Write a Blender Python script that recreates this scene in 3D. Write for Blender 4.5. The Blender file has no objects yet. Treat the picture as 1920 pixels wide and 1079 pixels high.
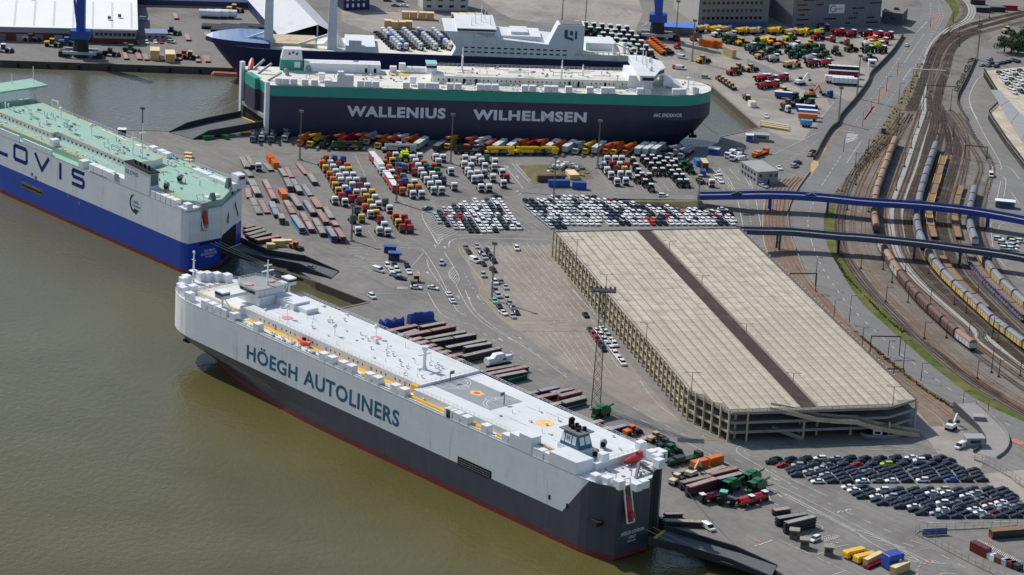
import bpy,bmesh,math,random
from mathutils import Vector,Matrix
from mathutils.geometry import tessellate_polygon
random.seed(7)
R=math.radians
scn=bpy.context.scene
COL=scn.collection

# ---------------------------------------------------------------- camera
F_PX,PITCH,ROLL,CAM_H=5678.46,0.311977,0.0557781,351.66
FW=Vector((0,math.cos(PITCH),-math.sin(PITCH)))
_r,_u=Vector((1,0,0)),Vector((1,0,0)).cross(FW)
CR=math.cos(ROLL)*_r+math.sin(ROLL)*_u
CU=-math.sin(ROLL)*_r+math.cos(ROLL)*_u
CC=Vector((0,0,CAM_H))
cd=bpy.data.cameras.new('camera');cam=bpy.data.objects.new('camera',cd);COL.objects.link(cam)
cam.matrix_world=Matrix(((CR.x,CU.x,-FW.x,CC.x),(CR.y,CU.y,-FW.y,CC.y),(CR.z,CU.z,-FW.z,CC.z),(0,0,0,1)))
cd.sensor_width=36.0;cd.lens=F_PX/1920*36.0;cd.clip_start=5;cd.clip_end=20000
scn.camera=cam

# ---------------------------------------------------------------- sky, sun, exposure
SUN_EL,SUN_AZ=R(46),math.atan2(0.64,-0.77)      # direction the light comes from
wd=bpy.data.worlds.new('World');scn.world=wd;wd.use_nodes=True
nt=wd.node_tree;bg=nt.nodes['Background']
sky=nt.nodes.new('ShaderNodeTexSky');sky.sky_type='NISHITA';sky.sun_disc=False
sky.sun_elevation=SUN_EL;sky.sun_rotation=R(90)-SUN_AZ
sky.air_density=1.0;sky.dust_density=1.0;sky.ozone_density=1.0
nt.links.new(sky.outputs[0],bg.inputs[0]);bg.inputs[1].default_value=0.115
sl=bpy.data.lights.new('sun','SUN');sl.energy=3.7;sl.angle=R(0.53);sl.color=(1.0,0.955,0.89)
so=bpy.data.objects.new('sun',sl);COL.objects.link(so)
sd=Vector((math.cos(SUN_EL)*math.cos(SUN_AZ),math.cos(SUN_EL)*math.sin(SUN_AZ),math.sin(SUN_EL)))
so.rotation_euler=sd.to_track_quat('Z','Y').to_euler();so.location=(0,900,600)
vs=scn.view_settings;vs.view_transform='Standard';vs.look='None';vs.exposure=0.0;vs.gamma=1.0;vs.use_curve_mapping=False

# ---------------------------------------------------------------- helpers: survey, meshes, things
GZ=3.0                                              # level of the quay above the water
ZN={'Z1': (0,0,4),'Z2': (480,0,4),'Z3': (960,0,4),'Z4': (1440,0,4),'Z5': (0,150,4),'Z6': (440,230,4),'Z7': (900,230,4),
      'Z8': (1380,230,3.55),'Y1': (300,470,4),'Y2': (640,440,4),'Y3': (1000,420,4),'Y4': (1440,480,4),'Y5': (700,680,4),
      'Y6': (960,800,4),'Y7': (1200,640,4),'Y8': (1440,809,4),'A1': (1520,0,4.795),'A2': (1520,200,4.795),
      'A3': (1520,400,4.795),'A4': (1520,600,4.795),'A5': (1620,740,6.383),'A6': (1300,300,5.994),'A7': (1200,850,4.795),
      'A8': (960,420,4.795),'B1': (310,490,5.994),'B2': (560,600,5.994),'B3': (1000,780,6.83),'B4': (1130,860,6.383),'B5': (0,150,7.99),'B6': (220,270,7.385),'B7': (320,380,5.994),'B8': (430,80,5.994),'P': (0,0,1)}
def px(zn,x,y):
    a,b,s=ZN[zn];return (a+x/s,b+y/s)
def at(x,y,z=GZ):                                   # survey: photo point -> place on the level z
    d=FW*F_PX+CR*(x-960)+CU*(539.5-y)
    return CC+d*((z-CAM_H)/d.z)
def zat(zn,x,y,z=GZ):
    p=px(zn,x,y);return at(p[0],p[1],z)
def topx(P):
    v=Vector(P)-CC;k=v.dot(FW);return (960+F_PX*v.dot(CR)/k,539.5-F_PX*v.dot(CU)/k)
def hgt(b,t,z=GZ):                                  # height of a pole from its foot and top in the photo
    B=at(b[0],b[1],z);d=topx(B+Vector((0,0,10)));return 10*(b[1]-t[1])/(b[1]-d[1])
def head(a,b): return math.atan2(b.y-a.y,b.x-a.x)

MATS={}
def srgb(c):
    return tuple((v/255/12.92 if v/255 <= 0.04045 else ((v/255+0.055)/1.055) ** 2.4) for v in c)
def mat(name,c,rough=0.6,var=0.12,scale=0.4,metal=0.0,spec=0.4,rnd=0.0,bump=0.0,dirt=None,dscale=0.08,dcut=(0.52,0.7),stretch=(1,1,1),lin=False):
    """procedural paint: base colour + two octaves of noise wear + optional dirt colour + per-object tint"""
    if name in MATS: return MATS[name]
    m=bpy.data.materials.new(name);m.use_nodes=True;n=m.node_tree.nodes;l=m.node_tree.links
    b=n['Principled BSDF'];b.inputs['Roughness'].default_value=rough;b.inputs['Metallic'].default_value=metal
    b.inputs['Specular IOR Level'].default_value=spec
    c=c if lin else srgb(c)
    tc=n.new('ShaderNodeTexCoord');mp=n.new('ShaderNodeMapping');mp.inputs['Scale'].default_value=stretch
    l.new(tc.outputs['Object'],mp.inputs[0])
    nz=n.new('ShaderNodeTexNoise');nz.inputs['Scale'].default_value=scale;nz.inputs['Detail'].default_value=6;nz.inputs['Roughness'].default_value=0.65
    l.new(mp.outputs[0],nz.inputs[0])
    mr=n.new('ShaderNodeMapRange');mr.inputs[1].default_value=0.3;mr.inputs[2].default_value=0.7
    mr.inputs[3].default_value=1-var;mr.inputs[4].default_value=1+var;l.new(nz.outputs[0],mr.inputs[0])
    mul=n.new('ShaderNodeVectorMath');mul.operation='SCALE';mul.inputs[0].default_value=c;l.new(mr.outputs[0],mul.inputs['Scale'])
    out=mul.outputs[0]
    if dirt is not None:
        nd=n.new('ShaderNodeTexNoise');nd.inputs['Scale'].default_value=dscale;nd.inputs['Detail'].default_value=7;nd.inputs['Roughness'].default_value=0.7
        l.new(mp.outputs[0],nd.inputs[0])
        rd=n.new('ShaderNodeMapRange');rd.inputs[1].default_value=dcut[0];rd.inputs[2].default_value=dcut[1];l.new(nd.outputs[0],rd.inputs[0])
        mx=n.new('ShaderNodeMix');mx.data_type='RGBA';l.new(rd.outputs[0],mx.inputs[0]);l.new(out,mx.inputs[6])
        mx.inputs[7].default_value=(*srgb(dirt),1);out=mx.outputs[2]
    if rnd:
        oi=n.new('ShaderNodeObjectInfo');r2=n.new('ShaderNodeMapRange');r2.inputs[3].default_value=1-rnd;r2.inputs[4].default_value=1+rnd
        l.new(oi.outputs['Random'],r2.inputs[0]);m2=n.new('ShaderNodeVectorMath');m2.operation='SCALE'
        l.new(out,m2.inputs[0]);l.new(r2.outputs[0],m2.inputs['Scale']);out=m2.outputs[0]
    l.new(out,b.inputs['Base Color'])
    if bump:
        bp=n.new('ShaderNodeBump');bp.inputs['Strength'].default_value=bump;bp.inputs['Distance'].default_value=0.1
        l.new(nz.outputs[0],bp.inputs['Height']);l.new(bp.outputs[0],b.inputs['Normal'])
    MATS[name]=m;return m
def pt(name,c,rough=0.35,**k):                    # shiny vehicle or ship paint
    return mat('paint_'+name,c,rough=rough,var=k.pop('var',0.06),scale=k.pop('scale',0.5),spec=0.5,**k)

class MB:
    def __init__(s): s.v,s.f,s.m=[],[],[]
    def add(s,vs,fs,mi=0):
        o=len(s.v);s.v += [tuple(v) for v in vs];s.f += [[i+o for i in f] for f in fs];s.m += [mi]*len(fs);return s
    def box(s,x0,x1,y0,y1,z0,z1,mi=0,ang=0,org=(0,0),tx=0,ty=0):
        """axis box; tx/ty pull the top in (taper); ang turns it about org"""
        vs=[(x0,y0,z0),(x1,y0,z0),(x1,y1,z0),(x0,y1,z0),(x0+tx,y0+ty,z1),(x1-tx,y0+ty,z1),(x1-tx,y1-ty,z1),(x0+tx,y1-ty,z1)]
        if ang:
            c,q=math.cos(ang),math.sin(ang)
            vs=[(org[0]+(x-org[0])*c-(y-org[1])*q,org[1]+(x-org[0])*q+(y-org[1])*c,z) for x,y,z in vs]
        return s.add(vs,[(3,2,1,0),(4,5,6,7),(0,1,5,4),(1,2,6,5),(2,3,7,6),(3,0,4,7)],mi)
    def cbox(s,cx,cy,cz,lx,ly,lz,mi=0,**k): return s.box(cx-lx/2,cx+lx/2,cy-ly/2,cy+ly/2,cz,cz+lz,mi,**k)
    def prism(s,poly,z0,z1,mi=0,top=None,cap=True,bottom=False):
        n=len(poly);a=sum(poly[i][0]*poly[(i+1) % n][1]-poly[(i+1) % n][0]*poly[i][1] for i in range(n))
        if a < 0: poly=poly[::-1]
        vs=[(p[0],p[1],z0) for p in poly]+[(p[0],p[1],z1) for p in poly]
        s.add(vs,[(i,(i+1) % n,n+(i+1) % n,n+i) for i in range(n)],mi)
        if cap:
            tri=tessellate_polygon([[Vector((p[0],p[1],0)) for p in poly]])
            t2=[]
            for t in tri:
                q=[poly[i] for i in t];ar=(q[1][0]-q[0][0])*(q[2][1]-q[0][1])-(q[2][0]-q[0][0])*(q[1][1]-q[0][1])
                t2.append(t if ar > 0 else t[::-1])
            s.add([(p[0],p[1],z1) for p in poly],t2,mi if top is None else top)
            if bottom: s.add([(p[0],p[1],z0) for p in poly],[t[::-1] for t in t2],mi)
        return s
    def side(s,prof,y0,y1,mi=0,ty=0):
        """profile in x,z drawn across y; ty narrows points above the lowest by ty per metre"""
        n=len(prof);zb=min(p[1] for p in prof)
        a=sum(prof[i][0]*prof[(i+1) % n][1]-prof[(i+1) % n][0]*prof[i][1] for i in range(n))
        if a < 0: prof=prof[::-1]
        vs=[(p[0],y0+ty*(p[1]-zb),p[1]) for p in prof]+[(p[0],y1-ty*(p[1]-zb),p[1]) for p in prof]
        s.add(vs,[((i+1) % n,i,n+i,n+(i+1) % n) for i in range(n)],mi)
        tri=tessellate_polygon([[Vector((p[0],p[1],0)) for p in prof]])
        for t in tri:
            q=[prof[i] for i in t];ar=(q[1][0]-q[0][0])*(q[2][1]-q[0][1])-(q[2][0]-q[0][0])*(q[1][1]-q[0][1])
            t=t if ar > 0 else t[::-1]
            s.add([vs[i] for i in t],[(0,1,2)],mi);s.add([vs[i+n] for i in t],[(2,1,0)],mi)
        return s
    def cyl(s,p,q,r,n=8,mi=0,r2=None,cap=True):
        p,q=Vector(p),Vector(q);d=(q-p).normalized();a=d.orthogonal().normalized();b=d.cross(a);r2=r if r2 is None else r2
        vs=[p+(a*math.cos(t)+b*math.sin(t))*r for t in [2*math.pi*i/n for i in range(n)]]+ \
             [q+(a*math.cos(t)+b*math.sin(t))*r2 for t in [2*math.pi*i/n for i in range(n)]]
        fs=[(i,(i+1) % n,n+(i+1) % n,n+i) for i in range(n)]
        if cap: fs += [tuple(range(n))[::-1],tuple(range(n,2*n))]
        return s.add(vs,fs,mi)
    def bar(s,p,q,w,mi=0): return s.cyl(p,q,w*0.7071,4,mi)
    def sphere(s,c,r,n=8,m=5,mi=0,sz=1.0,half=False):
        vs,fs=[],[]
        for j in range(m+1):
            t=math.pi*j/m*(0.5 if half else 1)
            for i in range(n): a=2*math.pi*i/n;vs.append((c[0]+r*math.sin(t)*math.cos(a),c[1]+r*math.sin(t)*math.sin(a),c[2]+r*sz*math.cos(t)))
        for j in range(m):
            for i in range(n): fs.append((j*n+i,(j+1)*n+i,(j+1)*n+(i+1) % n,j*n+(i+1) % n))
        return s.add(vs,fs,mi)
    def loft(s,rings,mi=0,closed=True,cap=False):
        n=len(rings[0]);vs=[p for r in rings for p in r];fs=[]
        for j in range(len(rings)-1):
            for i in range(n if closed else n-1): fs.append((j*n+i,j*n+(i+1) % n,(j+1)*n+(i+1) % n,(j+1)*n+i))
        if cap: fs += [tuple(range(n))[::-1],tuple(range((len(rings)-1)*n,len(rings)*n))]
        return s.add(vs,fs,mi)
    def ribbon(s,pts,w,z=None,mi=0):
        """flat strip along a ground polyline"""
        P=[Vector((p[0],p[1],0)) for p in pts];n=len(P);L,Rr=[],[]
        for i in range(n):
            d=(P[min(i+1,n-1)]-P[max(i-1,0)]).normalized();o=Vector((-d.y,d.x,0))*(w/2)
            zz=z if z is not None else pts[i][2]
            L.append((P[i].x+o.x,P[i].y+o.y,zz));Rr.append((P[i].x-o.x,P[i].y-o.y,zz))
        return s.add(L+Rr,[(n+i,n+i+1,i+1,i) for i in range(n-1)],mi)
    def wall(s,pts,w,z0,z1,mi=0):
        """upright band of thickness w along a polyline; z0/z1 numbers or functions of the index"""
        P=[Vector((p[0],p[1],0)) for p in pts];n=len(P);rings=[]
        for i in range(n):
            d=(P[min(i+1,n-1)]-P[max(i-1,0)]).normalized();o=Vector((-d.y,d.x,0))*(w/2)
            a=z0(i) if callable(z0) else z0;b=z1(i) if callable(z1) else z1
            rings.append([(P[i].x-o.x,P[i].y-o.y,a),(P[i].x-o.x,P[i].y-o.y,b),(P[i].x+o.x,P[i].y+o.y,b),(P[i].x+o.x,P[i].y+o.y,a)])
        return s.loft(rings[::-1],mi,True,True)
    def mesh(s,name,mats):
        me=bpy.data.meshes.new(name);me.from_pydata(s.v,[],s.f)
        for m in (mats if isinstance(mats,(list,tuple)) else [mats]): me.materials.append(m)
        if max(s.m,default=0): me.polygons.foreach_set('material_index',s.m)
        me.update();return me
    def build(s,name,mats,parent=None,**k): return link(name,s.mesh(name,mats),parent,**k)

def link(name,data,parent=None,loc=(0,0,0),rz=0,label=None,cat=None,group=None,kind=None,mats=None):
    o=bpy.data.objects.new(name,data);COL.objects.link(o);o.parent=parent;o.location=loc
    if rz: o.rotation_euler=(0,0,rz)
    if label: o['label']=label
    if cat: o['category']=cat
    if group: o['group']=group
    if kind: o['kind']=kind
    if mats:
        for i,m in enumerate(mats):
            if m is not None: o.material_slots[i].link='OBJECT';o.material_slots[i].material=m
    return o
def thing(name,label,cat,loc=(0,0,0),rz=0,group=None): return link(name,None,None,loc,rz,label,cat,group)

def spline(P,n=8):
    """Catmull-Rom through points"""
    P=[Vector(p) for p in P];out=[]
    for i in range(len(P)-1):
        a,b,c,d=P[max(i-1,0)],P[i],P[i+1],P[min(i+2,len(P)-1)]
        for k in range(n):
            t=k/n;out.append(0.5*((2*b)+(c-a)*t+(2*a-5*b+4*c-d)*t*t+(3*b-a-3*c+d)*t ** 3))
    out.append(P[-1]);return out
def resample(P,step):
    out=[P[0].copy()];acc=0
    for a,b in zip(P,P[1:]):
        L=(b-a).length
        while acc+L >= step and L > 1e-9:
            a=a+(b-a)*((step-acc)/L);out.append(a.copy());L=(b-a).length;acc=0
        acc += L
    return out
def text_mesh(txt,w,h,mt,weight=0.0,space=1.0,depth=0.0):
    """lettering w metres wide, h metres high, origin at lower left, lying in x-y"""
    cu=bpy.data.curves.new('lettering','FONT');cu.body=txt;cu.offset=weight;cu.space_character=space;cu.resolution_u=3
    o=bpy.data.objects.new('lettering',cu);COL.objects.link(o);bpy.context.view_layer.update()
    dg=bpy.context.evaluated_depsgraph_get();me=bpy.data.meshes.new_from_object(o.evaluated_get(dg))
    bpy.data.objects.remove(o)
    xs=[v.co.x for v in me.vertices];ys=[v.co.y for v in me.vertices]
    sx,sy=w/(max(xs)-min(xs)),h/(max(ys)-min(ys));x0,y0=min(xs),min(ys)
    for v in me.vertices: v.co=((v.co.x-x0)*sx,(v.co.y-y0)*sy,0)
    me.materials.clear();me.materials.append(mt);return me
def strokes(n,w,h,mt):
    """a line of small lettering too fine to read in the photo: n upright strokes"""
    q=MB();rr=random.Random(n)
    for i in range(n):
        x=w*i/n;k=w/n*rr.uniform(0.3,0.7);q.add([(x,0,0),(x+k,0,0),(x+k,h*rr.uniform(0.75,1),0),(x,h,0)],[(0,1,2,3)])
    return q.mesh('lettering',mt)
ORD=['first','second','third','fourth','fifth','sixth','seventh','eighth','ninth','tenth','eleventh','twelfth','thirteenth','fourteenth','fifteenth',
       'sixteenth','seventeenth','eighteenth','nineteenth','twentieth','21st','22nd','23rd','24th','25th','26th','27th','28th','29th','30th','31st','32nd','33rd','34th','35th','36th','37th','38th','39th','40th']+['%d%s' % (i,{1: 'st',2: 'nd',3: 'rd'}.get(i % 10,'th')) for i in range(41,70)]
# ================================================================ SETTING
class Frame:                                          # a ship's own axes: x from stern to bow, y to port, z up from the water
    def __init__(s,O,h): s.O=Vector((O[0],O[1],0));s.h=Vector((h[0],h[1],0)).normalized();s.l=Vector((-s.h.y,s.h.x,0));s.rz=math.atan2(s.h.y,s.h.x)
    def w(s,x,y,z=0): p=s.O+s.h*x+s.l*y;p.z=z;return p
    def s(s,zn,x,y,z): d=zat(zn,x,y,z)-s.O;return (d.x*s.h.x+d.y*s.h.y,d.x*s.l.x+d.y*s.l.y)
def ship_frame(a,b,z,side,beam,aft):
    """a (aft) -> b (fwd): two photo points on the visible deck edge at height z; side +1 port edge, -1 starboard; aft = metres of hull abaft a"""
    A,B=at(a[0],a[1],z),at(b[0],b[1],z);h=(B-A);h.z=0;h.normalize();l=Vector((-h.y,h.x,0))
    return Frame(A-h*aft-l*side*beam/2,h)
FH=ship_frame((1093,897),(450,610),23.6,1,32.3,11.5)
FG=ship_frame((350,388),(0,243),26.6,1,37.6,0.5)
FWA=ship_frame((505,160),(1260,180),25.5,-1,33.5,1.5)

g_asph=mat('yard_asphalt',(129,126,121),0.92,0.10,0.35,spec=0.2,dirt=(106,103,99),dscale=0.035,dcut=(0.50,0.72),bump=0.15)
g_road=mat('road_asphalt',(124,123,121),0.92,0.08,0.5,spec=0.2,dirt=(132,130,127),dscale=0.05,dcut=(0.52,0.75))
g_lot=mat('lot_paving',(148,139,130),0.92,0.10,0.45,spec=0.2,dirt=(130,122,114),dscale=0.06,dcut=(0.48,0.7))
g_rust=mat('rust_ballast',(134,119,106),0.95,0.22,0.5,spec=0.1,dirt=(118,108,99),dscale=0.07,dcut=(0.45,0.62))
g_yard=mat('rail_ballast',(126,121,115),0.95,0.14,0.6,spec=0.1,dirt=(100,91,83),dscale=0.05,dcut=(0.46,0.66))
g_light=mat('pale_gravel',(165,163,158),0.95,0.12,0.5,spec=0.1)
g_dark=mat('oily_bed',(72,62,55),0.95,0.25,0.45,spec=0.1,dirt=(112,100,90),dscale=0.12,dcut=(0.5,0.7))
g_bed=mat('track_bed',(112,102,93),0.95,0.2,0.5,spec=0.1,dirt=(92,80,70),dscale=0.09,dcut=(0.48,0.66))
g_grass=mat('grass',(82,94,46),0.95,0.3,0.35,spec=0.1,dirt=(118,110,72),dscale=0.09,dcut=(0.46,0.66),bump=0.4)
g_verge=mat('dry_verge',(112,106,78),0.95,0.3,0.25,spec=0.1,dirt=(132,120,102),dscale=0.08,dcut=(0.45,0.65))
g_earth=mat('pale_concrete',(158,151,142),0.95,0.09,0.2,spec=0.2,dirt=(126,121,115),dscale=0.03,dcut=(0.47,0.7))
g_brick=mat('red_paving',(152,122,108),0.9,0.15,0.8,spec=0.2,dirt=(134,120,112),dscale=0.12)
m_line=mat('road_paint',(200,199,194),0.8,0.16,1.2,spec=0.2,dirt=(150,147,142),dscale=0.5,dcut=(0.5,0.66))
m_faint=mat('worn_road_paint',(190,186,178),0.85,0.15,1.0,spec=0.2,dirt=(133,128,122),dscale=0.4,dcut=(0.46,0.62))
m_redline=mat('red_road_paint',(190,120,108),0.8,0.15,1.2,spec=0.2)
m_ylwline=mat('yellow_road_paint',(184,160,112),0.8,0.15,1.2,spec=0.2)
m_quay=mat('quay_concrete',(92,86,78),0.9,0.25,0.3,spec=0.2,dirt=(52,47,42),dscale=0.15)
m_rail=mat('rusty_rail',(74,60,50),0.5,0.15,0.8,metal=0.3)
m_railr=mat('orange_rust_rail',(134,98,68),0.7,0.15,0.8)
m_steel=mat('dark_steel',(64,62,60),0.6,0.15,0.8,metal=0.2)
m_galv=mat('galvanised_steel',(124,122,118),0.55,0.1,0.8,metal=0.3)

# ---- water: one sheet to the horizon with small wind ripples
def water_mat():
    m=bpy.data.materials.new('harbour_water');m.use_nodes=True;n=m.node_tree.nodes;l=m.node_tree.links;b=n['Principled BSDF']
    b.inputs['Roughness'].default_value=0.16;b.inputs['IOR'].default_value=1.33;b.inputs['Specular IOR Level'].default_value=0.5
    tc=n.new('ShaderNodeTexCoord')
    nz=n.new('ShaderNodeTexNoise');nz.inputs['Scale'].default_value=0.009;nz.inputs['Detail'].default_value=8;nz.inputs['Distortion'].default_value=1.5;l.new(tc.outputs['Object'],nz.inputs[0])
    cr=n.new('ShaderNodeValToRGB');cr.color_ramp.elements[0].position=0.3;cr.color_ramp.elements[1].position=0.72
    cr.color_ramp.elements[0].color=(*srgb((82,76,35)),1);cr.color_ramp.elements[1].color=(*srgb((97,91,53)),1)
    l.new(nz.outputs[0],cr.inputs[0])
    sx=n.new('ShaderNodeSeparateXYZ');l.new(tc.outputs['Object'],sx.inputs[0]);mr=n.new('ShaderNodeMapRange');mr.interpolation_type='SMOOTHSTEP'
    mr.inputs[1].default_value=840;mr.inputs[2].default_value=1290;l.new(sx.outputs['Y'],mr.inputs[0])   # greyer towards the inner basin: sky reflection painted in, along with silt tone
    mx=n.new('ShaderNodeMix');mx.data_type='RGBA';l.new(mr.outputs[0],mx.inputs[0]);l.new(cr.outputs[0],mx.inputs[6]);mx.inputs[7].default_value=(*srgb((94,92,78)),1)
    l.new(mx.outputs[2],b.inputs['Base Color'])
    h=None
    for sc,st,stretch in ((0.5,0.8,(1,0.7,1)),(1.5,0.4,(1,0.6,1)),(0.04,1.2,(1,1,1))):
        mp=n.new('ShaderNodeMapping');mp.inputs['Scale'].default_value=stretch;mp.inputs['Rotation'].default_value=(0,0,R(25));l.new(tc.outputs['Object'],mp.inputs[0])
        w=n.new('ShaderNodeTexNoise');w.inputs['Scale'].default_value=sc;w.inputs['Detail'].default_value=3;l.new(mp.outputs[0],w.inputs[0])
        k=n.new('ShaderNodeMath');k.operation='MULTIPLY';k.inputs[1].default_value=st;l.new(w.outputs[0],k.inputs[0])
        if h is None: h=k.outputs[0]
        else:
            a=n.new('ShaderNodeMath');l.new(h,a.inputs[0]);l.new(k.outputs[0],a.inputs[1]);h=a.outputs[0]
    bp=n.new('ShaderNodeBump');bp.inputs['Strength'].default_value=0.6;bp.inputs['Distance'].default_value=0.45
    l.new(h,bp.inputs['Height']);l.new(bp.outputs[0],b.inputs['Normal']);return m
MB().add([(-6000,300,0),(6000,300,0),(6000,9000,0),(-6000,9000,0)],[(0,1,2,3)]).build('water',water_mat(),kind='structure')

def add_wear(m,streak=None,ang=0.0,patch=None,plates=None,run=None,world=False):
    """extra wear on a paint: tyre streaks along ang, repair patches, hull plate seams, rust runs"""
    n=m.node_tree.nodes;l=m.node_tree.links;b=n['Principled BSDF'];src=b.inputs['Base Color'].links[0].from_socket;tc=n.new('ShaderNodeTexCoord');OC=n.new('ShaderNodeNewGeometry').outputs['Position'] if world else tc.outputs['Object']
    def fac(node_out,lo,hi,a,c):
        r=n.new('ShaderNodeMapRange');r.inputs[1].default_value=lo;r.inputs[2].default_value=hi;r.inputs[3].default_value=a;r.inputs[4].default_value=c;l.new(node_out,r.inputs[0]);return r.outputs[0]
    def mul(f):
        nonlocal src
        k=n.new('ShaderNodeVectorMath');k.operation='SCALE';l.new(src,k.inputs[0]);l.new(f,k.inputs['Scale']);src=k.outputs[0]
    def mp_(sc,rz=0):
        a=n.new('ShaderNodeMapping');a.inputs['Rotation'].default_value=(0,0,rz);a.inputs['Scale'].default_value=sc;l.new(tc.outputs['Object'],a.inputs[0]);return a.outputs[0]
    if streak:
        z=n.new('ShaderNodeTexNoise');z.inputs['Scale'].default_value=1;z.inputs['Detail'].default_value=4;a=n.new('ShaderNodeMapping');a.vector_type='TEXTURE';a.inputs['Rotation'].default_value=(0,0,ang);a.inputs['Scale'].default_value=(45,1.6,1);l.new(OC,a.inputs[0]);l.new(a.outputs[0],z.inputs[0]);mul(fac(z.outputs[0],0.42,0.68,1.0+streak*0.4,1.0-streak))
    if patch:
        v=n.new('ShaderNodeTexVoronoi');v.distance='CHEBYCHEV';v.inputs['Scale'].default_value=0.045;l.new(mp_((1,0.8,1),R(22)),v.inputs[0]);sx=n.new('ShaderNodeSeparateXYZ');l.new(v.outputs['Color'],sx.inputs[0]);mul(fac(sx.outputs[0],0,1,1-patch,1+patch))
    if plates:
        k=n.new('ShaderNodeTexBrick');k.inputs['Scale'].default_value=1;k.inputs['Brick Width'].default_value=9;k.inputs['Row Height'].default_value=2.6;k.inputs['Mortar Size'].default_value=0.09;k.inputs['Color1'].default_value=(1,1,1,1);k.inputs['Color2'].default_value=(1-plates*0.5,)*3+(1,);k.inputs['Mortar'].default_value=(1-plates,)*3+(1,)
        a=n.new('ShaderNodeMapping');a.inputs['Rotation'].default_value=(R(-90),0,0);l.new(tc.outputs['Object'],a.inputs[0]);l.new(a.outputs[0],k.inputs[0]);x=n.new('ShaderNodeVectorMath');x.operation='MULTIPLY';l.new(src,x.inputs[0]);l.new(k.outputs[0],x.inputs[1]);src=x.outputs[0]
    if run:
        z=n.new('ShaderNodeTexNoise');z.inputs['Scale'].default_value=1;z.inputs['Detail'].default_value=5;l.new(mp_((0.55,0.55,0.045)),z.inputs[0]);x=n.new('ShaderNodeMix');x.data_type='RGBA';l.new(fac(z.outputs[0],0.6,0.82,0,run[1]),x.inputs[0]);l.new(src,x.inputs[6]);x.inputs[7].default_value=(*srgb(run[0]),1);src=x.outputs[2]
    l.new(src,b.inputs['Base Color'])
add_wear(g_asph,0.10,R(-52),0.07);add_wear(g_road,0.09,R(-50),0.04);add_wear(g_lot,0.08,R(-55),0.06);add_wear(g_earth,0.05,R(-30),0.07);add_wear(g_yard,0.08,R(-70),0.05)
add_wear(m_quay,run=((48,42,36),0.8))
# ---- land: quay plateau with its walls
def pl(*pts): return [at(x,y) for x,y in pts]
wq0,wq1=FWA.w(-12,-18.6),FWA.w(196,-18.6)        # quay edge along the green-banded ship
gq=lambda x: FG.w(x,-20.6)                          # quay edge along the blue-and-white ship (its starboard side)
hq=lambda x: FH.w(x,-17.6)                          # quay edge along the white ship
qa,qb=at(0,114),at(1330,159);qd=(qb-qa).normalized()
land=[qa-qd*4000,qa,qb,at(1423,240),at(1352,256),at(1346,268),wq1,wq0,at(440,254),at(330,246),at(202,243),gq(70),gq(0),at(592,529),at(690,567),at(622,582),
        hq(178),hq(6),at(1272,1002),at(1345,1034),at(1432,1056),at(1520,1110),at(1700,1200),Vector((330,500,0)),Vector((5000,500,0)),Vector((5000,8500,0)),Vector((-5000,8500,0))]
land=[(p.x,p.y) for p in land]
MB().prism(land,-6,GZ,0,top=1).build('yard_ground',[m_quay,g_asph],kind='structure')
cope=MB();m_cope=mat('coping_stone',(128,121,110),0.9,0.15,0.6)
for a,b in ((1,2),(2,3),(3,4),(8,9),(9,10),(13,14),(14,15),(18,19),(19,20),(20,21)):
    d=Vector(land[b])-Vector(land[a]);nn=Vector((-d.y,d.x)).normalized()*-0.55
    cope.wall([Vector((*land[a],0))-Vector((nn.x,nn.y,0)),Vector((*land[b],0))-Vector((nn.x,nn.y,0))],0.9,GZ-0.4,GZ+0.22)
cope.build('quay_coping',m_cope,kind='structure')
fend=MB()
for i in range(28):
    p=qa+qd*(i*14.2-20);fend.cyl((p.x,p.y-0.4,0.2),(p.x,p.y-0.4,2.6),0.55,8)
fend.build('quay_fenders',mat('fender_rubber',(40,38,36),0.8,0.1,1),kind='structure')

def patch(name,pts,m,z,sm=0,parent=None):
    P=[at(*p) for p in pts];mb=MB();poly=[(p.x,p.y) for p in P]
    n=len(poly);tri=tessellate_polygon([[Vector((p[0],p[1],0)) for p in poly]]);t2=[]
    for t in tri:
        q=[poly[i] for i in t];ar=(q[1][0]-q[0][0])*(q[2][1]-q[0][1])-(q[2][0]-q[0][0])*(q[1][1]-q[0][1]);t2.append(t if ar > 0 else t[::-1])
    mb.add([(p[0],p[1],z) for p in poly],t2);return mb.build(name,m,parent,kind=None if parent else 'structure')
def sp(zn,*pts): return [px(zn,x,y) for x,y in pts]
def smooth(pts,n=5): return [(v.x,v.y) for v in spline([(x,y,0) for x,y in pts],n)]

road_r=sp('P',(1755,-20))+sp('A1',(1150,0),(1240,80),(1250,150),(1180,270),(1060,440),(900,720),(700,1000))+sp('A2',(540,330),(400,530),(215,780))+sp('A6',(1500,520),(1465,700))+ \
    sp('A3',(140,260),(215,420),(340,640),(480,830))+sp('A4',(620,0),(900,250),(1150,460),(1500,720),(1918,920),(2200,1080))
road_l=sp('P',(1722,-20))+sp('A1',(985,0),(1000,130),(850,330),(700,560),(610,740),(390,1010))+sp('A2',(330,190),(150,430),(50,570))+sp('A6',(1250,330),(1160,480),(1120,700),(1150,880))+ \
    sp('A3',(40,600),(260,870),(470,1070))+sp('A4',(640,270),(1000,560),(1500,880),(1918,1150),(2200,1330))
grass_r=sp('P',(1576,362))+sp('A3',(215,0),(235,240),(310,400),(480,660),(700,900))+sp('A4',(760,0),(940,170),(1200,400),(1500,600),(1918,860),(2200,1010))
yard_right=sp('P',(1960,590))+sp('A3',(1918,800),(1700,560),(1560,400),(1520,60))+sp('A2',(1530,860),(1590,600),(1570,460),(1440,220),(1340,0))+sp('A1',(1320,880),(1400,700),(1480,540))
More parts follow.
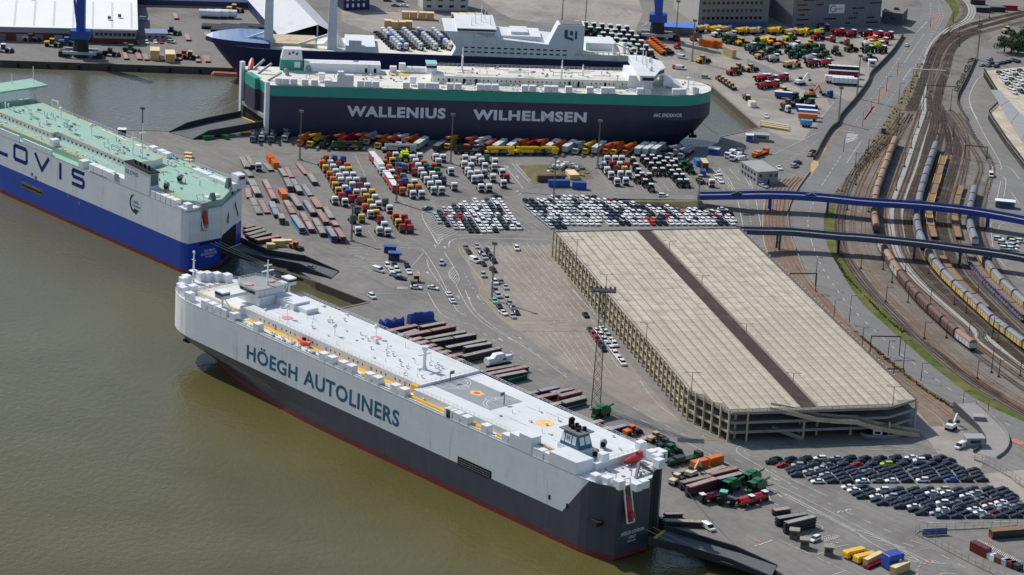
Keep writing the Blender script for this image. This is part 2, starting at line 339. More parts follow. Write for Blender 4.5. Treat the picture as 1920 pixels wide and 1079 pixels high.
patch('rail_yard_ground',smooth(grass_r)+[(1990,830),(1990,620)]+yard_right+sp('A1',(1500,420),(1700,300),(1960,250),(1960,60),(1500,130),(1480,0),(1400,-60),(1300,-60),(1340,90),(1180,290),(1060,460),(900,730))+sp('P',(1668,215),(1603,312)),g_yard,GZ+0.012)
road=patch('public_road',smooth(road_l)+smooth(road_r)[::-1],g_road,GZ+0.020)
patch('grass_verge',smooth(road_r[10:])+smooth(grass_r)[::-1],g_grass,GZ+0.028)
patch('dry_verge',sp('P',(1566,362),(1603,312),(1633,270),(1668,215),(1690,180),(1708,152),(1741,94),(1752,84),(1742,120),(1716,160),(1705,195),(1688,232),(1682,255),(1650,292),(1612,330),(1590,362)),g_verge,GZ+0.016)
patch('green_verge',sp('A1',(1195,-10),(1290,-10),(1335,50),(1335,110),(1300,170),(1250,230),(1190,280),(1250,170),(1275,110),(1240,40)),g_grass,GZ+0.024)
patch('rust_corridor',sp('P',(1468,338),(1446,355),(1435,383),(1430,425),(1433,458),(1440,500),(1500,570),(1590,655),(1670,735),(1715,765),(1745,800),(1790,800))+
      sp('A4',(1310,785),(830,455),(640,310),(290,0))+sp('A3',(180,800),(0,620))+sp('A6',(1150,1000),(1090,860),(1060,600),(1100,480),(1280,190)),g_rust,GZ+0.012)
patch('car_lot_paving',sp('P',(862,462),(1030,460),(1062,520),(1130,620),(1200,705),(1283,800),(1230,790),(1150,745),(1060,690),(1000,642),(940,600),(905,560)),g_lot,GZ+0.008)
patch('lower_lot_paving',sp('P',(1720,762),(1800,802),(1850,850),(1835,890),(1930,880),(1990,900),(1990,1000),(1840,900),(1780,885),(1745,830),(1700,790)),g_earth,GZ+0.006)
patch('machinery_yard_paving',sp('Z3',(1180,200),(1560,240))+sp('Z4',(0,190),(830,220),(1010,280),(740,640),(490,980),(300,1060))+sp('P',(1470,260),(1423,236),(1331,157),(1200,140)),g_earth,GZ+0.006)
patch('access_road',sp('Z4',(-160,440),(0,500),(180,590),(460,680),(600,760),(655,760),(620,880),(520,960),(400,1080),(250,1080),(300,1000),(470,800),(440,740),(280,680),(0,560),(-160,500)),g_road,GZ+0.010)
patch('far_parking_paving',sp('P',(860,-30),(1190,-30),(1205,25),(1190,60),(960,36),(930,20)),g_earth,GZ+0.006)
patch('far_quay_paving',sp('P',(640,20),(900,28),(870,62),(700,62),(640,40)),g_earth,GZ+0.006)
patch('roadside_brick',sp('A1',(560,800),(640,700),(760,500),(850,330),(880,290),(850,400),(740,560),(640,700),(600,760)),g_brick,GZ+0.014)
patch('footpath_brick',sp('A2',(0,500),(60,420),(130,300),(230,190),(290,170),(200,290),(130,390),(60,500),(0,610)),g_brick,GZ+0.014)
for q in (sp('A1',(490,1079),(560,980),(740,740),(700,730),(540,940),(460,1079)),sp('A1',(770,680),(840,620),(830,610),(770,660)),sp('A1',(1030,310),(1150,180),(1150,110),(1110,130),(1060,250)),
          sp('A2',(470,150),(560,60),(600,0),(560,0),(440,170))):
    patch('median_brick',q,g_brick,GZ+0.026)
patch('cross_gravel',sp('A2',(330,240),(430,250),(380,310),(310,320)),g_light,GZ+0.024)
patch('yellow_hatching',sp('A2',(0,520),(110,370),(145,370),(70,480),(70,530),(0,620)),m_ylwline,GZ+0.019)
patch('right_yard_paving',sp('A2',(1430,0),(1700,520),(1560,900),(1600,1060),(1960,1079),(1960,500),(1640,0)),g_road,GZ+0.008)

# ---- railway: bed, two rails each
TR=[]
def track(*segs,bed=g_bed,rail=m_rail,w=3.0,P=None):
    pts=[]
    for zn,*p in segs: pts += [px(zn,*q) for q in p]
    P=P or resample(spline([at(*p) for p in pts],6),5.0);TR.append(P);i=len(TR)
    t=link('railway_track',None,None,kind='structure');t['label']='railway track'
    if bed: MB().ribbon(P,w,GZ+0.030+0.0022*i).build('track_bed',bed,t)
    for s in (-1,1):
        Q=[]
        for a in range(len(P)):
            d=(P[min(a+1,len(P)-1)]-P[max(a-1,0)]).normalized();Q.append(P[a]+Vector((-d.y,d.x,0))*0.75*s)
        MB().wall(Q,0.22,GZ+0.03,GZ+0.21).build('rail',rail,t)
    return P
T1=track(('A4',(2200,990),(1918,840),(1600,630),(1300,430),(1000,200)),('A3',(900,1070),(760,920),(560,720),(420,540),(330,410),(280,290),(262,100)),('A2',(285,900),(320,760),(410,580),(560,430),(700,320),(810,210),(890,90)),bed=g_dark,w=4.4)
T2=track(('A4',(2200,940),(1918,790),(1500,540),(1150,250)),('A3',(1000,1050),(820,880),(640,690),(510,530),(425,380),(375,250),(365,100)),('A2',(385,900),(420,760),(500,580),(590,440),(700,330),(830,190),(905,60)),bed=None,rail=m_railr)
T3=track(('A4',(2200,890),(1918,735),(1560,500),(1300,290)),('A3',(1110,1050),(920,870),(750,700),(630,550),(545,400),(485,260),(470,100)),('A2',(485,920),(520,760),(610,560),(670,430),(770,270),(870,110)),bed=None,rail=m_railr)
T4=track(('A4',(2200,800),(1918,630),(1700,470),(1480,305),(1260,135)),('A3',(1180,1015),(1060,905),(920,755),(800,605),(690,440),(620,300),(580,160),(565,30)),('A2',(570,900),(600,770),(680,545),(750,365),(830,205),(910,50)),bed=g_bed)
T5=track(('A4',(2200,700),(1918,540),(1700,385),(1430,170)),('A3',(1430,1060),(1300,945),(1100,765),(950,625),(810,455),(730,290),(690,60)),('A2',(690,900),(730,760),(810,555),(885,330),(955,130),(1000,-20)),bed=g_bed)
T6=track(('A4',(2200,620),(1918,440),(1600,215)),('A3',(1540,1070),(1400,955),(1200,785),(1000,605),(875,450),(805,300),(770,100)),('A2',(775,900),(830,740),(905,520),(985,260),(1070,20)),bed=g_light,w=7)
T7=track(('A4',(2200,570),(1918,370)),('A3',(1600,1060),(1350,845),(1150,655),(1000,485),(930,330),(880,100)),('A2',(890,900),(930,760),(1015,520),(1080,280),(1115,130),(1080,-30)),bed=g_dark,w=4.6)
T8=track(('A4',(2100,390),(1918,275),(1740,140)),('A3',(1640,1025),(1500,890),(1340,745),(1180,585),(1080,455),(1010,340),(962,200),(945,60)),('A2',(970,900),(985,815),(1052,590),(1120,395),(1180,225),(1180,60),(1110,-40)),bed=g_bed)
T9=track(('A3',(1900,1190),(1700,1000),(1590,895),(1490,790),(1340,640),(1220,490),(1150,350),(1090,190),(1058,40)),('A2',(1070,900),(1095,820),(1152,620),(1200,450),(1240,330),(1200,130),(1110,-30)),bed=g_bed)
T10=track(('A3',(2000,1210),(1850,1070),(1700,925),(1500,725),(1330,535),(1250,350),(1180,120)),('A2',(1190,900),(1225,760),(1295,520),(1325,350),(1290,180),(1160,10)),bed=g_dark,w=4.4)
T11=track(('A3',(2100,1150),(1918,985),(1720,795),(1560,635),(1440,470),(1350,320),(1290,80)),('A2',(1300,920),(1320,830),(1352,740),(1400,520),(1405,420),(1330,230),(1180,20)),bed=g_bed)
T12=track(('A3',(2050,990),(1918,870),(1830,785),(1720,685),(1600,535),(1520,400),(1455,250),(1420,80)),('A2',(1440,900),(1455,840),(1490,700),(1530,560),(1490,440),(1380,280),(1220,50)),bed=g_bed)
def beside(T,d): return [T[i]+Vector((-(T[min(i+1,len(T)-1)]-T[max(i-1,0)]).normalized().y,(T[min(i+1,len(T)-1)]-T[max(i-1,0)]).normalized().x,0))*d for i in range(len(T))]
for T,d,b in ((T2,4.4,g_bed),(T3,4.2,None),(T5,-4.4,g_bed),(T6,4.4,None),(T7,-4.4,g_dark),(T10,4.2,g_dark),(T10,-4.2,g_bed),(T12,-5.0,g_bed)): track(bed=b,P=beside(T,d),rail=m_rail if b else m_railr)
for q,b in ((((880,1000),(960,850),(1030,650),(1100,480),(1200,330),(1330,260),(1600,180),(1918,110),(2300,40)),g_dark),(((1060,1000),(1080,800),(1120,580),(1200,430),(1300,330),(1450,270),(1650,215),(1918,140),(2300,70)),g_dark),
             (((1170,1000),(1110,800),(1170,650),(1240,470),(1330,370),(1480,310),(1700,250),(2000,180)),g_bed),(((960,1000),(1040,790),(1080,540),(1150,370),(1260,250),(1370,160),(1390,80),(1340,0),(1260,-60)),g_bed),
             (((1000,1000),(1010,700),(1090,430),(1230,280),(1400,190),(1450,110),(1430,40),(1390,0),(1310,-60)),g_light),(((920,1000),(985,800),(1050,600),(1115,440),(1220,320),(1320,290)),g_dark),
             (((1130,1000),(1150,850),(1215,640),(1270,450),(1400,330),(1560,270)),g_dark)):
    track(('A1',*q),bed=b,w=4.2)
for q in (((1460,335),(1443,358),(1438,400),(1440,440),(1452,480)),((1478,335),(1458,358),(1451,400),(1453,440),(1466,490),(1530,570)),((1494,332),(1472,360),(1464,400),(1467,450),(1490,500),(1560,590),(1660,685),(1750,755),(1800,795)),((1500,335),(1482,355),(1474,385),(1473,420),(1480,460),(1510,520),(1575,592),(1680,690),(1770,758))):
    track(('P',*q),bed=None,rail=m_railr)

# ---- painted markings: every line one strip, children of the surface they lie on
yard_marks=link('yard_markings',None,None,kind='structure')
NL=[0]
def line(zn,pts,w=0.22,m=None,dash=None,curve=True,parent=None,z=GZ+0.10):
    NL[0] += 1;P=[zat(zn,*p) for p in pts];w *= 1.2 if m is not m_faint else 1.5
    P=resample(spline(P,6) if curve and len(P) > 2 else P,0.75 if dash else (1.5 if len(P) > 2 else 200))if (dash or len(P) > 2) else P
    mb=MB();m=m or m_line;z=z+0.0008*(NL[0] % 24)
    if dash:
        on,off=dash;k=0;st=max(1,int(on/0.75));per=max(2,int((on+off)/0.75))
        while k+st < len(P): mb.ribbon(P[k:k+st+1],w,z);k += per
        if not mb.f: mb.ribbon(P,w,z)
    else: mb.ribbon(P,w,z)
    return mb.build('painted_line',m,parent or yard_marks)
def bars(zn,a0,a1,b0,b1,n,w=0.3,m=None):       # hatched island: n short bars between two edges
    mb=MB();NL[0] += 1
    for i in range(n):
        t=(i+0.5)/n;p=zat(zn,a0[0]+(a1[0]-a0[0])*t,a0[1]+(a1[1]-a0[1])*t);q=zat(zn,b0[0]+(b1[0]-b0[0])*t,b0[1]+(b1[1]-b0[1])*t)
        mb.ribbon([p,q],w,GZ+0.125+0.0006*(NL[0] % 12))
    return mb.build('painted_hatching',m or m_line,yard_marks)
def arrow(zn,a,b,m=None,w=0.35):
    A,B=zat(zn,*a),zat(zn,*b);d=(B-A).normalized();n=Vector((-d.y,d.x,0));h=B-d*1.6;z=GZ+0.13
    mb=MB();mb.ribbon([A,h],w,z);mb.add([(*(h+n*0.8).to_2d(),z),(*(h-n*0.8).to_2d(),z),(*B.to_2d(),z)],[(0,1,2)]);return mb.build('painted_arrow',m or m_line,yard_marks)
# public road
rm=dict(parent=road)
line('A3',[(10,260),(70,420),(140,550),(215,660),(310,790),(430,920),(490,980)],0.25,dash=(3,6),**rm)
line('A4',[(490,20),(650,165),(820,320),(1020,460),(1220,605),(1440,745),(1870,1000)],0.25,dash=(3,6),**rm)
line('A6',[(1350,480),(1320,540),(1300,600),(1288,720),(1320,880),(1350,1000)],0.25,dash=(3,4),**rm)
line('A2',[(430,100),(340,225)],0.2,dash=(2.5,2.5),**rm);line('A2',[(290,222),(395,235)],0.4,**rm);line('A2',[(340,390),(445,408)],0.4,**rm)
line('A2',[(460,310),(395,400),(320,515)],0.22,**rm);line('A2',[(270,450),(180,590),(80,740)],0.25,dash=(4,3),**rm);line('A2',[(640,90),(560,230),(480,280)],0.2,dash=(2.5,3),**rm)
for y in (0,24,48): line('A2',[(320,280+y),(425,262+y*0.6)],0.5,m_line,parent=road)
line('A1',[(1080,30),(1070,150),(980,260),(800,520),(640,760),(480,980)],0.22,dash=(3,4),**rm);line('A1',[(1150,20),(1190,160),(1090,320),(960,560),(830,730)],0.22,dash=(3,4),**rm)
line('A1',[(1050,200),(960,290)],0.25,**rm);line('A1',[(1020,310),(840,570)],0.2,**rm);line('A1',[(950,245),(1045,255)],0.35,**rm);line('A1',[(850,465),(930,475)],0.3,**rm);line('A1',[(770,525),(805,530)],0.3,**rm)
line('A1',[(905,612),(955,618)],0.35,**rm);line('A1',[(905,612),(830,720)],0.25,**rm);line('A1',[(830,648),(865,652)],0.3,**rm);line('A1',[(780,800),(640,1000)],0.22,dash=(2.5,3.5),**rm)
line('A1',[(1140,60),(1160,180),(1060,330)],0.2,dash=(2.5,3),**rm)
line('A2',[(1430,0),(1560,250),(1700,500),(1710,580)],0.2);line('A2',[(1640,540),(1640,580),(1740,640),(1755,700),(1735,820)],0.2);line('A2',[(1710,670),(1660,900)],0.2);line('A2',[(1640,545),(1700,530),(1800,560),(1880,660)],0.2)
line('A2',[(1605,680),(1600,860)],0.2,dash=(2,2));line('A2',[(1420,130),(1560,400),(1640,560)],0.2,dash=(2,3));line('A2',[(1800,770),(1880,880)],0.18)
line('A1',[(1600,650),(1500,720),(1430,860),(1440,960),(1500,1079)],0.3);line('A3',[(1640,310),(1620,120),(1640,80),(1700,90)],0.2);line('A3',[(1690,170),(1700,110),(1760,90)],0.2);line('A3',[(1760,500),(1680,400)],0.2);line('A3',[(1820,540),(1880,590)],0.2)
line('A4',[(960,755),(1100,840),(1190,930),(1200,1000)],0.25,m_ylwline)
# cross streets beneath the blue bridge
line('A6',[(500,460),(560,750)],0.2);line('A6',[(705,460),(760,750)],0.2);line('A6',[(600,460),(660,750)],0.2,dash=(2,2));line('A6',[(800,470),(780,700),(800,950),(860,1079)],0.35,m_ylwline)
line('A6',[(300,100),(400,220),(470,350)],0.2);line('A6',[(400,100),(530,240)],0.2);line('A6',[(500,130),(620,220),(670,330)],0.22);line('A6',[(580,200),(640,300)],0.2)
line('Z8',[(240,220),(480,100),(560,60)],0.22);line('Z8',[(330,260),(420,210),(560,110)],0.22,dash=(2.5,2.5));line('Z4',[(330,980),(500,760)],0.22)
# central road and lots
for a,b in (((530,240),(620,135)),): line('Y2',[a,b],0.22)
line('Y2',[(500,110),(560,105),(615,120),(720,280),(800,440),(860,560),(945,620)],0.2);line('Y2',[(640,190),(660,260),(780,430),(870,570),(940,620)],0.2)
line('Y2',[(525,240),(560,330)],0.2,dash=(2,2));line('Y2',[(680,0),(725,75),(770,25),(900,5),(1560,0)],0.2);line('Y2',[(805,95),(815,60),(860,40),(1000,30),(1560,40)],0.2)
line('Y2',[(770,130),(840,240),(885,330),(860,380)],0.2);line('Y2',[(840,240),(805,300),(860,380)],0.2);bars('Y2',(840,240),(885,340),(806,290),(850,375),6)
line('Y2',[(860,380),(960,560),(1100,690),(1380,850),(1700,1079)],0.22);line('Y2',[(930,420),(1000,570),(1150,700),(1350,830)],0.22);line('Y2',[(650,440),(720,560),(800,630),(1010,690)],0.22)
line('Y2',[(270,445),(650,440)],0.18);line('Y2',[(1000,700),(1150,800),(1400,960),(1560,1060)],0.2,dash=(3,4));line('Y2',[(1280,760),(1500,920),(1700,1060)],0.2,dash=(3,4))
line('Y2',[(890,95),(900,150),(1040,330),(1060,380),(1035,420),(1050,470),(1190,620),(1280,690)],0.25,m_ylwline);line('Y2',[(920,290),(970,380),(1080,540)],0.18,dash=(2,2.5));line('Y2',[(840,470),(780,380)],0.2,dash=(2,2))
bars('Y2',(850,530),(920,610),(880,530),(950,615),7);bars('Y2',(650,190),(670,240),(640,200),(655,250),4);bars('Y2',(690,0),(720,60),(790,0),(740,40),5)
for i in range(15):                                    # lanes of the emptied car lot
    x=900+i*46;line('Y2',[(x+20+i*6,66),(x+470+i*12 if i < 13 else x+440,660 if i > 3 else 520)][:2],0.16,m_faint)
line('Y2',[(1320,640),(1700,645)],0.16,m_faint);line('Y2',[(1310,675),(1900,680)],0.18,m_faint);line('Y2',[(1310,725),(1830,725)],0.18,m_faint)
for i in range(9): line('Y2',[(1390+i*52,735),(1540+i*62+(8-i)*10,900+min(i*40,170))],0.16,m_faint)
line('Y3',[(0,180),(460,680),(500,730)],0.2,m_faint);line('Y3',[(60,180),(480,650),(900,1079)],0.22,m_ylwline);line('Y3',[(430,800),(640,1079)],0.16,m_faint)
for a,b in (((700,80),(710,105)),((770,90),(785,110)),((570,280),(590,300)),((640,280),(655,300)),((1020,465),(1040,490)),((950,470),(965,490)),((870,460),(885,485)),((1330,770),(1360,795)),((1250,775),(1290,800)),((1180,780),(1215,805))): arrow('Y2',b,a)
# toll-like lanes by the blue huts
for y in (100,125,148,190,210): line('Y2',[(60,y),(340,y+4)],0.18)
bars('Y2',(75,120),(130,145),(95,118),(150,140),6);bars('Y2',(85,165),(170,190),(110,160),(190,180),7)
for y in (62,80,100): line('Y2',[(440,y),(520,y+2)],0.2)
line('Y2',[(-30,240),(190,242)],0.2);line('Y2',[(390,360),(510,362)],0.18);line('Y2',[(410,395),(510,396)],0.18);bars('Y2',(420,395),(500,400),(415,410),(495,415),8)
# truck lots
line('Z6',[(100,220),(800,235),(1900,250)],0.2,m_faint);line('Z6',[(840,915),(960,918)],0.2);line('Z6',[(1410,690),(1420,740),(1530,920)],0.22);line('Z6',[(1410,730),(1500,830),(1560,870)],0.18);bars('Z6',(1420,700),(1530,900),(1460,690),(1680,830),13,0.22)
line('Z6',[(1530,920),(1560,880),(1700,850),(1900,845)],0.2);line('Z6',[(1610,930),(1610,900),(1680,870),(1900,860)],0.2);line('Z6',[(1400,690),(1500,640),(1900,590)],0.2,m_faint)
for a,b in (((1000,810),(1060,900)),((1160,810),(1230,900)),((1300,850),(1370,900)),((900,240),(1000,440)),((1140,430),(1280,620))): line('Z6',[a,b],0.15,m_faint)
line('Z6',[(1250,700),(1290,650),(1380,600),(1900,560)],0.15,m_faint)
for a,b in (((270,310),(380,440)),((240,310),(370,450)),((180,320),(320,490))): line('Z7',[a,b],0.22)
line('Z7',[(320,490),(310,530),(240,560),(0,590)],0.22);line('Z7',[(140,320),(250,440)],0.18,dash=(2,2));arrow('Z7',(215,345),(200,325));arrow('Z7',(290,425),(275,400));arrow('Z7',(285,510),(275,525))
for i in range(16): line('Z7',[(880+i*58,350+(i % 2)*2),(1000+i*60,520)],0.14,m_faint)
for i in range(34): line('Z7',[(300+i*42,600+max(0,i-14)*4),(560+i*44-(0 if i < 6 else 40),815 if i < 6 else 775)][:2],0.14,m_faint)
for i in range(12): line('Z7',[(-300+i*46,620),(-170+i*60,820)],0.14,m_faint)
line('Z7',[(380,500),(960,535),(1650,535)],0.18,m_faint);line('Z7',[(0,840),(520,828)],0.18,m_faint);line('Z7',[(0,875),(520,880)],0.18,m_faint)
# lower right road
line('Y7',[(730,800),(760,790),(860,790)],0.2);line('Y7',[(730,800),(735,840),(900,940),(1140,1079)],0.22);line('Y7',[(780,820),(830,865),(930,868)],0.18,m_faint)
line('Y7',[(0,300),(130,470),(320,600),(640,740)],0.22,m_faint);line('Y7',[(0,590),(240,705),(500,840),(930,1060)],0.22);line('Y7',[(-50,500),(280,680),(560,820),(850,950),(1040,1050)],0.22,dash=(3.5,5.5))
line('Y7',[(860,975),(920,1005)],0.3);line('Y7',[(915,955),(990,990)],0.3);line('Y7',[(870,800),(1920,770)],0.15,m_faint)
mb=[(470,730),(480,700),(590,745),(520,745)];line('Y7',mb+[mb[0]],0.25,m_ylwline,curve=False);line('Y7',[(595,755),(625,755),(625,765),(595,765)],0.3,m_redline)
line('Y8',[(20,290),(450,490)],0.22);line('Y8',[(0,370),(380,560),(900,830),(1240,1000)],0.22);line('Y8',[(140,490),(160,486),(640,740),(700,745),(1000,890),(1160,995)],0.25)
bars('Y8',(150,492),(650,745),(165,488),(670,740),46,0.16);line('Y8',[(140,495),(650,755),(700,790),(850,880),(1120,990),(1160,995)],0.25);bars('Y8',(680,752),(1120,985),(720,745),(1150,985),24,0.28)
line('Y8',[(40,350),(700,660),(1010,800)],0.22,dash=(3.5,5));line('Y8',[(0,430),(20,520),(100,570)],0.22);line('Y8',[(350,690),(410,720),(390,745),(240,800)],0.22)
line('Y8',[(390,830),(400,800),(500,778),(535,795),(400,838)],0.2);bars('Y8',(400,805),(520,780),(405,835),(530,800),8,0.2);line('Y8',[(60,460),(100,495)],0.3);line('Y8',[(90,460),(125,472)],0.3);line('Y8',[(25,430),(60,442)],0.3)
line('Y8',[(290,590),(370,625)],0.3);line('Y8',[(1010,840),(1090,865)],0.3);line('Y8',[(1070,820),(1160,850)],0.3);line('Y8',[(950,850),(1030,880)],0.3);line('Y8',[(1240,970),(1300,995),(1240,990),(1225,960)],0.3);line('Y8',[(1160,1000),(1240,990),(1400,1000)],0.3,dash=(1.5,1.5));line('Y8',[(1120,1079),(1120,1030),(1150,1005)],0.3,dash=(1.5,1.5))
line('Y8',[(1300,930),(1540,1060)],0.22,dash=(4,4));line('Y8',[(1290,1079),(1310,1068),(1380,1068),(1420,1079)],0.3);line('Y8',[(490,1079),(580,1050)],0.3);line('Y8',[(450,850),(530,835)],0.3);line('Y8',[(370,780),(400,772)],0.3);line('Y8',[(0,830),(30,820)],0.25)
line('Y8',[(350,935),(560,860),(640,855)],0.2);line('Y8',[(0,790),(240,890),(640,1079)],0.2,m_faint);line('Y8',[(560,440),(640,480),(1100,660),(1260,690)],0.18,m_faint);line('Y8',[(1180,690),(1900,680)],0.18,m_faint)
for c in ((545,605),(605,592)): line('Y8',[(c[0]-22,c[1]+8),(c[0]-10,c[1]-8),(c[0]+22,c[1]-6),(c[0]+10,c[1]+8)],0.5,curve=False)
mb=[(1180,965),(1215,980),(1180,985)];line('Y8',mb+[mb[0]],0.6,m_redline,curve=False);line('A7',[(1030,790),(1100,800),(1060,810)],0.7,m_redline,curve=False);line('A7',[(1030,840),(1185,790)],0.35)
line('Y8',[(1150,890),(1220,880),(1250,900)],0.5,m_redline,dash=(0.8,1.2));line('A5',[(1760,540),(1915,600)],2.6,m_redline);line('A5',[(0,630),(320,622),(560,650),(700,690)],0.2,m_faint);line('A5',[(0,665),(560,665),(600,690)],0.18,m_faint)
line('Y8',[(10,440),(-480,180)],0.2,m_faint)
line('Z7',[(1790,340),(1900,510)],0.2);line('Z7',[(1860,340),(1918,330)],0.2);line('Z5',[(1050,455),(1320,465),(1918,470)],0.2,m_faint)
line('Z2',[(880,25),(1190,40)],0.5,dash=(1.5,1));line('Z2',[(900,75),(1150,85)],0.5,dash=(1.5,1));line('Z3',[(900,170),(950,160),(1010,180),(960,200)],0.4)
for i in range(12): line('Z3',[(200+i*60,30+i*3),(420+i*45,120)],0.2,m_faint)
# ================================================================ SHIPS
w_ship=pt('ship_white',(226,229,231),0.45,var=0.035,scale=0.25,dirt=(205,205,200),dscale=0.16,dcut=(0.56,0.8),stretch=(1,1,0.35))
w_deck=mat('white_deck_paint',(216,218,218),0.6,0.03,0.15,dirt=(196,201,205),dscale=0.08,dcut=(0.55,0.8))
w_warm=mat('weathered_white_deck',(222,219,208),0.65,0.05,0.2,dirt=(186,178,158),dscale=0.10,dcut=(0.5,0.76))
w_box=pt('vent_white',(232,233,234),0.4,rnd=0.03)
c_grey=pt('hull_charcoal',(70,74,84),0.5,var=0.12,scale=0.2,dirt=(84,84,86),dscale=0.09,dcut=(0.58,0.82),stretch=(1,1,0.4))
c_navy=pt('hull_navy',(50,52,74),0.5,var=0.08,scale=0.2,dirt=(58,58,72),dscale=0.1,dcut=(0.55,0.8),stretch=(1,1,0.4))
c_blue=pt('hull_blue',(20,66,166),0.4,var=0.07,scale=0.2)
c_dkblue=pt('hull_dark_blue',(24,38,84),0.45,var=0.1,scale=0.2)
c_teal=pt('hull_teal',(40,150,132),0.45,var=0.06,scale=0.25)
c_red=pt('boot_topping',(118,42,48),0.7,var=0.2,scale=0.5,dirt=(80,40,40),dscale=0.25)
c_pink=pt('bulb_red',(186,112,98),0.7,var=0.12)
c_gdeck=mat('green_deck_paint',(150,185,167),0.55,0.05,0.12,dirt=(152,190,172),dscale=0.09,dcut=(0.48,0.72))
c_gdeck2=mat('bright_green_deck_paint',(118,184,140),0.55,0.05,0.12)
c_yel=pt('safety_yellow',(232,180,52),0.5,var=0.1)
c_disc=pt('pale_orange',(240,196,118),0.6)
c_pyel=pt('pale_yellow',(228,196,106),0.6,var=0.12)
c_lblue=pt('lettering_blue',(34,92,124),0.5)
c_gblue=pt('lettering_royal',(24,66,150),0.5)
c_lgrey=pt('lettering_grey',(224,227,234),0.5)
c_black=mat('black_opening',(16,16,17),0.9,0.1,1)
c_sail=pt('buoy_orange',(226,84,46),0.5)
c_life=pt('lifeboat_red',(168,40,38),0.4)
c_pinkred=pt('faded_red_disc',(214,150,146),0.6)
c_grydk=mat('grey_deck_paint',(150,152,154),0.6,0.06,0.2)
c_dkgr=mat('dark_grey_deck_paint',(112,114,116),0.65,0.1,0.25)
glassm=mat('dark_glass',(26,32,38),0.12,0.05,1,spec=0.7)
m_rampd=mat('ramp_steel_deck',(96,98,100),0.75,0.12,0.4,dirt=(70,70,70),dscale=0.2)
m_rampk=mat('ramp_steel_side',(46,48,52),0.7,0.12,0.4)
m_rope=mat('mooring_rope',(176,172,156),0.9,0.1,1)
m_rust=mat('rust_streak',(168,140,100),0.9,0.2,0.8)

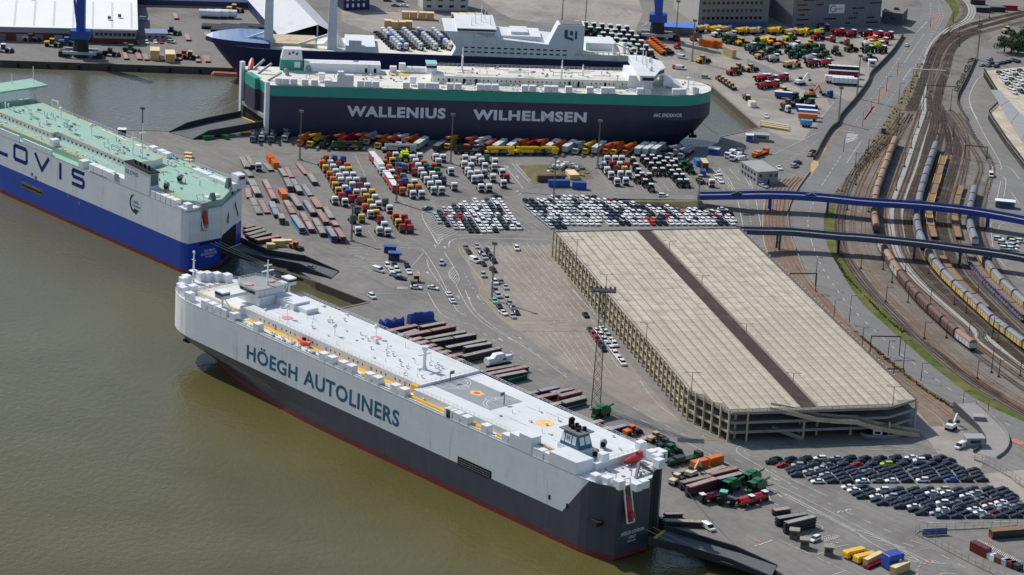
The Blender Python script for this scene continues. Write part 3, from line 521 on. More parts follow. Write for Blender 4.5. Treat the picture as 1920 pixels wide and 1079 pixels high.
for m_,r_ in ((w_ship,(176,160,132)),(c_grey,(104,92,84)),(c_navy,(66,60,66)),(c_dkblue,(60,52,56))): add_wear(m_,plates=0.08,run=(r_,0.75))
for m_ in (w_deck,w_warm,c_gdeck): add_wear(m_,0.05,0.0,0.03)
def superell(u,n): return max(0.0,1-max(0.0,u) ** n) ** (1/n)
class Ship:
    dz=0.0
    def __init__(s,name,label,fr,L,B,top,zb,mats,rake=9,tb_deck=0.90,n_deck=2.2,tb_wl=0.66,n_wl=1.5,stern_w=0.78,stern_len=11,red=1.2,sternz=0.0,flare=0.75,xp=0.0,xs=0.0,kn=None):
        s.f,s.L,s.B,s.top=fr,L,B,top
        s.e=thing(name,label,'ship',fr.w(0,0,0),fr.rz)
        h=B/2;ts=sorted(set([0,stern_len*0.5/L,stern_len/L,9/L,19.5/L,0.1,0.13]+[0.13+0.5*i/8 for i in range(9)]+[0.63+0.37*(1-(1-i/18) ** 1.9) for i in range(19)]))
        s.ts=ts;rings=[]
        def half(t,z):
            k=max(0.0,min(1.0,z/(top*flare)));k=k*k*(3-2*k)
            hw=h*superell((t-tb_wl)/(1-tb_wl),n_wl) if t > tb_wl else h
            hd=h*superell((t-tb_deck)/(1-tb_deck),n_deck) if t > tb_deck else h
            v=hw+(hd-hw)*k;x=t*L
            if x < stern_len: v=min(v,h*(stern_w+(1-stern_w)*math.sin(x/stern_len*math.pi/2)))
            return v
        def X(t,z):
            k=1-max(0.0,min(1.0,z/(top*flare)));r=rake*k ** 1.1
            return t*L-r*max(0.0,(t-0.6)/0.4) ** 2
        s.half,s.X=half,X
        cols=[]
        for t in ts:
            b=zb(t*L);lv=[-3.0+(sternz+3.5 if t*L < 1 else 0),max(red,0),red+(b-red)*0.35,red+(b-red)*0.7,b,b+(top-b)*0.5,top]
            cols.append(([(X(t,z),half(t,z),z) for z in lv]))
        mb=MB();n=7;sh=lambda x,d: x+d*max(0.0,1-x/45) ** 1.5          # quarter stern: each side ends at its own station
        stb=[[(sh(p[0],xs),-p[1],p[2]) for p in c] for c in cols];cols=[[(sh(p[0],xp),p[1],p[2]) for p in c] for c in cols]
        for j in range(len(ts)-1):
            for i in range(n-1):
                mi=0 if i == 0 else (1 if i < 4 else 2)
                a,b,c,d=cols[j][i],cols[j+1][i],cols[j+1][i+1],cols[j][i+1]
                mb.add([a,d,c,b],[(0,1,2,3)],mi);mb.add([stb[j][i],stb[j+1][i],stb[j+1][i+1],stb[j][i+1]],[(0,1,2,3)],mi)
        for i in range(n-1):
            a,d,b_,c_=cols[0][i],cols[0][i+1],stb[0][i],stb[0][i+1];mi=0 if i == 0 else (1 if i < 4 else 2)
            if kn: k0,k1=(kn[0],kn[1],a[2]),(kn[0],kn[1],d[2]);mb.add([k0,k1,d,a],[(0,1,2,3)],mi);mb.add([b_,c_,k1,k0],[(0,1,2,3)],mi)
            else: mb.add([b_,c_,d,a],[(0,1,2,3)],mi)
        s.outline=[(c[-1][0],c[-1][1]) for c in cols]+[(c[-1][0],c[-1][1]) for c in stb][::-1]+([kn] if kn else [])
        hm=mb.mesh('hull',mats);
        bm=bmesh.new();bm.from_mesh(hm);bmesh.ops.remove_doubles(bm,verts=bm.verts,dist=0.001);bm.to_mesh(hm);bm.free()
        s.hull=link('hull',hm,s.e)
    def deck(s,m,z,name='deck',inset=0.0,x0=None,x1=None):
        """the hull outline filled at height z"""
        P=[(max(x0 if x0 is not None else-1e9,min(x1 if x1 is not None else 1e9,x)),max(-abs(y)+0,y) if False else (y-math.copysign(min(inset,abs(y)),y))) for x,y in s.outline]
        Q=[]
        for p in P:
            if not Q or (Vector(p)-Vector(Q[-1])).length > 0.02: Q.append(p)
        if (Vector(Q[0])-Vector(Q[-1])).length < 0.02: Q.pop()
        return MB().prism(Q,z-0.3,z).build(name,m,s.e)
    def loc(s,zn,x,y,z): return s.f.s(zn,x,y,z+s.dz)
    def part(s,name,mb,m,parent=None): return mb.build(name,m,parent or s.e)
    def boxes(s,name,zn,pts,ztop,d,m,parent=None,lift=0.55):
        """cowl boxes: photo point of each top-face centre at height ztop; d = (along, across, high); a slim dark plinth carries each"""
        out=[]
        for i,p in enumerate(pts):
            x,y=s.loc(zn,p[0],p[1],ztop);dd=p[2] if len(p) > 2 else d
            t=max(0.004,min(0.995,(x+(dd[0]/2 if x > s.L/2 else-dd[0]/2))/s.L));lim=max(0,s.half(t,s.top)-dd[1]/2-0.12);x=min(x,s.L-dd[0]/2-1.0);y=max(-lim,min(lim,y))
            key=(name,dd,m.name)
            if key not in s.__class__.cache:
                mb=MB();mb.box(-dd[0]/2,dd[0]/2,-dd[1]/2,dd[1]/2,-dd[2],0);bv=mb.mesh(name,[m,w_ship])
                bm=bmesh.new();bm.from_mesh(bv);bmesh.ops.bevel(bm,geom=bm.edges[:],offset=min(0.12,dd[2]*0.2),segments=1,affect='EDGES');bm.to_mesh(bv);bm.free()
                s.__class__.cache[key]=bv
            out.append(link(name,s.__class__.cache[key],parent or s.e,(x,y,ztop)))
        return out
    cache={}
    def rail(s,pts,z,h=1.1,name='railing',m=None,step=2.0,closed=False):
        mb=MB();P=[Vector((p[0],p[1],z)) for p in pts]
        for a,b in zip(P,P[1:]):
            for k in (h,h*0.55): mb.bar(a+Vector((0,0,k)),b+Vector((0,0,k)),0.07)
            n=max(1,int((b-a).length/step))
            for i in range(n): q=a+(b-a)*(i/n);mb.bar(q,q+Vector((0,0,h)),0.07)
        return mb.build(name,m or w_box,s.e)
    def text(s,txt,x0,x1,z0,z1,side,m,y=None,weight=0.02,space=1.0,name='lettering',skew=0):
        """lettering on the side plating from x0 (left) to x1 (right) as read from outside"""
        y=(s.B/2+0.02)*side if y is None else y
        me=text_mesh(txt,abs(x1-x0),z1-z0,m,weight,space);o=link(name,me,s.e,(x0,y,z0))
        o.rotation_euler=(R(90),0,R(180) if side > 0 else 0);return o
    def pole(s,x,y,z0,z1,r=0.15,m=None,name='mast',r2=None): return MB().cyl((x,y,z0),(x,y,z1),r,6,r2=r2).build(name,m or w_box,s.e)
    def vents(s,zn,pts,z,h=1.2,r=0.35,m=None,hood=True):
        for p in pts:
            x,y=s.loc(zn,p[0],p[1],z)
            if 'vent' not in s.cache or True:
                k=('vent',h,r)
                if k not in s.cache:
                    mb=MB();mb.cyl((0,0,0),(0,0,h),r*0.55,6);mb.cyl((0,0,h*0.75),(0,0,h*1.25),r,8,r2=r*0.9);s.cache[k]=mb.mesh('vent',m or w_box)
            link('vent',s.cache[k],s.e,(x,y,z))
    def cowl(s,zn,x,y,z,h=3.2,r=1.0):
        X_,Y_=s.loc(zn,x,y,z);c=MB();c.cyl((X_,Y_,z),(X_,Y_,z+h*0.5),r,10,r2=r*0.8);c.sphere((X_-0.5,Y_+0.3,z+h*0.62),r*1.15,10,6,0,1.0);o=c.build('cowl_vent',c_grydk,s.e)
        MB().cyl((X_-0.9,Y_+0.9,z+h*0.5),(X_-1.2,Y_+1.2,z+h*0.5),r*0.85,10).build('cowl_mouth',c_black,o)

# ---------------------------------------------------------------- white ship with charcoal underside (front)
zbH=lambda x: 23.5 if x < 9 else (23.5-(x-9)*13.2/10.5 if x < 19.5 else (10.3 if x < 150 else 10.3+(x-150)*0.012))
H=Ship('white_car_carrier','white car carrier with charcoal lower hull and blue lettering on its side, nearest ship',FH,228,32.3,23.6,zbH,[c_red,c_grey,w_ship],rake=20,tb_deck=0.905,n_deck=2.1,tb_wl=0.60,n_wl=1.45,stern_w=0.78,stern_len=12,red=1.9,flare=0.47,xs=9.0,kn=(0.0,-1.2))
H.deck(w_deck,23.55,'side_deck')
up=MB();up.box(94,188,-16.0,9.4,23.56,26.6);up.box(188,213,-11.5,9.4,23.56,25.0)
uo=H.part('upper_deck',up,w_deck)
ad=MB();ad.prism([(13.5,9.0),(24,9.0),(24,12.2),(94,12.2),(94,-16.0),(14.6,-13.4)],23.56,25.8);ao=H.part('aft_deck',ad,w_deck)
# basketball court
MB().add([(66,-9.2,25.82),(94,-9.2,25.82),(94,4.7,25.82),(66,4.7,25.82)],[(0,1,2,3)]).build('sports_court',mat('court_grey',(146,149,152),0.6,0.06,0.3),H.e)
ct=MB()
def arc(mb,cx,cy,r,a0,a1,z,w=0.16,n=18): mb.ribbon([Vector((cx+r*math.cos(a0+(a1-a0)*i/n),cy+r*math.sin(a0+(a1-a0)*i/n),0)) for i in range(n+1)],w,z)
for cx,sg in ((92.3,1),(67.7,-1)):
    for r in (6.2,5.2): arc(ct,cx,-2.2,r,R(90) if sg > 0 else R(-90),R(270) if sg > 0 else R(90),25.85)
    arc(ct,cx-sg*5.8,-2.2,1.8,0,R(360),25.855);ct.ribbon([Vector((cx,-4.4,0)),Vector((cx-sg*5.8,-3.9,0))],0.14,25.86);ct.ribbon([Vector((cx,0,0)),Vector((cx-sg*5.8,-0.5,0))],0.14,25.86)
ct.build('court_lines',w_box,H.e,kind='stuff')
cl=MB();cl.prism([(80+3.0*math.cos(a)*(1 if i % 2 == 0 else 0.78),-2.2+2.3*math.sin(a)*(1 if i % 2 == 0 else 0.78)) for i,a in enumerate([R(36*k) for k in range(10)])],25.83,25.85);co=cl.build('court_emblem',c_pyel,H.e)
arc_b=MB();arc_b.sphere((80,-2.2,25.86),1.1,12,2,0,0.02,half=True);arc_b.build('court_ball',c_sail,co)
for cx,sg in ((93.0,1),(67.2,-1)):
    hp=MB();hp.bar((cx,-2.2,25.8),(cx,-2.2,29),0.25);hp.box(cx-sg*0.9-0.06,cx-sg*0.9+0.06,-3.1,-1.3,28.6,29.7);hp.bar((cx,-2.2,29),(cx-sg*0.9,-2.2,29.1),0.2);hp.build('basketball_hoop',c_dkgr,H.e)
# landing circle and its words
lx,ly=H.loc('Y5',1285,455,25.8);dsc=MB();dsc.cyl((lx,ly,25.81),(lx,ly,25.84),3.0,24);dsc.build('landing_circle',c_disc,H.e)
for txt,a,b in (('WINCH',(1160,450),(1285,500)),('ONLY',(1290,415),(1400,455))):
    p,q=H.loc('Y5',*a,25.8),H.loc('Y5',*b,25.8);o=link('deck_lettering',text_mesh(txt,math.dist(p,q),1.7,w_box,0.03),H.e,(p[0],p[1],25.83),math.atan2(q[1]-p[1],q[0]-p[0]))
# yellow walkway and pipes along the port side
yl=MB();yl.box(97,182,9.5,11.2,23.56,23.7);yl.box(94.2,97,9.45,10.6,23.56,26.3);yl.build('yellow_walkway',c_yel,H.e)
for a,b in (((110,13.6),(117,13.6)),((122,13.7),(127,13.7)),((133,13.7),(138,13.7)),((70,14.1),(96,14.1)),((46,14.1),(52,14.1)),((56,14.1),(63,14.1))):
    MB().box(a[0],b[0],a[1]-0.7,a[1]+0.7,23.56,24.5,ty=0.3).build('yellow_pipe_cover',c_yel,H.e)
wn=MB()
for i in range(34):
    x=99+i*2.35
    if i % 5 != 4: wn.box(x,x+0.55,9.39,9.43,24.7,25.4)
wn.build('porthole_row',glassm,uo,kind='stuff')
for x in (101,118,141,168): MB().box(x,x+0.9,9.39,9.46,23.75,25.6).build('door',c_grydk,uo)
H.rail([(94.5,9.2),(187,9.2)],26.6);H.rail([(94.5,-15.8),(187,-15.8)],26.6);H.rail([(14,-13),(93.5,-15.8)],25.8);H.rail([(24.5,12),(93.5,12)],25.8);H.rail([(190,-11),(212,-11),(212,9)],25.0);H.rail([(94,-15.5),(94,9.0)],26.6)
od=[(x,y-math.copysign(0.5,y)) for x,y in H.outline];H.rail([p for p in od if p[0] > 188 and p[1] < 0][::-1] ,23.6,step=3);H.rail([p for p in od if p[0] > 188 and p[1] > 0],23.6,step=3)
yb=MB();yb.ribbon([Vector((189,9.0,0)),Vector((212.4,9.0,0)),Vector((212.4,-11,0)),Vector((189,-11,0))],1.0,25.03);yb.build('yellow_deck_border',c_pyel,H.e)
fd=MB();fd.box(213.6,219,-9,6,23.58,23.62);fd.build('forecastle_plate',c_grydk,H.e)
# wheelhouse
wh=MB();wh.box(184,196,-6.5,4.5,26.6,29.6,ty=0.0);wh.box(174,185.5,-9.5,-2.4,26.58,29.0);wh.box(168.5,174.01,-8.8,-3.6,26.58,28.2)
who=H.part('wheelhouse',wh,w_ship)
MB().prism([(185,-7),(185,5),(194,5),(198,2.6),(198,-4.6),(194,-7)],29.6,31.9).build('bridge_deckhouse',w_ship,who)
MB().prism([(184.6,-7.5),(184.6,5.5),(194.3,5.5),(198.6,2.9),(198.6,-4.9),(194.3,-7.5)],31.9,32.15).build('bridge_roof',c_grydk,who)
MB().prism([(185.6,-7.08),(185.6,5.08),(194.05,5.08),(198.08,2.64),(198.08,-4.64),(194.05,-7.08)],30.4,31.4,cap=False).build('bridge_windows',glassm,who)
for sg in (1,-1):
    a=5 if sg > 0 else-7;e_=15.8*sg;wg=MB();wg.box(190,193.4,min(a,e_),max(a,e_),29.4,30.5);wg.box(189.6,193.8,min(e_,e_-3.2*sg),max(e_,e_-3.2*sg),29.35,31.6);wgo=wg.build('bridge_wing',w_ship,who)
    MB().box(189.5,193.9,min(e_+0.1*sg,e_-3.3*sg),max(e_+0.1*sg,e_-3.3*sg),31.65,31.85).build('wing_roof',w_box,wgo);MB().box(189.55,193.85,min(e_+0.05*sg,e_-3.25*sg),max(e_+0.05*sg,e_-3.25*sg),30.6,31.35).build('wing_windows',glassm,wgo)
    st=MB();st.bar((191.5,e_-1.5*sg,23.6),(191.5,e_-1.5*sg,29.4),0.5);st.bar((191.5,e_-6*sg,23.6),(191.5,e_-2*sg,29.4),0.3);st.build('wing_support',w_ship,wgo)
ms=MB();ms.cyl((188,-2,32.1),(188,-2,41),0.45,8,r2=0.2);ms.box(187.7,188.3,-4.5,0.5,37,37.3);ms.box(187.8,188.2,-3.6,-0.4,39,39.25);ms.bar((188,-2,32.2),(186,-3.5,36),0.15);ms.bar((188,-2,32.2),(186,-0.5,36),0.15);ms.build('radar_mast',w_box,H.e)
H.rail([(185,-7),(185,5),(194,5),(198,2.6),(198,-4.6),(194,-7),(185,-7)],32.15,1.0)
for x,y,z in ((191.5,3.2,32.2),(190.5,-5.2,32.2)): d=MB();d.cyl((x,y,z),(x,y,z+0.35),1.5,14);d.build('faded_red_platform',c_pinkred,H.e)
for zn,x,y in (('B1',1370,640),('B2',870,205)): X_,Y_=H.loc(zn,x,y,26.6);d=MB();d.cyl((X_,Y_,26.61),(X_,Y_,26.75),1.9,14);d.build('faded_red_platform',c_pinkred,H.e);sd_=MB();sd_.cyl((X_,Y_,26.7),(X_,Y_,30.2),0.12,6);sd_.sphere((X_,Y_,30.6),0.85,10,6);sd_.build('satellite_dome',w_box,H.e)
for zn,x,y,h in (('B2',405,175,3.0),): X_,Y_=H.loc(zn,x,y,26.6);sd_=MB();sd_.cyl((X_,Y_,26.6),(X_,Y_,26.6+h),0.15,6);sd_.sphere((X_,Y_,26.9+h),0.8,10,6);sd_.build('satellite_dome',w_box,H.e)
for x,y in ((1650,745),(1850,690)): X_,Y_=H.loc('B1',x,y,26.6);H.pole(X_,Y_,26.6,29.0,0.18,name='vent_pole')
H.vents('B2',[(330,25),(375,25),(515,10),(155,95),(695,165),(780,235),(815,330),(985,355),(990,400),(1060,405),(1135,470),(1150,520),(1215,545),(1190,620),(1470,505),(1560,505),(1535,540),(1575,560),(1610,545),(1385,650)],26.6,0.9,0.45)
X_,Y_=H.loc('B2',1410,555,26.6);sm=MB();sm.cyl((X_,Y_,26.6),(X_,Y_,28.2),1.1,12,r2=0.6);sm.cyl((X_,Y_,28.2),(X_,Y_,33),0.6,12,r2=0.55);sm.box(X_-0.4,X_+0.4,Y_-2.4,Y_+2.4,31.6,32.0);sm.cyl((X_,Y_,33),(X_,Y_,34.4),0.9,10,r2=1.2);sm.build('signal_mast',w_ship,H.e)
X_,Y_=H.loc('B2',865,260,26.6);sm=MB();sm.box(X_-0.9,X_+0.9,Y_-0.7,Y_+0.7,26.6,28.2,tx=0.3,ty=0.2);sm.build('vent_trunk',w_box,H.e)
X_,Y_=H.loc('B1',315,235,23.6);fm=MB();fm.cyl((X_,Y_,23.6),(X_,Y_,34.5),0.45,8,r2=0.2);fm.box(X_-1.2,X_+1.2,Y_-1.2,Y_+1.2,27.6,27.9);fm.box(X_-0.9,X_+0.9,Y_-0.2,Y_+0.2,31.5,31.8);fm.sphere((X_,Y_,34.6),0.5,8,5);fm.build('fore_mast',w_box,H.e)
# cowl boxes round the deck edge
bx=(3.0,2.5,3.0)
H.boxes('vent_box','B1',[(195,160),(160,190),(150,258),(170,290),(238,358),(395,122),(475,122),(585,128),(700,142),(965,202),(310,268),(715,590),(990,708),(400,448),(480,482),(560,520),(620,550)],26.5,bx,w_box)
H.boxes('vent_box','B2',[(240,378),(330,422),(450,478),(545,518),(760,606),(845,648),(1045,736),(1135,782),(1640,1010)],26.4,bx,w_box)
H.boxes('vent_box','Y5',[(540,362),(592,386),(648,416),(800,478),(955,548),(1000,574),(1170,645),(1215,664),(1275,690)],26.4,bx,w_box)
H.boxes('vent_box','B3',[(735,762),(830,812),(930,870)],25.6,(3.0,2.6,2.8),w_box);H.boxes('vent_box','B3',[(1330,858),(1420,822)],25.4,(2.4,2.6,2.4),w_box);H.boxes('vent_box','B3',[(1380,325),(900,472),(1600,492),(1615,550),(1520,440)],28.4,(2.6,2.6,2.8),w_box)
sb=MB()
for x0,x1,z1 in ((34.4,40.0,29.0),(40.02,44.2,27.7),(14.6,26.5,27.4)): sb.box(x0,x1,12.25 if x0 > 30 else 9.05,16.13,23.58,z1)
sb.build('side_house',w_ship,H.e)
pk=MB();pk.box(27.4,34.3,12.25,13.4,23.57,26.6);pk.build('recess_back',m_rust,H.e)
# funnel
FU={o.name for o in H.e.children}
fx,fy=25.5,7.0;fu=MB();fu.box(20.8,30.2,5.2,11.8,25.8,28.4);fb=fu.build('funnel_base',w_ship,H.e)
f2=MB();f2.box(21.4,29.8,5.6,11.4,28.4,36.0,tx=1.3,ty=0.7);fo=f2.build('funnel',c_lblue,H.e)
f3=MB();f3.box(21.2,30,5.4,11.6,35.6,36.1);f3.build('funnel_rim',c_dkgr,fo)
f4=MB()
for i,(x,y,h) in enumerate(((28.2,8.4,3.6),(26.5,7.6,2.2),(26.5,9.4,2.0),(25.0,8.2,2.0),(24.0,9.6,1.6),(23.4,7.4,1.9))): f4.cyl((x,y,36),(x,y,36+h),0.6 if i else 0.9,8)
f4.sphere((28.2,8.2,39.6),1.0,10,6);f4.build('exhaust_pipes',c_black,fo)
def trap(x0,x1,z0,z1,y0,y1): return [(x1,y0,z0),(x0,y0,z0),(x0,y1,z1),(x1,y1,z1)]
pn=MB();yy=lambda z: 11.4-0.7*(z-28.4)/7.6+0.02
for a,b in ((23.0,24.6),(25.0,27.6),(28.0,29.2)): pn.add(trap(a,b,30.0,34.0,yy(30.0),yy(34.0)),[(0,1,2,3)])
xx=lambda z: 21.4+1.3*(z-28.4)/7.6-0.02
for a,b in ((6.3,8.1),(8.6,10.4)): pn.add([(xx(30.2),a,30.2),(xx(30.2),b,30.2),(xx(33.8),b,33.8),(xx(33.8),a,33.8)],[(3,2,1,0)])
pno=pn.build('funnel_panel',w_box,fo)
o=link('funnel_letter',text_mesh('H',1.1,1.5,c_lblue,0.02),fo,(26.9,yy(31.2)+0.03,31.2));o.rotation_euler=(R(90-5),0,R(180))
for o in [c for c in H.e.children if c.name not in FU]:
    for q in [o]+list(o.children):
        if q.parent is H.e or True: q.location=(q.location.x,q.location.y-(2.4 if q.parent == H.e else 0),q.location.z)
        for v in q.data.vertices: v.co.z=25.8+(v.co.z-25.8)*(0.66 if v.co.z > 20 else 1) if v.co.z > 20 else v.co.z
    for q in o.children:
        if q.name.startswith('funnel_letter'): q.location.z=25.8+(q.location.z-25.8)*0.66
H.cowl('B3',890,410,25.8);H.cowl('B3',790,530,25.8);H.rail([(14.8,-13),(13.7,9.0)],25.8)
# stern: mooring deck, slot for the stern ramp, lifeboats, name
def on_quarter(kx,ky,ex,ey,u0,u1,z0,z1,out,m,name,par,th=0.5):     # a panel on the slanting quarter of a stern
    d=Vector((ex-kx,ey-ky,0));L_=d.length;d.normalize();nn_=Vector((d.y,-d.x,0));nn_=nn_ if nn_.x < 0 else-nn_;p=Vector((kx,ky,0))+d*u0*L_+nn_*out;q=Vector((kx,ky,0))+d*u1*L_+nn_*out
    return MB().wall([p,q],th,z0,z1).build(name,m,par)
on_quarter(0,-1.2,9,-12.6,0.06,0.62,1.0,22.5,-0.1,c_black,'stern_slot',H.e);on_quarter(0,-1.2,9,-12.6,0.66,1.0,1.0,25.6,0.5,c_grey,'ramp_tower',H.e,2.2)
tw=MB();tw.box(6.6,10.6,-14.2,-10.8,23.9,27.2);two=tw.build('winch_house',w_ship,H.e);MB().box(6.55,6.59,-13.2,-12.2,25.4,26.4).build('window',glassm,two)
for y in (3.0,-4.5): MB().bar((2.5,y,23.6),(5.5,-1.0,26.6),0.8).build('ramp_gantry',c_dkgr,H.e)
def lifeboat(x,y,z,L,rz,tilt=0):
    mb=MB();rings=[]
    for i in range(9):
        t=i/8;k=math.sin(math.pi*(0.08+0.84*t)) ** 0.55;rings.append([(L*(t-0.5),1.3*k*math.cos(a),1.25*k*math.sin(a)*(1.0 if math.sin(a) < 0 else 0.95)) for a in [2*math.pi*j/8 for j in range(8)]])
    mb.loft(rings,0,True,True);mb.box(-L*0.42,-L*0.2,-0.7,0.7,0.6,1.9);o=mb.build('lifeboat',c_life,H.e,loc=(x,y,z));o.rotation_euler=(0,tilt,rz);return o
lifeboat(11.5,-4.8,25.0,8.0,R(96));lifeboat(-0.9,9.0,17.0,8.5,R(0),R(-68))
da=MB()
for y in (7.6,10.4): da.bar((0.5,y,25.5),(-2.6,y,12.5),0.35);da.bar((3,y,23.8),(0.5,y,25.5),0.3)
da.bar((-2.6,7.6,12.5),(-2.6,10.4,12.5),0.3);da.bar((0.5,7.6,25.5),(0.5,10.4,25.5),0.3);da.build('lifeboat_davit',w_box,H.e)
for txt,y0,y1,z0,z1 in (('HÖEGH LONDON',10.1,0.6,7.4,8.7),('OSLO',6.9,4.0,5.9,6.8),('',7.2,3.8,4.9,5.4)):
    o=link('lettering',strokes(11,y0-y1,z1-z0,w_box) if not txt else text_mesh(txt,y0-y1,z1-z0,w_box,0.015),H.e,(-0.06,y0,z0));o.rotation_euler=(R(90),0,R(-90))
H.text('HÖEGH',175,147.6,12.9,19.1,1,c_lblue,weight=0.028,space=1.06);H.text('AUTOLINERS',144.4,95.6,13.0,18.6,1,c_lblue,weight=0.028,space=1.06)
dr=MB();dr.box(51.4,67.2,16.1,16.19,10.1,12.7);do=dr.build('side_door',c_black,H.e);g=MB()
for z in (10.4,11.1,11.8): g.box(52,66.6,16.2,16.26,z,z+0.18)
for i in range(12): g.box(52.2+i*1.3,52.35+i*1.3,16.2,16.25,10.4,12.2)
g.build('side_door_grating',c_dkgr,do)
for x,z in ((24.8,12.2),(17.0,12.0)): MB().box(x,x+0.9,16.1,16.2,z,z+1.5).build('pilot_hatch',c_black,H.e)
hp=MB();hp.box(3.2,8.8,14.2,16.4,11.0,12.1,ang=R(-16),org=(6,15.3));hp.build('mooring_port',c_black,H.e)
an=MB();an.cyl((212,12.6,9.5),(212.5,13.4,8.0),0.8,8);an.box(211,214,12.2,13.8,7.4,8.2);an.build('anchor',c_black,H.e)
rb=H.loc('B2',60,255,24.6);bo=MB();rg=[[(6*(t-0.5),1.1*math.sin(math.pi*(0.15+0.7*t))*math.cos(a),0.7*math.sin(a)) for a in [2*math.pi*j/8 for j in range(8)]] for t in [i/6 for i in range(7)]]
bo.loft(rg,0,True,True);bo.build('rescue_boat',c_sail,H.e,loc=(rb[0],rb[1],24.9));MB().box(rb[0]-0.6,rb[0]+0.6,rb[1]-0.4,rb[1]+0.4,25.2,26.3).build('boat_console',c_black,H.e)
def clutter(ship,name,x0,x1,y0,y1,z,n,m,seed):      # bollards, hatch coamings, pipe runs: too small to tell apart
    rr=random.Random(seed);q=MB()
    for i in range(n):
        x,y=rr.uniform(x0,x1),rr.uniform(y0,y1);k=rr.random()
        if k < 0.5: q.box(x,x+rr.uniform(0.4,1.4),y,y+rr.uniform(0.4,1.0),z,z+rr.uniform(0.2,0.8))
        elif k < 0.75: q.cyl((x,y,z),(x,y,z+rr.uniform(0.8,2.0)),0.14,5)
        else: q.bar((x,y,z+0.12),(x+rr.uniform(3,9),y,z+0.12),0.14)
    q.build(name,m,ship.e,kind='stuff')
clutter(H,'deck_clutter',96,180,-15,8,26.6,44,w_ship,1);clutter(H,'deck_clutter',16,62,-12,6,25.8,22,w_ship,2);clutter(H,'deck_clutter',196,219,-9,8,23.62,26,c_dkgr,3);clutter(H,'deck_clutter',1.5,12,-8,9,23.58,26,c_grydk,4);clutter(H,'deck_clutter',46,180,11.4,15.2,23.58,90,w_warm,5)
bl=MB()
for i in range(24):
    x=102+i*3.6;bl.box(x,x+1.4,14.6-(i % 3)*0.5,15.5,23.57,24.1+(i % 4)*0.2)
bl.build('deck_fittings',c_grydk,H.e,kind='stuff')
bw=MB();bw.box(30,190,15.6,15.9,23.58,24.3);bw.build('bulwark',w_ship,H.e)
def ramp(ship,name,L_edge,R_edge,m=None,girder=1.6,foot=0.0):
    """folding stern ramp in world coordinates (list of matching left/right points), with side girders, as a part of the ship"""
    inv=Matrix.Translation(ship.e.location) @ Matrix.Rotation(ship.f.rz,4,'Z');inv=inv.inverted()
    Lp=[inv @ p for p in L_edge];Rp=[inv @ p for p in R_edge];n=len(Lp)
    mb=MB();mb.add(Lp+Rp+[p-Vector((0,0,0.5)) for p in Lp+Rp],[(i,i+1,n+i+1,n+i) for i in range(n-1)]+[(2*n+i,3*n+i,3*n+i+1,2*n+i+1) for i in range(n-1)]+
                    [(i,2*n+i,2*n+i+1,i+1) for i in range(n-1)]+[(n+i+1,3*n+i+1,3*n+i,n+i) for i in range(n-1)])
    o=mb.build(name,m or m_rampd,ship.e)
    for E_ in (Lp,Rp):
        g=MB();g.wall(E_,0.5,lambda i: E_[i].z-0.8,lambda i: E_[i].z+girder*(1 if i < n-1 else 0.15));g.build('ramp_girder',m_rampk,o)
    ye=MB();ye.ribbon([Lp[0]*0.96+Lp[1]*0.04,Rp[0]*0.96+Rp[1]*0.04],1.0,None);ye.v=[(a,b,c+0.1) for a,b,c in ye.v];ye.build('ramp_edge_stripe',c_yel,o)
    return o
def ropes(ship,segs):
    inv=(Matrix.Translation(ship.e.location) @ Matrix.Rotation(ship.f.rz,4,'Z')).inverted()
    for a,b in segs:
        A,B=inv @ a,inv @ b;mb=MB();P=[A+(B-A)*t-Vector((0,0,4*1.2*t*(1-t))) for t in [i/8 for i in range(9)]]
        for p,q in zip(P,P[1:]): mb.cyl(p,q,0.09,5,cap=False)
        mb.build('mooring_rope',m_rope,ship.e)
ramp(H,'stern_ramp',[zat('A7',70,800,6.5),zat('A7',420,880,4.5),zat('A7',800,990,3.6),zat('A7',1180,1110,3.3)],[zat('A7',215,690,6.5),zat('A7',560,790,4.5),zat('A7',860,880,3.6),zat('A7',1230,1010,3.3)])
ropes(H,[(FH.w(-1,-2,8),zat('A7',900,960,3.3)),(FH.w(-1,1,8),zat('A7',1090,1075,3.3)),(FH.w(1,-12,22),zat('A7',880,850,3.3)),(FH.w(4,12,11.5),FH.w(-0.3,11,7))])

# ---------------------------------------------------------------- blue and white ship with a green deck (left)
zbG=lambda x: 12.0 if x > 6 else 12.0
G=Ship('green_deck_car_carrier','blue and white car carrier with green deck and royal blue lettering, left edge',FG,200,37.6,24.6,zbG,[c_red,c_blue,w_ship],rake=14,tb_deck=0.86,n_deck=2.0,tb_wl=0.62,stern_w=0.96,stern_len=4,red=1.6,flare=0.5,xs=15.0,kn=(0.0,2.8))
G.deck(c_gdeck,24.55,'side_deck')
MB().prism([(1.2,9.0),(8,15.4),(200*0.86,15.4),(172,-18.5),(17,-17.4),(1.2,1.8)],24.56,26.8).build('main_deck',c_gdeck,G.e)
def gwall(x0,x1,z0,z1,y0=15.6,y1=18.78,name='side_wall',m=w_ship): return MB().box(x0,x1,y0,y1,z0,z1).build(name,m,G.e)
gwall(91,111.5,24.57,26.7,18.2);gwall(114.4,172,24.57,27.0,18.2);gwall(69.0,72.2,24.57,27.4,15.5);gwall(0.8,7.0,24.57,25.4,12)
dh=MB();dh.prism([(104,10.3),(145,10.3),(145,-12.5),(52,-7),(50,-1.8),(52,8.2),(104,7.0)],26.81,29.5);dho=dh.build('deckhouse',w_ship,G.e)
MB().prism([(103.8,10.5),(145.2,10.5),(145.2,-12.7),(51.8,-7.2),(49.8,-1.8),(51.8,8.4),(103.8,7.2)],29.5,29.62).build('deckhouse_top',c_gdeck,dho)
yl=MB()
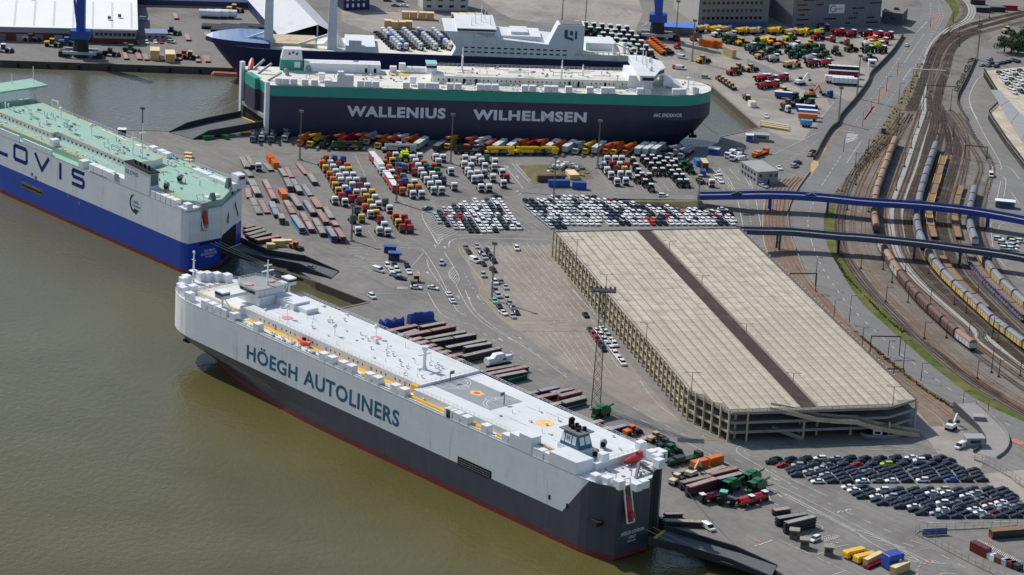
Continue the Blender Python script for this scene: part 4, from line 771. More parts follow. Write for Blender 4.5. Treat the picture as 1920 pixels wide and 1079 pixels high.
for a in ([(104,10.3),(145,10.3)],[(145,-12.5),(52,-7)],[(52,8.2),(104,7.0),(104,10.3)],[(52,-7),(50,-1.8),(52,8.2)]): yl.ribbon([Vector((*p,0)) for p in a],0.5,29.66)
yl.build('yellow_roof_line',c_yel,dho,kind='stuff')
yl=MB()
for a in ([(72,14.9),(170,14.9)],[(45,-2),(50,-3),(45,-13),(19,-15.4)],[(8,14.9),(29,14.9)],[(32,-14.2),(30,-8.5)]): yl.ribbon([Vector((*p,0)) for p in a],0.55,26.86)
for x in (127,119,112,106): yl.ribbon([Vector((x,10.4,0)),Vector((x-1.5,14.8,0))],0.45,26.87)
yl.build('yellow_deck_line',c_yel,G.e,kind='stuff')
wn=MB()
for i in range(16): wn.box(57+i*2.9,57.8+i*2.9,8.1,8.35,27.8,28.6)
for i in range(14): wn.box(106+i*2.8,106.8+i*2.8,10.2,10.35,27.8,28.6)
wn.build('porthole_row',glassm,dho,kind='stuff')
MB().box(103.9,104.1,8,9.5,27,29).build('door',c_grydk,dho)
gh=MB();gh.side([(24.5,24.57),(41,24.57),(41,34.2),(24.5,33.2)],14.4,18.8);gho=gh.build('funnel_house',w_ship,G.e)
MB().side([(24.2,33.25),(41.2,34.25),(41.2,34.6),(24.2,33.6)],14.2,19.0).build('funnel_top',c_black,gho);MB().box(24.4,24.52,14.9,18.2,28.5,33).build('louvre',c_dkgr,gho)
for i in range(4): MB().cyl((28+i*3,16.5,33.6),(28+i*3,16.5,35.4),0.45,8).build('exhaust_pipe',c_black,gho)
o=link('lettering',text_mesh('GLOVIS',8.4,1.7,c_lblue,0.02,1.1),gho,(40.4,18.84,30.2));o.rotation_euler=(R(90),0,R(180))
MB().box(44.6,47.6,18.7,18.86,25.2,28.2).build('hatch_frame',c_grydk,G.e);gwall(41.1,52.4,24.57,27.3,15.6)
def glyph(x0,x1,z0,z1,segs,th):
    gl=MB()
    for (a,b,c,d) in segs:
        P=Vector((x0+(x1-x0)*a,18.83,z0+(z1-z0)*b));Q=Vector((x0+(x1-x0)*c,18.83,z0+(z1-z0)*d));u=(Q-P).normalized();n_=Vector((-u.z,0,u.x))*th/2
        P-=u*th*0.35;Q += u*th*0.35;gl.add([P-n_,Q-n_,Q+n_,P+n_],[(0,1,2,3),(3,2,1,0)])
    gl.build('hull_letter',c_gblue,G.e)
SQ=[(0.1,0,0.9,0),(0.9,0,1,0.12),(1,0.12,1,0.88),(1,0.88,0.9,1),(0.9,1,0.1,1),(0.1,1,0,0.88),(0,0.88,0,0.12),(0,0.12,0.1,0)]
glyph(141,132.5,17.0,22.6,[(0,1,0,0),(0,0,1,0)],1.5);glyph(129.5,122.8,17.0,22.6,[(0,1,0,0),(0,0,1,0)],1.5)
glyph(117.5,108.6,17.0,22.6,SQ,1.6);glyph(102.3,93.0,17.0,22.6,[(0,1,0.5,0),(0.5,0,1,1)],1.6);glyph(84.6,84.6-0.01,17.0,22.6,[(0,0,0,1)],1.7)
glyph(76.0,68.4,17.0,22.6,[(0,0,0.9,0),(0.9,0,1,0.12),(1,0.12,1,0.42),(1,0.42,0.9,0.53),(0.9,0.53,0.1,0.53),(0.1,0.53,0,0.64),(0,0.64,0,0.88),(0,0.88,0.1,1),(0.1,1,1,1)],1.5)
ringm=pt('emblem_green',(30,110,66),0.5);rg=MB()
for a0,a1 in ((95,250),): 
    P=[(34.2-3.1*math.cos(R(90+a))*-1,19.3+3.6*math.sin(R(a+0))) for a in range(0,1)]
for i in range(20):
    a,b=R(100+i*9.5),R(100+(i+1)*9.5);w0=0.8 if i > 2 else (0.8 if i != 1 else 0.0)
    if w0 == 0: continue
    pts_=[(34-r*math.cos(t),18.84,19.4+r*1.15*math.sin(t)) for r,t in ((3.3,a),(3.3,b),(2.4,b),(2.4,a))];rg.add(pts_,[(0,1,2,3),(3,2,1,0)])
rg.add([(33.2,18.84,15.0),(31.0,18.84,17.2),(34.6,18.84,17.4)],[(0,1,2),(2,1,0)]);rgo=rg.build('emblem',ringm,G.e)
for t_,z,w_,x in (('LNG',19.4,3.6,35.0),('POWERED',18.0,5.0,35.3)):
    o=link('lettering',text_mesh(t_,w_,1.3 if t_ == 'LNG' else 0.8,c_gblue,0.02),rgo,(x,18.85,z));o.rotation_euler=(R(90),0,R(180))
bx=(3.0,2.6,2.8)
G.boxes('vent_box','Z5',[(650,640),(685,655),(720,668),(755,682),(785,695)],27.6,bx,w_box)
G.boxes('vent_box','B6',[(395,622),(470,655),(545,685),(620,715),(695,745),(765,775),(910,835)],27.2,bx,w_box);G.boxes('vent_box','B6',[(1270,725),(1360,700)],27.6,(2.6,2.6,2.6),w_box)
G.boxes('vent_box','B6',[(1110,345),(1160,365),(1210,385),(1260,405),(1330,445),(1380,462),(1430,480),(1480,500),(1530,520),(1590,545)],28.6,bx,w_box)
G.boxes('vent_box','B5',[(625,385),(700,432),(1100,590),(1160,617),(1220,643),(1280,670),(1340,692),(1450,735),(1530,755),(1600,790),(1660,815),(1720,842),(1780,868),(1840,895)],28.6,bx,w_box);G.boxes('vent_box','B5',[(820,885)],29.6,(3,3,3),w_box)
G.boxes('vent_box','B6',[(280,18),(500,35),(620,85),(690,120)],28.8,(3.4,2.8,2.6),w_box)
cab=MB();cab.box(13.0,17.4,-18.2,-14.4,25.2,30.6);cbo=cab.build('winch_house',w_ship,G.e);MB().box(12.92,12.98,-17.6,-15,28.8,30.0).build('window',glassm,cbo)
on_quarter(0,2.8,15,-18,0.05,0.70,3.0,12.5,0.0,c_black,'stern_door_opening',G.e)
for x,y,h in ((11.0,-9.6,31.0),(1.6,5.0,29.6)): MB().side([(x-1,26.8),(x+2.1,26.8),(x+0.9,h),(x,h)],y,y+1.6).build('ramp_gantry',c_dkgr,G.e)
wr=MB();wr.bar((8.5,-11.5,16),(11.5,-9,30.6),0.35);wr.bar((3,-2.5,16),(11.5,-9,30.6),0.35);wr.build('ramp_cable',c_black,G.e)
sl_=MB();sl_.box(-0.15,3,9.2,12.4,16,27.0);sl_.build('lifeboat_recess',c_grydk,G.e)
lb=MB();rings=[[(8.5*(t-0.5),1.25*math.sin(math.pi*(0.08+0.84*t)) ** 0.55*math.cos(a),1.2*math.sin(math.pi*(0.08+0.84*t)) ** 0.55*math.sin(a)) for a in [2*math.pi*j/8 for j in range(8)]] for t in [i/8 for i in range(9)]]
lb.loft(rings,0,True,True);o=lb.build('lifeboat',c_life,G.e,loc=(0.2,10.8,22.5));o.rotation_euler=(0,R(-65),0)
dv=MB()
for y in (9.4,12.2): dv.bar((3.5,y,29.5),(-1.6,y,17.2),0.3);dv.bar((6,y,26.8),(3.5,y,29.5),0.25)
dv.bar((-1.6,9.4,17.2),(-1.6,12.2,17.2),0.25);dv.bar((3.5,9.4,29.5),(3.5,12.2,29.5),0.25);dv.build('lifeboat_davit',w_box,G.e)
mp_=MB()
for i in range(7): mp_.box(-0.14,0.1,11.6-i*1.45,12.8-i*1.45,10.6,11.5)
mp_.build('mooring_ports',c_black,G.e,kind='stuff')
for t_,y0,w_,z,h in (('',10.4,5.2,7.6,0.95),('GLOVIS SOLAR',12.2,7.4,6.3,1.0),('',10.0,4.2,5.3,0.6)):
    o=link('lettering',text_mesh(t_,w_,h,w_box,0.015) if t_ else strokes(8,w_,h,w_box),G.e,(-0.2,y0,z));o.rotation_euler=(R(90),0,R(-90))
for x,z in ((97.2,6.4),): 
    d_=MB();d_.box(97,112.4,18.75,18.86,6.3,8.9);do=d_.build('side_door',mat('rusty_opening',(120,108,92),0.9,0.3,0.5),G.e);g_=MB();g_.box(97.5,112,18.87,18.93,7.2,7.9);g_.build('side_door_grating',c_black,do)
for x,z in ((104,12.9),(101.2,12.2),(78,10.2),(70.6,9.2)): MB().box(x,x+1.5,18.76,18.86,z,z+1.3).build('pilot_hatch',c_dkgr,G.e)
G.cowl('B6',680,640,26.8,3.6,1.1);G.cowl('B6',865,530,26.8,3.6,1.1);G.vents('B6',[(700,290),(750,310),(530,590),(120,140),(200,170),(290,200),(430,140)],26.8,1.6,0.5)
G.vents('B5',[(435,510),(665,540),(460,565),(590,700),(700,680),(960,705),(1005,695),(1030,745),(1195,890),(1560,1010),(1670,1040),(80,420),(125,440),(205,480)],29.6,1.8,0.4)
for zn,x,y,z,h in (('B6',345,200,29.6,14),('B6',215,150,29.6,9),('B5',915,580,29.6,4),('B5',1370,830,29.6,4)):
    X_,Y_=G.loc(zn,x,y,z);a_=MB();a_.cyl((X_,Y_,z),(X_,Y_,z+h),0.22,6)
    if h == 4: a_.sphere((X_,Y_,z+h),0.9,10,6)
    else: a_.box(X_-0.2,X_+0.2,Y_-1.5,Y_+1.5,z+h*0.7,z+h*0.75)
    a_.build('deck_mast',w_box,G.e)
X_,Y_=G.loc('B5',780,480,26.8);a_=MB();a_.bar((X_,Y_,26.8),(X_,Y_,32),0.35);a_.bar((X_-4.5,Y_,26.8),(X_-4.5,Y_,32),0.6);a_.bar((X_,Y_,32),(X_-4.5,Y_,32),0.3);a_.build('provision_crane',w_ship,G.e)
bh=MB();bh.box(146,158,-12.5,16,29.55,33.2);bho=bh.build('bridge_house',w_ship,G.e,loc=(9,0,0));MB().box(145.6,158.2,-21.5,20,33.2,34.0).build('bridge_roof',c_gdeck,bho);MB().box(152,157,-21.4,-12.6,30.4,33.1).build('bridge_wing',w_ship,bho);MB().box(151.9,157.1,-21.45,-12.55,31.4,32.6).build('bridge_windows',glassm,bho)
for y in (-20.5,-15): MB().bar((154,y,24.6),(154,y,30.4),0.5).build('wing_support',w_ship,bho)
MB().cyl((152,-18.5,34),(152,-18.5,41),0.15,6).build('aerial',w_box,bho);MB().cyl((155,-10,34),(155,-10,38),0.15,6).build('aerial',w_box,bho)
G.rail([(72,15.2),(90,15.2)],26.8,m=c_yel);G.rail([(8,15.2),(24,15.2)],26.8,m=c_yel);G.rail([(52,8),(103,6.9)],29.6,m=w_box);G.rail([(1.4,8.8),(1.4,2),(16.5,-17)],26.8);G.rail([(18,-17.4),(165,-18)],26.8)
ramp(G,'stern_ramp',[zat('B7',555,545,7.0),zat('B7',900,640,5.0),zat('B7',1440,745,3.8),zat('B7',1800,850,3.25)],[zat('B7',790,455,7.0),zat('B7',1080,590,5.0),zat('B7',1500,655,3.8),zat('B7',1890,775,3.25)],girder=2.2)
ropes(G,[(FG.w(-0.3,6,11),zat('B7',1640,880,3.3)),(FG.w(-0.3,4,11),zat('B7',1560,850,3.3)),(FG.w(-0.3,8,11),zat('B7',1700,905,3.3))])

clutter(G,'deck_clutter',54,142,-6,6,29.62,70,c_grydk,6);clutter(G,'deck_clutter',18,48,-14,13,26.8,34,c_grydk,7);clutter(G,'deck_clutter',60,165,10.8,14.4,26.8,60,w_warm,8);clutter(G,'deck_clutter',30,160,-17.5,-13,26.8,80,c_grydk,9)
# ---------------------------------------------------------------- navy ship with a teal band (back)
zbW=lambda x: 23.9
W=Ship('teal_band_car_carrier','dark navy car carrier with teal band and large grey lettering, moored behind the trucks',FWA,199,33.5,28.7,zbW,[c_red,c_navy,c_teal],rake=16,tb_deck=0.88,n_deck=2.1,tb_wl=0.66,n_wl=1.5,stern_w=0.97,stern_len=3,red=2.2,flare=0.55,xp=-9.5,xs=1.2,kn=(-9.0,11.0))
W.dz=-3.2;W.e.location.z=-3.2
W.deck(w_warm,28.65,'weather_deck')
W.text('WALLENIUS',35.6,79.0,15.5,20.4,-1,c_lgrey,weight=0.045,space=1.12);W.text('WILHELMSEN',91.0,141.4,15.5,20.2,-1,c_lgrey,weight=0.045,space=1.1);h0,h1=W.half(171/199,20),W.half(184/199,20);o=W.text('ARC ENDEAVOR',171.0,184,19.0,20.7,-1,c_lgrey,weight=0.02,y=-h0-0.9);o.rotation_euler[2]=math.atan2(h0-h1,13)
for q in (('Z2',[(170,585),(225,588),(285,590),(368,594),(440,598),(540,600),(785,606),(842,608),(900,612),(1128,618),(1240,622),(1298,624),(1350,626),(1460,632),(1520,634),(1685,640),(1742,642),(1800,645)]),('Z3',[(100,645),(160,648),(270,652),(325,654),(430,656),(590,662),(700,668),(755,670),(970,676),(1025,678),(1240,685),(1295,685),(1395,685)])):
    W.boxes('vent_box',q[0],q[1],31.4,(3.0,2.6,2.7),w_box)
W.boxes('vent_box','Z2',[(495,548),(1178,575),(1098,475),(745,438)],32.6,(2.8,2.8,3.2),w_box);W.boxes('vent_box','Z2',[(1030,498),(1145,502),(1200,503),(1250,505)],31.2,(3,2.6,2.4),w_box)
sw=MB();sw.box(30.9,38.1,-16.6,-14.0,28.66,34.0);sw.box(31.2,33.6,-16.6,-14.0,33.98,35.4);sw.box(27.0,30.88,-16.6,-14.6,28.66,31.0);sw.build('side_house',w_ship,W.e)
hs=MB();hs.box(17.5,51.5,9.5,16.4,28.66,32.6);hso=hs.build('deckhouse',w_ship,W.e)
for x in (44.5,48.5): MB().box(x,x+1.1,9.42,9.49,28.8,30.9).build('door',c_black,hso)
fn=MB();fn.side([(6.8,28.66),(17.3,28.66),(16.8,33.4),(7.2,33.4)],11,18.0);fno=fn.build('funnel_base',c_teal,W.e);f2=MB();f2.side([(7.2,33.4),(16.8,33.4),(16.2,38.2),(8.2,38.2)],11,16.6);f2.build('funnel',w_ship,fno)
MB().box(13.2,15.8,10.9,10.98,30,32.6).build('louvre',w_box,fno);MB().box(9,10.2,10.9,10.98,30.2,32).build('louvre',c_dkgr,fno)
for i in range(3):
    e_=MB();e_.cyl((11+i*1.6,10.92,36.2+(i % 2)*0.6),(11+i*1.6,10.85,36.2+(i % 2)*0.6),0.55,10);e_.build('funnel_emblem',c_navy,fno)
h2=MB();h2.box(73.6,164,-5.0,13.5,28.66,32.0);h2o=h2.build('forward_house',w_warm,W.e);pv=MB()
for i in range(44):
    if i % 7 != 5: pv.box(76+i*2.0,76.6+i*2.0,-5.06,-5.0,29.9,30.7)
pv.build('porthole_row',glassm,h2o,kind='stuff')
for x in (80.5,87,92.5,134,138,150): MB().box(x,x+1.0,-5.08,-5.01,28.8,31.0).build('door',c_black,h2o)
bt=MB();bt.box(71,75.5,-1.5,5,31.98,36.2);bto=bt.build('control_cabin',w_ship,W.e);MB().box(70.8,75.7,-1.7,5.2,36.2,36.5).build('cabin_roof',pt('pale_blue_roof',(150,196,206),0.5),bto);MB().box(70.95,75.55,-1.56,5.06,34.4,35.6).build('cabin_windows',glassm,bto)
W.rail([(74,13.2),(163,13.2)],32.0,1.3);W.rail([(74,-4.8),(163,-4.8)],32.0,1.0);W.rail([(3,-16.4),(172,-16.4)],28.7,1.1);W.rail([(18,9.7),(51,9.7)],32.6,1.0)
for zn,x,y,h in (('Z2',1545,525,10),('Z3',370,600,9),('Z3',530,570,5),('Z2',290,0,0)):
    if h: X_,Y_=W.loc(zn,x,y,32.0);m_=MB();m_.cyl((X_,Y_,32),(X_,Y_,32+h),0.5,8,r2=0.25);m_.box(X_-0.3,X_+0.3,Y_-1.8,Y_+1.8,32+h*0.6,32+h*0.65);m_.build('deck_mast',w_box,W.e)
bh=MB();bh.box(160,172,-5.5,13.8,28.67,34.6,tx=1);bho=bh.build('bridge_house',w_ship,W.e);bb=MB();bb.prism([(164,-17.5),(170,-17.5),(174,-6),(177,-2),(177,10),(174,14),(170,20),(164,20)],34.6,37.4);bb.build('bridge',w_ship,bho)
MB().prism([(163.6,-17.9),(170.4,-17.9),(174.5,-6.2),(177.5,-2.2),(177.5,10.2),(174.5,14.2),(170.4,20.4),(163.6,20.4)],37.4,37.7).build('bridge_roof',w_deck,bho)
MB().prism([(165,-17.56),(170.05,-17.56),(174.06,-6.03),(177.06,-2.03),(177.06,10.03),(174.06,14.03),(170.05,20.06),(165,20.06)],35.4,36.8,cap=False).build('bridge_windows',glassm,bho)
bs=MB();bs.bar((167,-15,28.7),(167,-15,34.6),2.2);bs.build('wing_support',w_ship,bho)
for x,y,h in ((168,4,9),(170,8,5),(166,10,6),(169,-2,4),(172,3,3)): MB().cyl((x,y,37.7),(x,y,37.7+h),0.3,6,r2=0.15).build('aerial',w_box,bho)
for x,y in ((170,-8),(172,9)): d_=MB();d_.sphere((x,y,38.6),1.0,10,6);d_.build('satellite_dome',w_box,bho)
sp_=MB();sp_.side([(177,28.66),(186,28.66),(177,33.6)],-2,10);sp_.build('wave_breaker',w_ship,W.e);W.rail([p for p in [(x,y-math.copysign(0.5,y)) for x,y in W.outline] if p[0] > 174 and p[1] < 0][::-1],28.7,1.2,step=2.5);W.rail([p for p in [(x,y-math.copysign(0.5,y)) for x,y in W.outline] if p[0] > 174 and p[1] > 0],28.7,1.2,step=2.5)
X_,Y_=W.loc('Z3',1318,690,28.7);m_=MB();m_.cyl((X_,Y_,28.7),(X_,Y_,40),0.35,8,r2=0.2);m_.box(X_-0.8,X_+0.8,Y_-0.8,Y_+0.8,35,35.3);m_.build('fore_mast',w_box,W.e)
yp=MB();x_,y_=W.loc('B8',1880,362,28.7);yp.box(x_-3,x_+6,y_-2,y_+2,28.7,28.74);yp.build('yellow_deck_mark',c_yel,W.e)
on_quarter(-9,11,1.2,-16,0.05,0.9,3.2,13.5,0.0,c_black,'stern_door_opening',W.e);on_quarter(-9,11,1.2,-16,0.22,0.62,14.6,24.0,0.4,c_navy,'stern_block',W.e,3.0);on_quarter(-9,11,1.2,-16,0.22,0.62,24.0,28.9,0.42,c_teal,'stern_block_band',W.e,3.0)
on_quarter(-9,11,1.2,-16,0.96,1.02,3.5,30.0,0.5,w_ship,'ramp_tower',W.e,1.8);on_quarter(-9,11,1.2,-16,-0.06,0.02,3.5,32.0,0.5,w_ship,'ramp_tower',W.e,1.8);on_quarter(-9,11,1.2,-16,0.03,0.95,13.0,14.6,0.6,c_grydk,'ramp_beam',W.e,1.0)
for a_,b_ in (((-5,10,28.7),(0,12,33)),((-3,3,28.7),(3,5,33)),((1,-9,28.7),(7,-7,32))): MB().bar(a_,b_,0.9).build('ramp_gantry',c_grydk,W.e)
lb=MB();lb.loft(rings,0,True,True);o=lb.build('lifeboat',pt('lifeboat_faded',(214,118,96),0.5),W.e,loc=(-6,12.2,30.0));o.rotation_euler=(0,R(-35),R(80))
W.cowl('B8',900,330,28.7,3,1.0);W.cowl('B8',650,365,28.7,3,1.0);W.vents('Z2',[(375,585),(620,540),(860,580),(1000,560),(1080,590)],28.7,1.2,0.5);W.vents('Z3',[(90,555),(145,555),(500,565),(670,560),(790,605)],32,1.2,0.5)
d_=MB();d_.box(47.5,58,-16.86,-16.74,6.5,8.4);d_.build('side_door',c_black,W.e);MB().box(49.5,56,-16.9,-16.85,6.9,7.7).build('side_door_grating',c_grydk,W.e)
an=MB();an.cyl((190,-9.5,12),(190.5,-10.5,9.5),0.7,8);an.box(188.8,192.2,-11,-9.8,8.2,9.4);an.build('anchor',c_black,W.e)
ramp(W,'stern_ramp',[zat('B8',130,825,6.5),zat('Z1',1560,920,5.0),zat('Z1',1400,960,4.0),zat('Z1',1270,992,3.2)],[zat('B8',400,935,6.5),zat('Z1',1760,985,5.0),zat('Z1',1560,1020,4.0),zat('Z1',1450,1045,3.2)],girder=2.4)
ropes(W,[(FWA.w(-2,15,16),zat('Z1',1480,880,3.2)),(FWA.w(-2,15,14),zat('Z1',1200,975,3.2)),(FWA.w(190,-8,16),zat('Z3',1550,1010,3.2))])

clutter(W,'deck_clutter',8,70,-13,8,28.7,60,c_grydk,10);clutter(W,'deck_clutter',78,158,-4,12,32.0,60,c_grydk,11);clutter(W,'deck_clutter',76,165,-15.8,-6,28.7,110,w_ship,12);clutter(W,'deck_clutter',178,192,-8,8,28.7,20,c_grydk,13)
# ---------------------------------------------------------------- dark blue cargo ship behind it, trucks on deck
FB=ship_frame((1180,116),(500,92),17,1,28,2)
zbB=lambda x: 16.9
B=Ship('blue_cargo_ship','dark blue cargo ship with white superstructure and trucks on deck, farthest ship',FB,199,28,17,zbB,[c_red,c_dkblue,c_dkblue],rake=14,tb_deck=0.80,n_deck=1.8,tb_wl=0.70,n_wl=1.5,stern_w=0.9,stern_len=6,red=2.0,flare=1.0)
B.deck(w_warm,16.95,'cargo_deck')
fc=MB();rr=[]
for t in [0.86+0.14*i/10 for i in range(11)]:
    hh=B.half(t,17)*1.02+0.05;X_=B.X(t,17)+2.5*(t-0.86)/0.14;rr.append([(X_,hh,16.9),(X_,hh,19.2),(X_,-hh,19.2),(X_,-hh,16.9)])
fc.loft(rr,0,True,True);fc.build('forecastle',c_dkblue,B.e)
cv=pt('bow_cover_blue',(120,146,190),0.5,var=0.05);c_=MB();rr=[]
for t in [0.862+0.137*i/10 for i in range(11)]:
    hh=B.half(t,17)*1.0;X_=B.X(t,17)+2.5*(t-0.86)/0.14;rr.append([(X_,hh,19.22),(X_,hh*0.1,19.22+4.0*min(1,hh/10)),(X_,-hh,19.22)])
c_.loft(rr,0,True,True);c_.build('bow_cover',cv,B.e)
bu=MB();bu.sphere((197,0,0.2),1.6,10,6);bu.cyl((186,0,0.0),(197,0,0.2),1.7,10);bu.build('bulbous_bow',c_pink,B.e)
def bcrane(x,y,h):
    c=MB();c.box(x-2.2,x+2.2,y-2,y+2,16.96,16.96+h,tx=0.4,ty=0.3);o=c.build('crane_pedestal',w_ship,B.e);j=MB();j.bar((x,y,16+h),(x+18,y-1,22+h),1.4);j.bar((x,y,24),(x+16,y-1,18.0),1.0);j.build('crane_jib',w_ship,o)
    k=MB();k.box(x-2.0,x+2.6,y-2.2,y+2.2,16.98+h,20+h);k.build('crane_cab',w_ship,o)
for q in ((503,88),(622,92)): x_,y_=B.loc('P',*q,17);bcrane(x_,min(y_,8),30)
zq=lambda z: 17+(z-13)*0.64
B_first={o.name for o in B.e.children}
sl2=MB();sl2.side([(136,12.96),(152,12.96),(146,14.5),(141,24)],-3,3);sl2.build('crane_foundation',w_ship,B.e)
hc=MB();hc.box(150,176,-10,8,12.97,15.4);hc.build('hatch_covers',mat('rusty_hatch',(196,178,150),0.8,0.12,0.3,dirt=(164,136,104),dscale=0.2),B.e)
wb=MB();wb.box(122,136,-11,12.5,12.97,16.8);wb.box(128.5,134.5,9.0,12.5,16.78,21);wb.build('breakwater',w_ship,B.e)
se=MB();se.side([(28,12.97),(86,12.97),(84,19),(90,31),(76,31),(70,27),(28,22)],-13.5,13.5);seo=se.build('superstructure',w_ship,B.e)
s2=MB();s2.box(66,84,-14.5,14.6,31.0,33.8);s2.build('bridge',w_ship,seo);MB().box(65.9,84.1,-14.55,14.65,32.1,33.2).build('bridge_windows',glassm,seo);MB().box(65.6,84.4,-14.9,15,33.8,34.1).build('bridge_roof',w_deck,seo)
s3=MB();s3.box(44,66,-9,9,22.0,27.5);s3.box(50,58,-6,6,27.4,29.6);s3.build('accommodation',w_ship,seo)
wd_=MB()
for z in (15.5,18.8):
    for i in range(16): wd_.box(32+i*3.1,33.8+i*3.1,13.49,13.56,z,z+1.0)
wd_.build('window_row',glassm,seo,kind='stuff')
for x,y,h in ((75,4,9),(72,0,12),(70,-5,7),(77,8,6),(68,6,8)): MB().cyl((x,y,34),(x,y,34+h),0.3,6,r2=0.12).build('aerial',w_box,seo)
fn=MB();fn.side([(24,16),(43,16),(36.5,38.5),(24,38.5)],4.0,13.0);fno=fn.build('funnel',w_ship,B.e);fl=MB()
fl.side([(29.0,26.6),(33.4,28.6),(33.4,35.0),(31.8,35.0),(31.8,29.8),(29.0,28.6)],13.02,13.08);fl.side([(27.4,27.8),(28.4,28.2),(28.4,34.4),(27.4,34.0)],13.02,13.08);fl.side([(29.3,30.4),(30.9,31.2),(30.9,34.6),(29.3,33.8)],13.02,13.08);fl.build('funnel_emblem',c_lblue,fno)
MB().box(25,35.5,4.5,12.5,38.5,39).build('funnel_cap',c_dkgr,fno)
af=MB();af.box(2,27.9,-13,13,12.97,17.0);afo=af.build('aft_deckhouse',w_warm,B.e);ab=MB();ab.box(8,22,-9,4,17.01,22.4);ab.build('stores_house',w_ship,afo)
rr_=MB()
for i in range(9): rr_.box(4+i*2.6,4.4+i*2.6,13.02,13.3,13.2,19)
rr_.box(3.6,26,13.02,13.3,18.6,19.0);rr_.build('side_frames',w_ship,afo)
for x,y in ((4,8),(9,10)): cz=MB();cz.cyl((x,y,17),(x,y,25),0.9,8);cz.bar((x,y,25),(x-6,y+2,22),0.7);cz.build('deck_crane',w_ship,B.e)

for o in [c for c in B.e.children if c.name not in B_first]:                # fittings above were drawn for a 13 m deck: set them on the 17 m one at their true height
    for q in [o]+list(o.children):
        if q.type == 'MESH':
            for v in q.data.vertices: v.co.z=zq(v.co.z)
# ================================================================ CAR PARK, BRIDGES, BUILDINGS
m_conc=mat('deck_concrete',(191,182,166),0.9,0.1,0.5,spec=0.2,rnd=0.05,dirt=(164,153,136),dscale=0.16,dcut=(0.46,0.66))
m_slab=mat('stained_joint',(138,129,118),0.95,0.14,0.8,spec=0.1)
m_conb=mat('beige_concrete',(192,178,148),0.85,0.1,0.5,spec=0.2,rnd=0.04,dirt=(150,132,104),dscale=0.3)
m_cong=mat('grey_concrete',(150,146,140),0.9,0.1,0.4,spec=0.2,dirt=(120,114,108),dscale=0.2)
m_tar=mat('dark_tar_strip',(70,60,54),0.9,0.16,0.6,spec=0.2,dirt=(90,78,70),dscale=0.2)
DZ=12.9
cA,cB,cC=at(1038,434,DZ),at(1385,429,DZ),at(1718,750,DZ)
cu_=(cC-cB).normalized();cv_=Vector((cu_.y,-cu_.x,0));cv_=cv_ if cv_.dot(cA-cB) > 0 else-cv_
CP=Frame((cB.x,cB.y),(cu_.x,cu_.y))
if CP.l.dot(cv_) < 0: CP.l=-CP.l
def cpl(x,y,z=DZ): d=at(x,y,z)-CP.O;return (d.x*CP.h.x+d.y*CP.h.y,d.x*CP.l.x+d.y*CP.l.y)
park=thing('parking_deck','long beige concrete parking deck with a dark strip along its empty roof','car park',CP.w(0,0,0),0)
inv_p=Matrix(((CP.h.x,CP.l.x,0,CP.O.x),(CP.h.y,CP.l.y,0,CP.O.y),(0,0,1,0),(0,0,0,1)))
flip=CP.h.x*CP.l.y-CP.h.y*CP.l.x < 0           # mirrored axes: swap winding through world coordinates
def pw(mb):                                            # deck axes -> offsets from the deck's corner
    mb.v=[tuple(inv_p @ Vector(v)-CP.O) for v in mb.v]
    if flip: mb.f=[f[::-1] for f in mb.f]
    return mb
add_wear(m_conc,0.13,math.atan2(CP.h.y,CP.h.x),0,world=True)
VW=cpl(1038,434)[1];UL=cpl(1718,750)[0]
u1,v1=cpl(1282,735);u2,v2=cpl(1366,771)
poly=[(0,0),(UL,0),(UL,14),(u2,14 if False else 14),(u2,v2),(u1,VW),(0,VW)]
poly=[(0,0),(UL,0),(u2+2,12),(u2+2,v2),(u1,VW),(0,VW)]
def inside(u,v):
    if u < 0 or v < 0 or v > VW: return False
    lim=u1+(u2+2-u1)*(VW-v)/max(VW-v2,1e-6) if v > v2 else (u2+2 if v > 12 else UL-(UL-u2-2)*v/12)
    return u <= lim
pw(MB().prism(poly,DZ-0.55,DZ-0.06)).build('roof_slab',m_slab,park)
s0,s1=cpl(1200,432),cpl(1225,432);sv0,sv1=(s0[1]+cpl(1500,770)[1])/2,(s1[1]+cpl(1530,770)[1])/2
pw(MB().box(0.2,u2-1,min(sv0,sv1),max(sv0,sv1),DZ-0.05,DZ-0.01)).build('dark_strip',m_tar,park)
pu,pv_=6.0,3.55;pmesh=None;cells=[]
i=0
while i*pu < UL:
    v=0.2
    while v < VW-1:
        w=pv_
        if v < max(sv0,sv1) and v+w > min(sv0,sv1):
            if v < min(sv0,sv1)-0.8: w=min(sv0,sv1)-v
            else: v=max(sv0,sv1)+0.02;continue
        if v+w > VW: w=VW-v
        u=i*pu+0.1
        if inside(u+0.2,v+0.1) and inside(u+pu-0.4,v+w-0.1) and inside(u+pu-0.4,v+0.1): cells.append((u,v,pu,w))
        elif inside(u+0.2,v+w/2): cells.append((u,v,pu*0.5,w)) if inside(u+pu*0.5,v+w-0.1) else None
        v += w
    i += 1
cells.sort(key=lambda c:-c[0])
pcache={}
rest=MB()
for k,(u,v,lu,lv) in enumerate(cells):
    g0,g1=0.16,0.5
    if k < 300:
        key=(round(lu,2),round(lv,2))
        if key not in pcache:
            q=MB().box(0,lu-g0,0,lv-g1,-0.06,0.0);q.v=[tuple(CP.h*a+CP.l*b+Vector((0,0,c))) for a,b,c in q.v]
            if flip: q.f=[f[::-1] for f in q.f]
            pcache[key]=q.mesh('roof_panel',m_conc)
        o=link('roof_panel',pcache[key],park);o.location=CP.h*u+CP.l*v+Vector((0,0,DZ-0.005*random.random()))
    else: rest.box(u,u+lu-g0,v,v+lv-g1,DZ-0.06,DZ-0.004*random.random())
pw(rest).build('roof_panels',m_conc,park,kind='stuff')
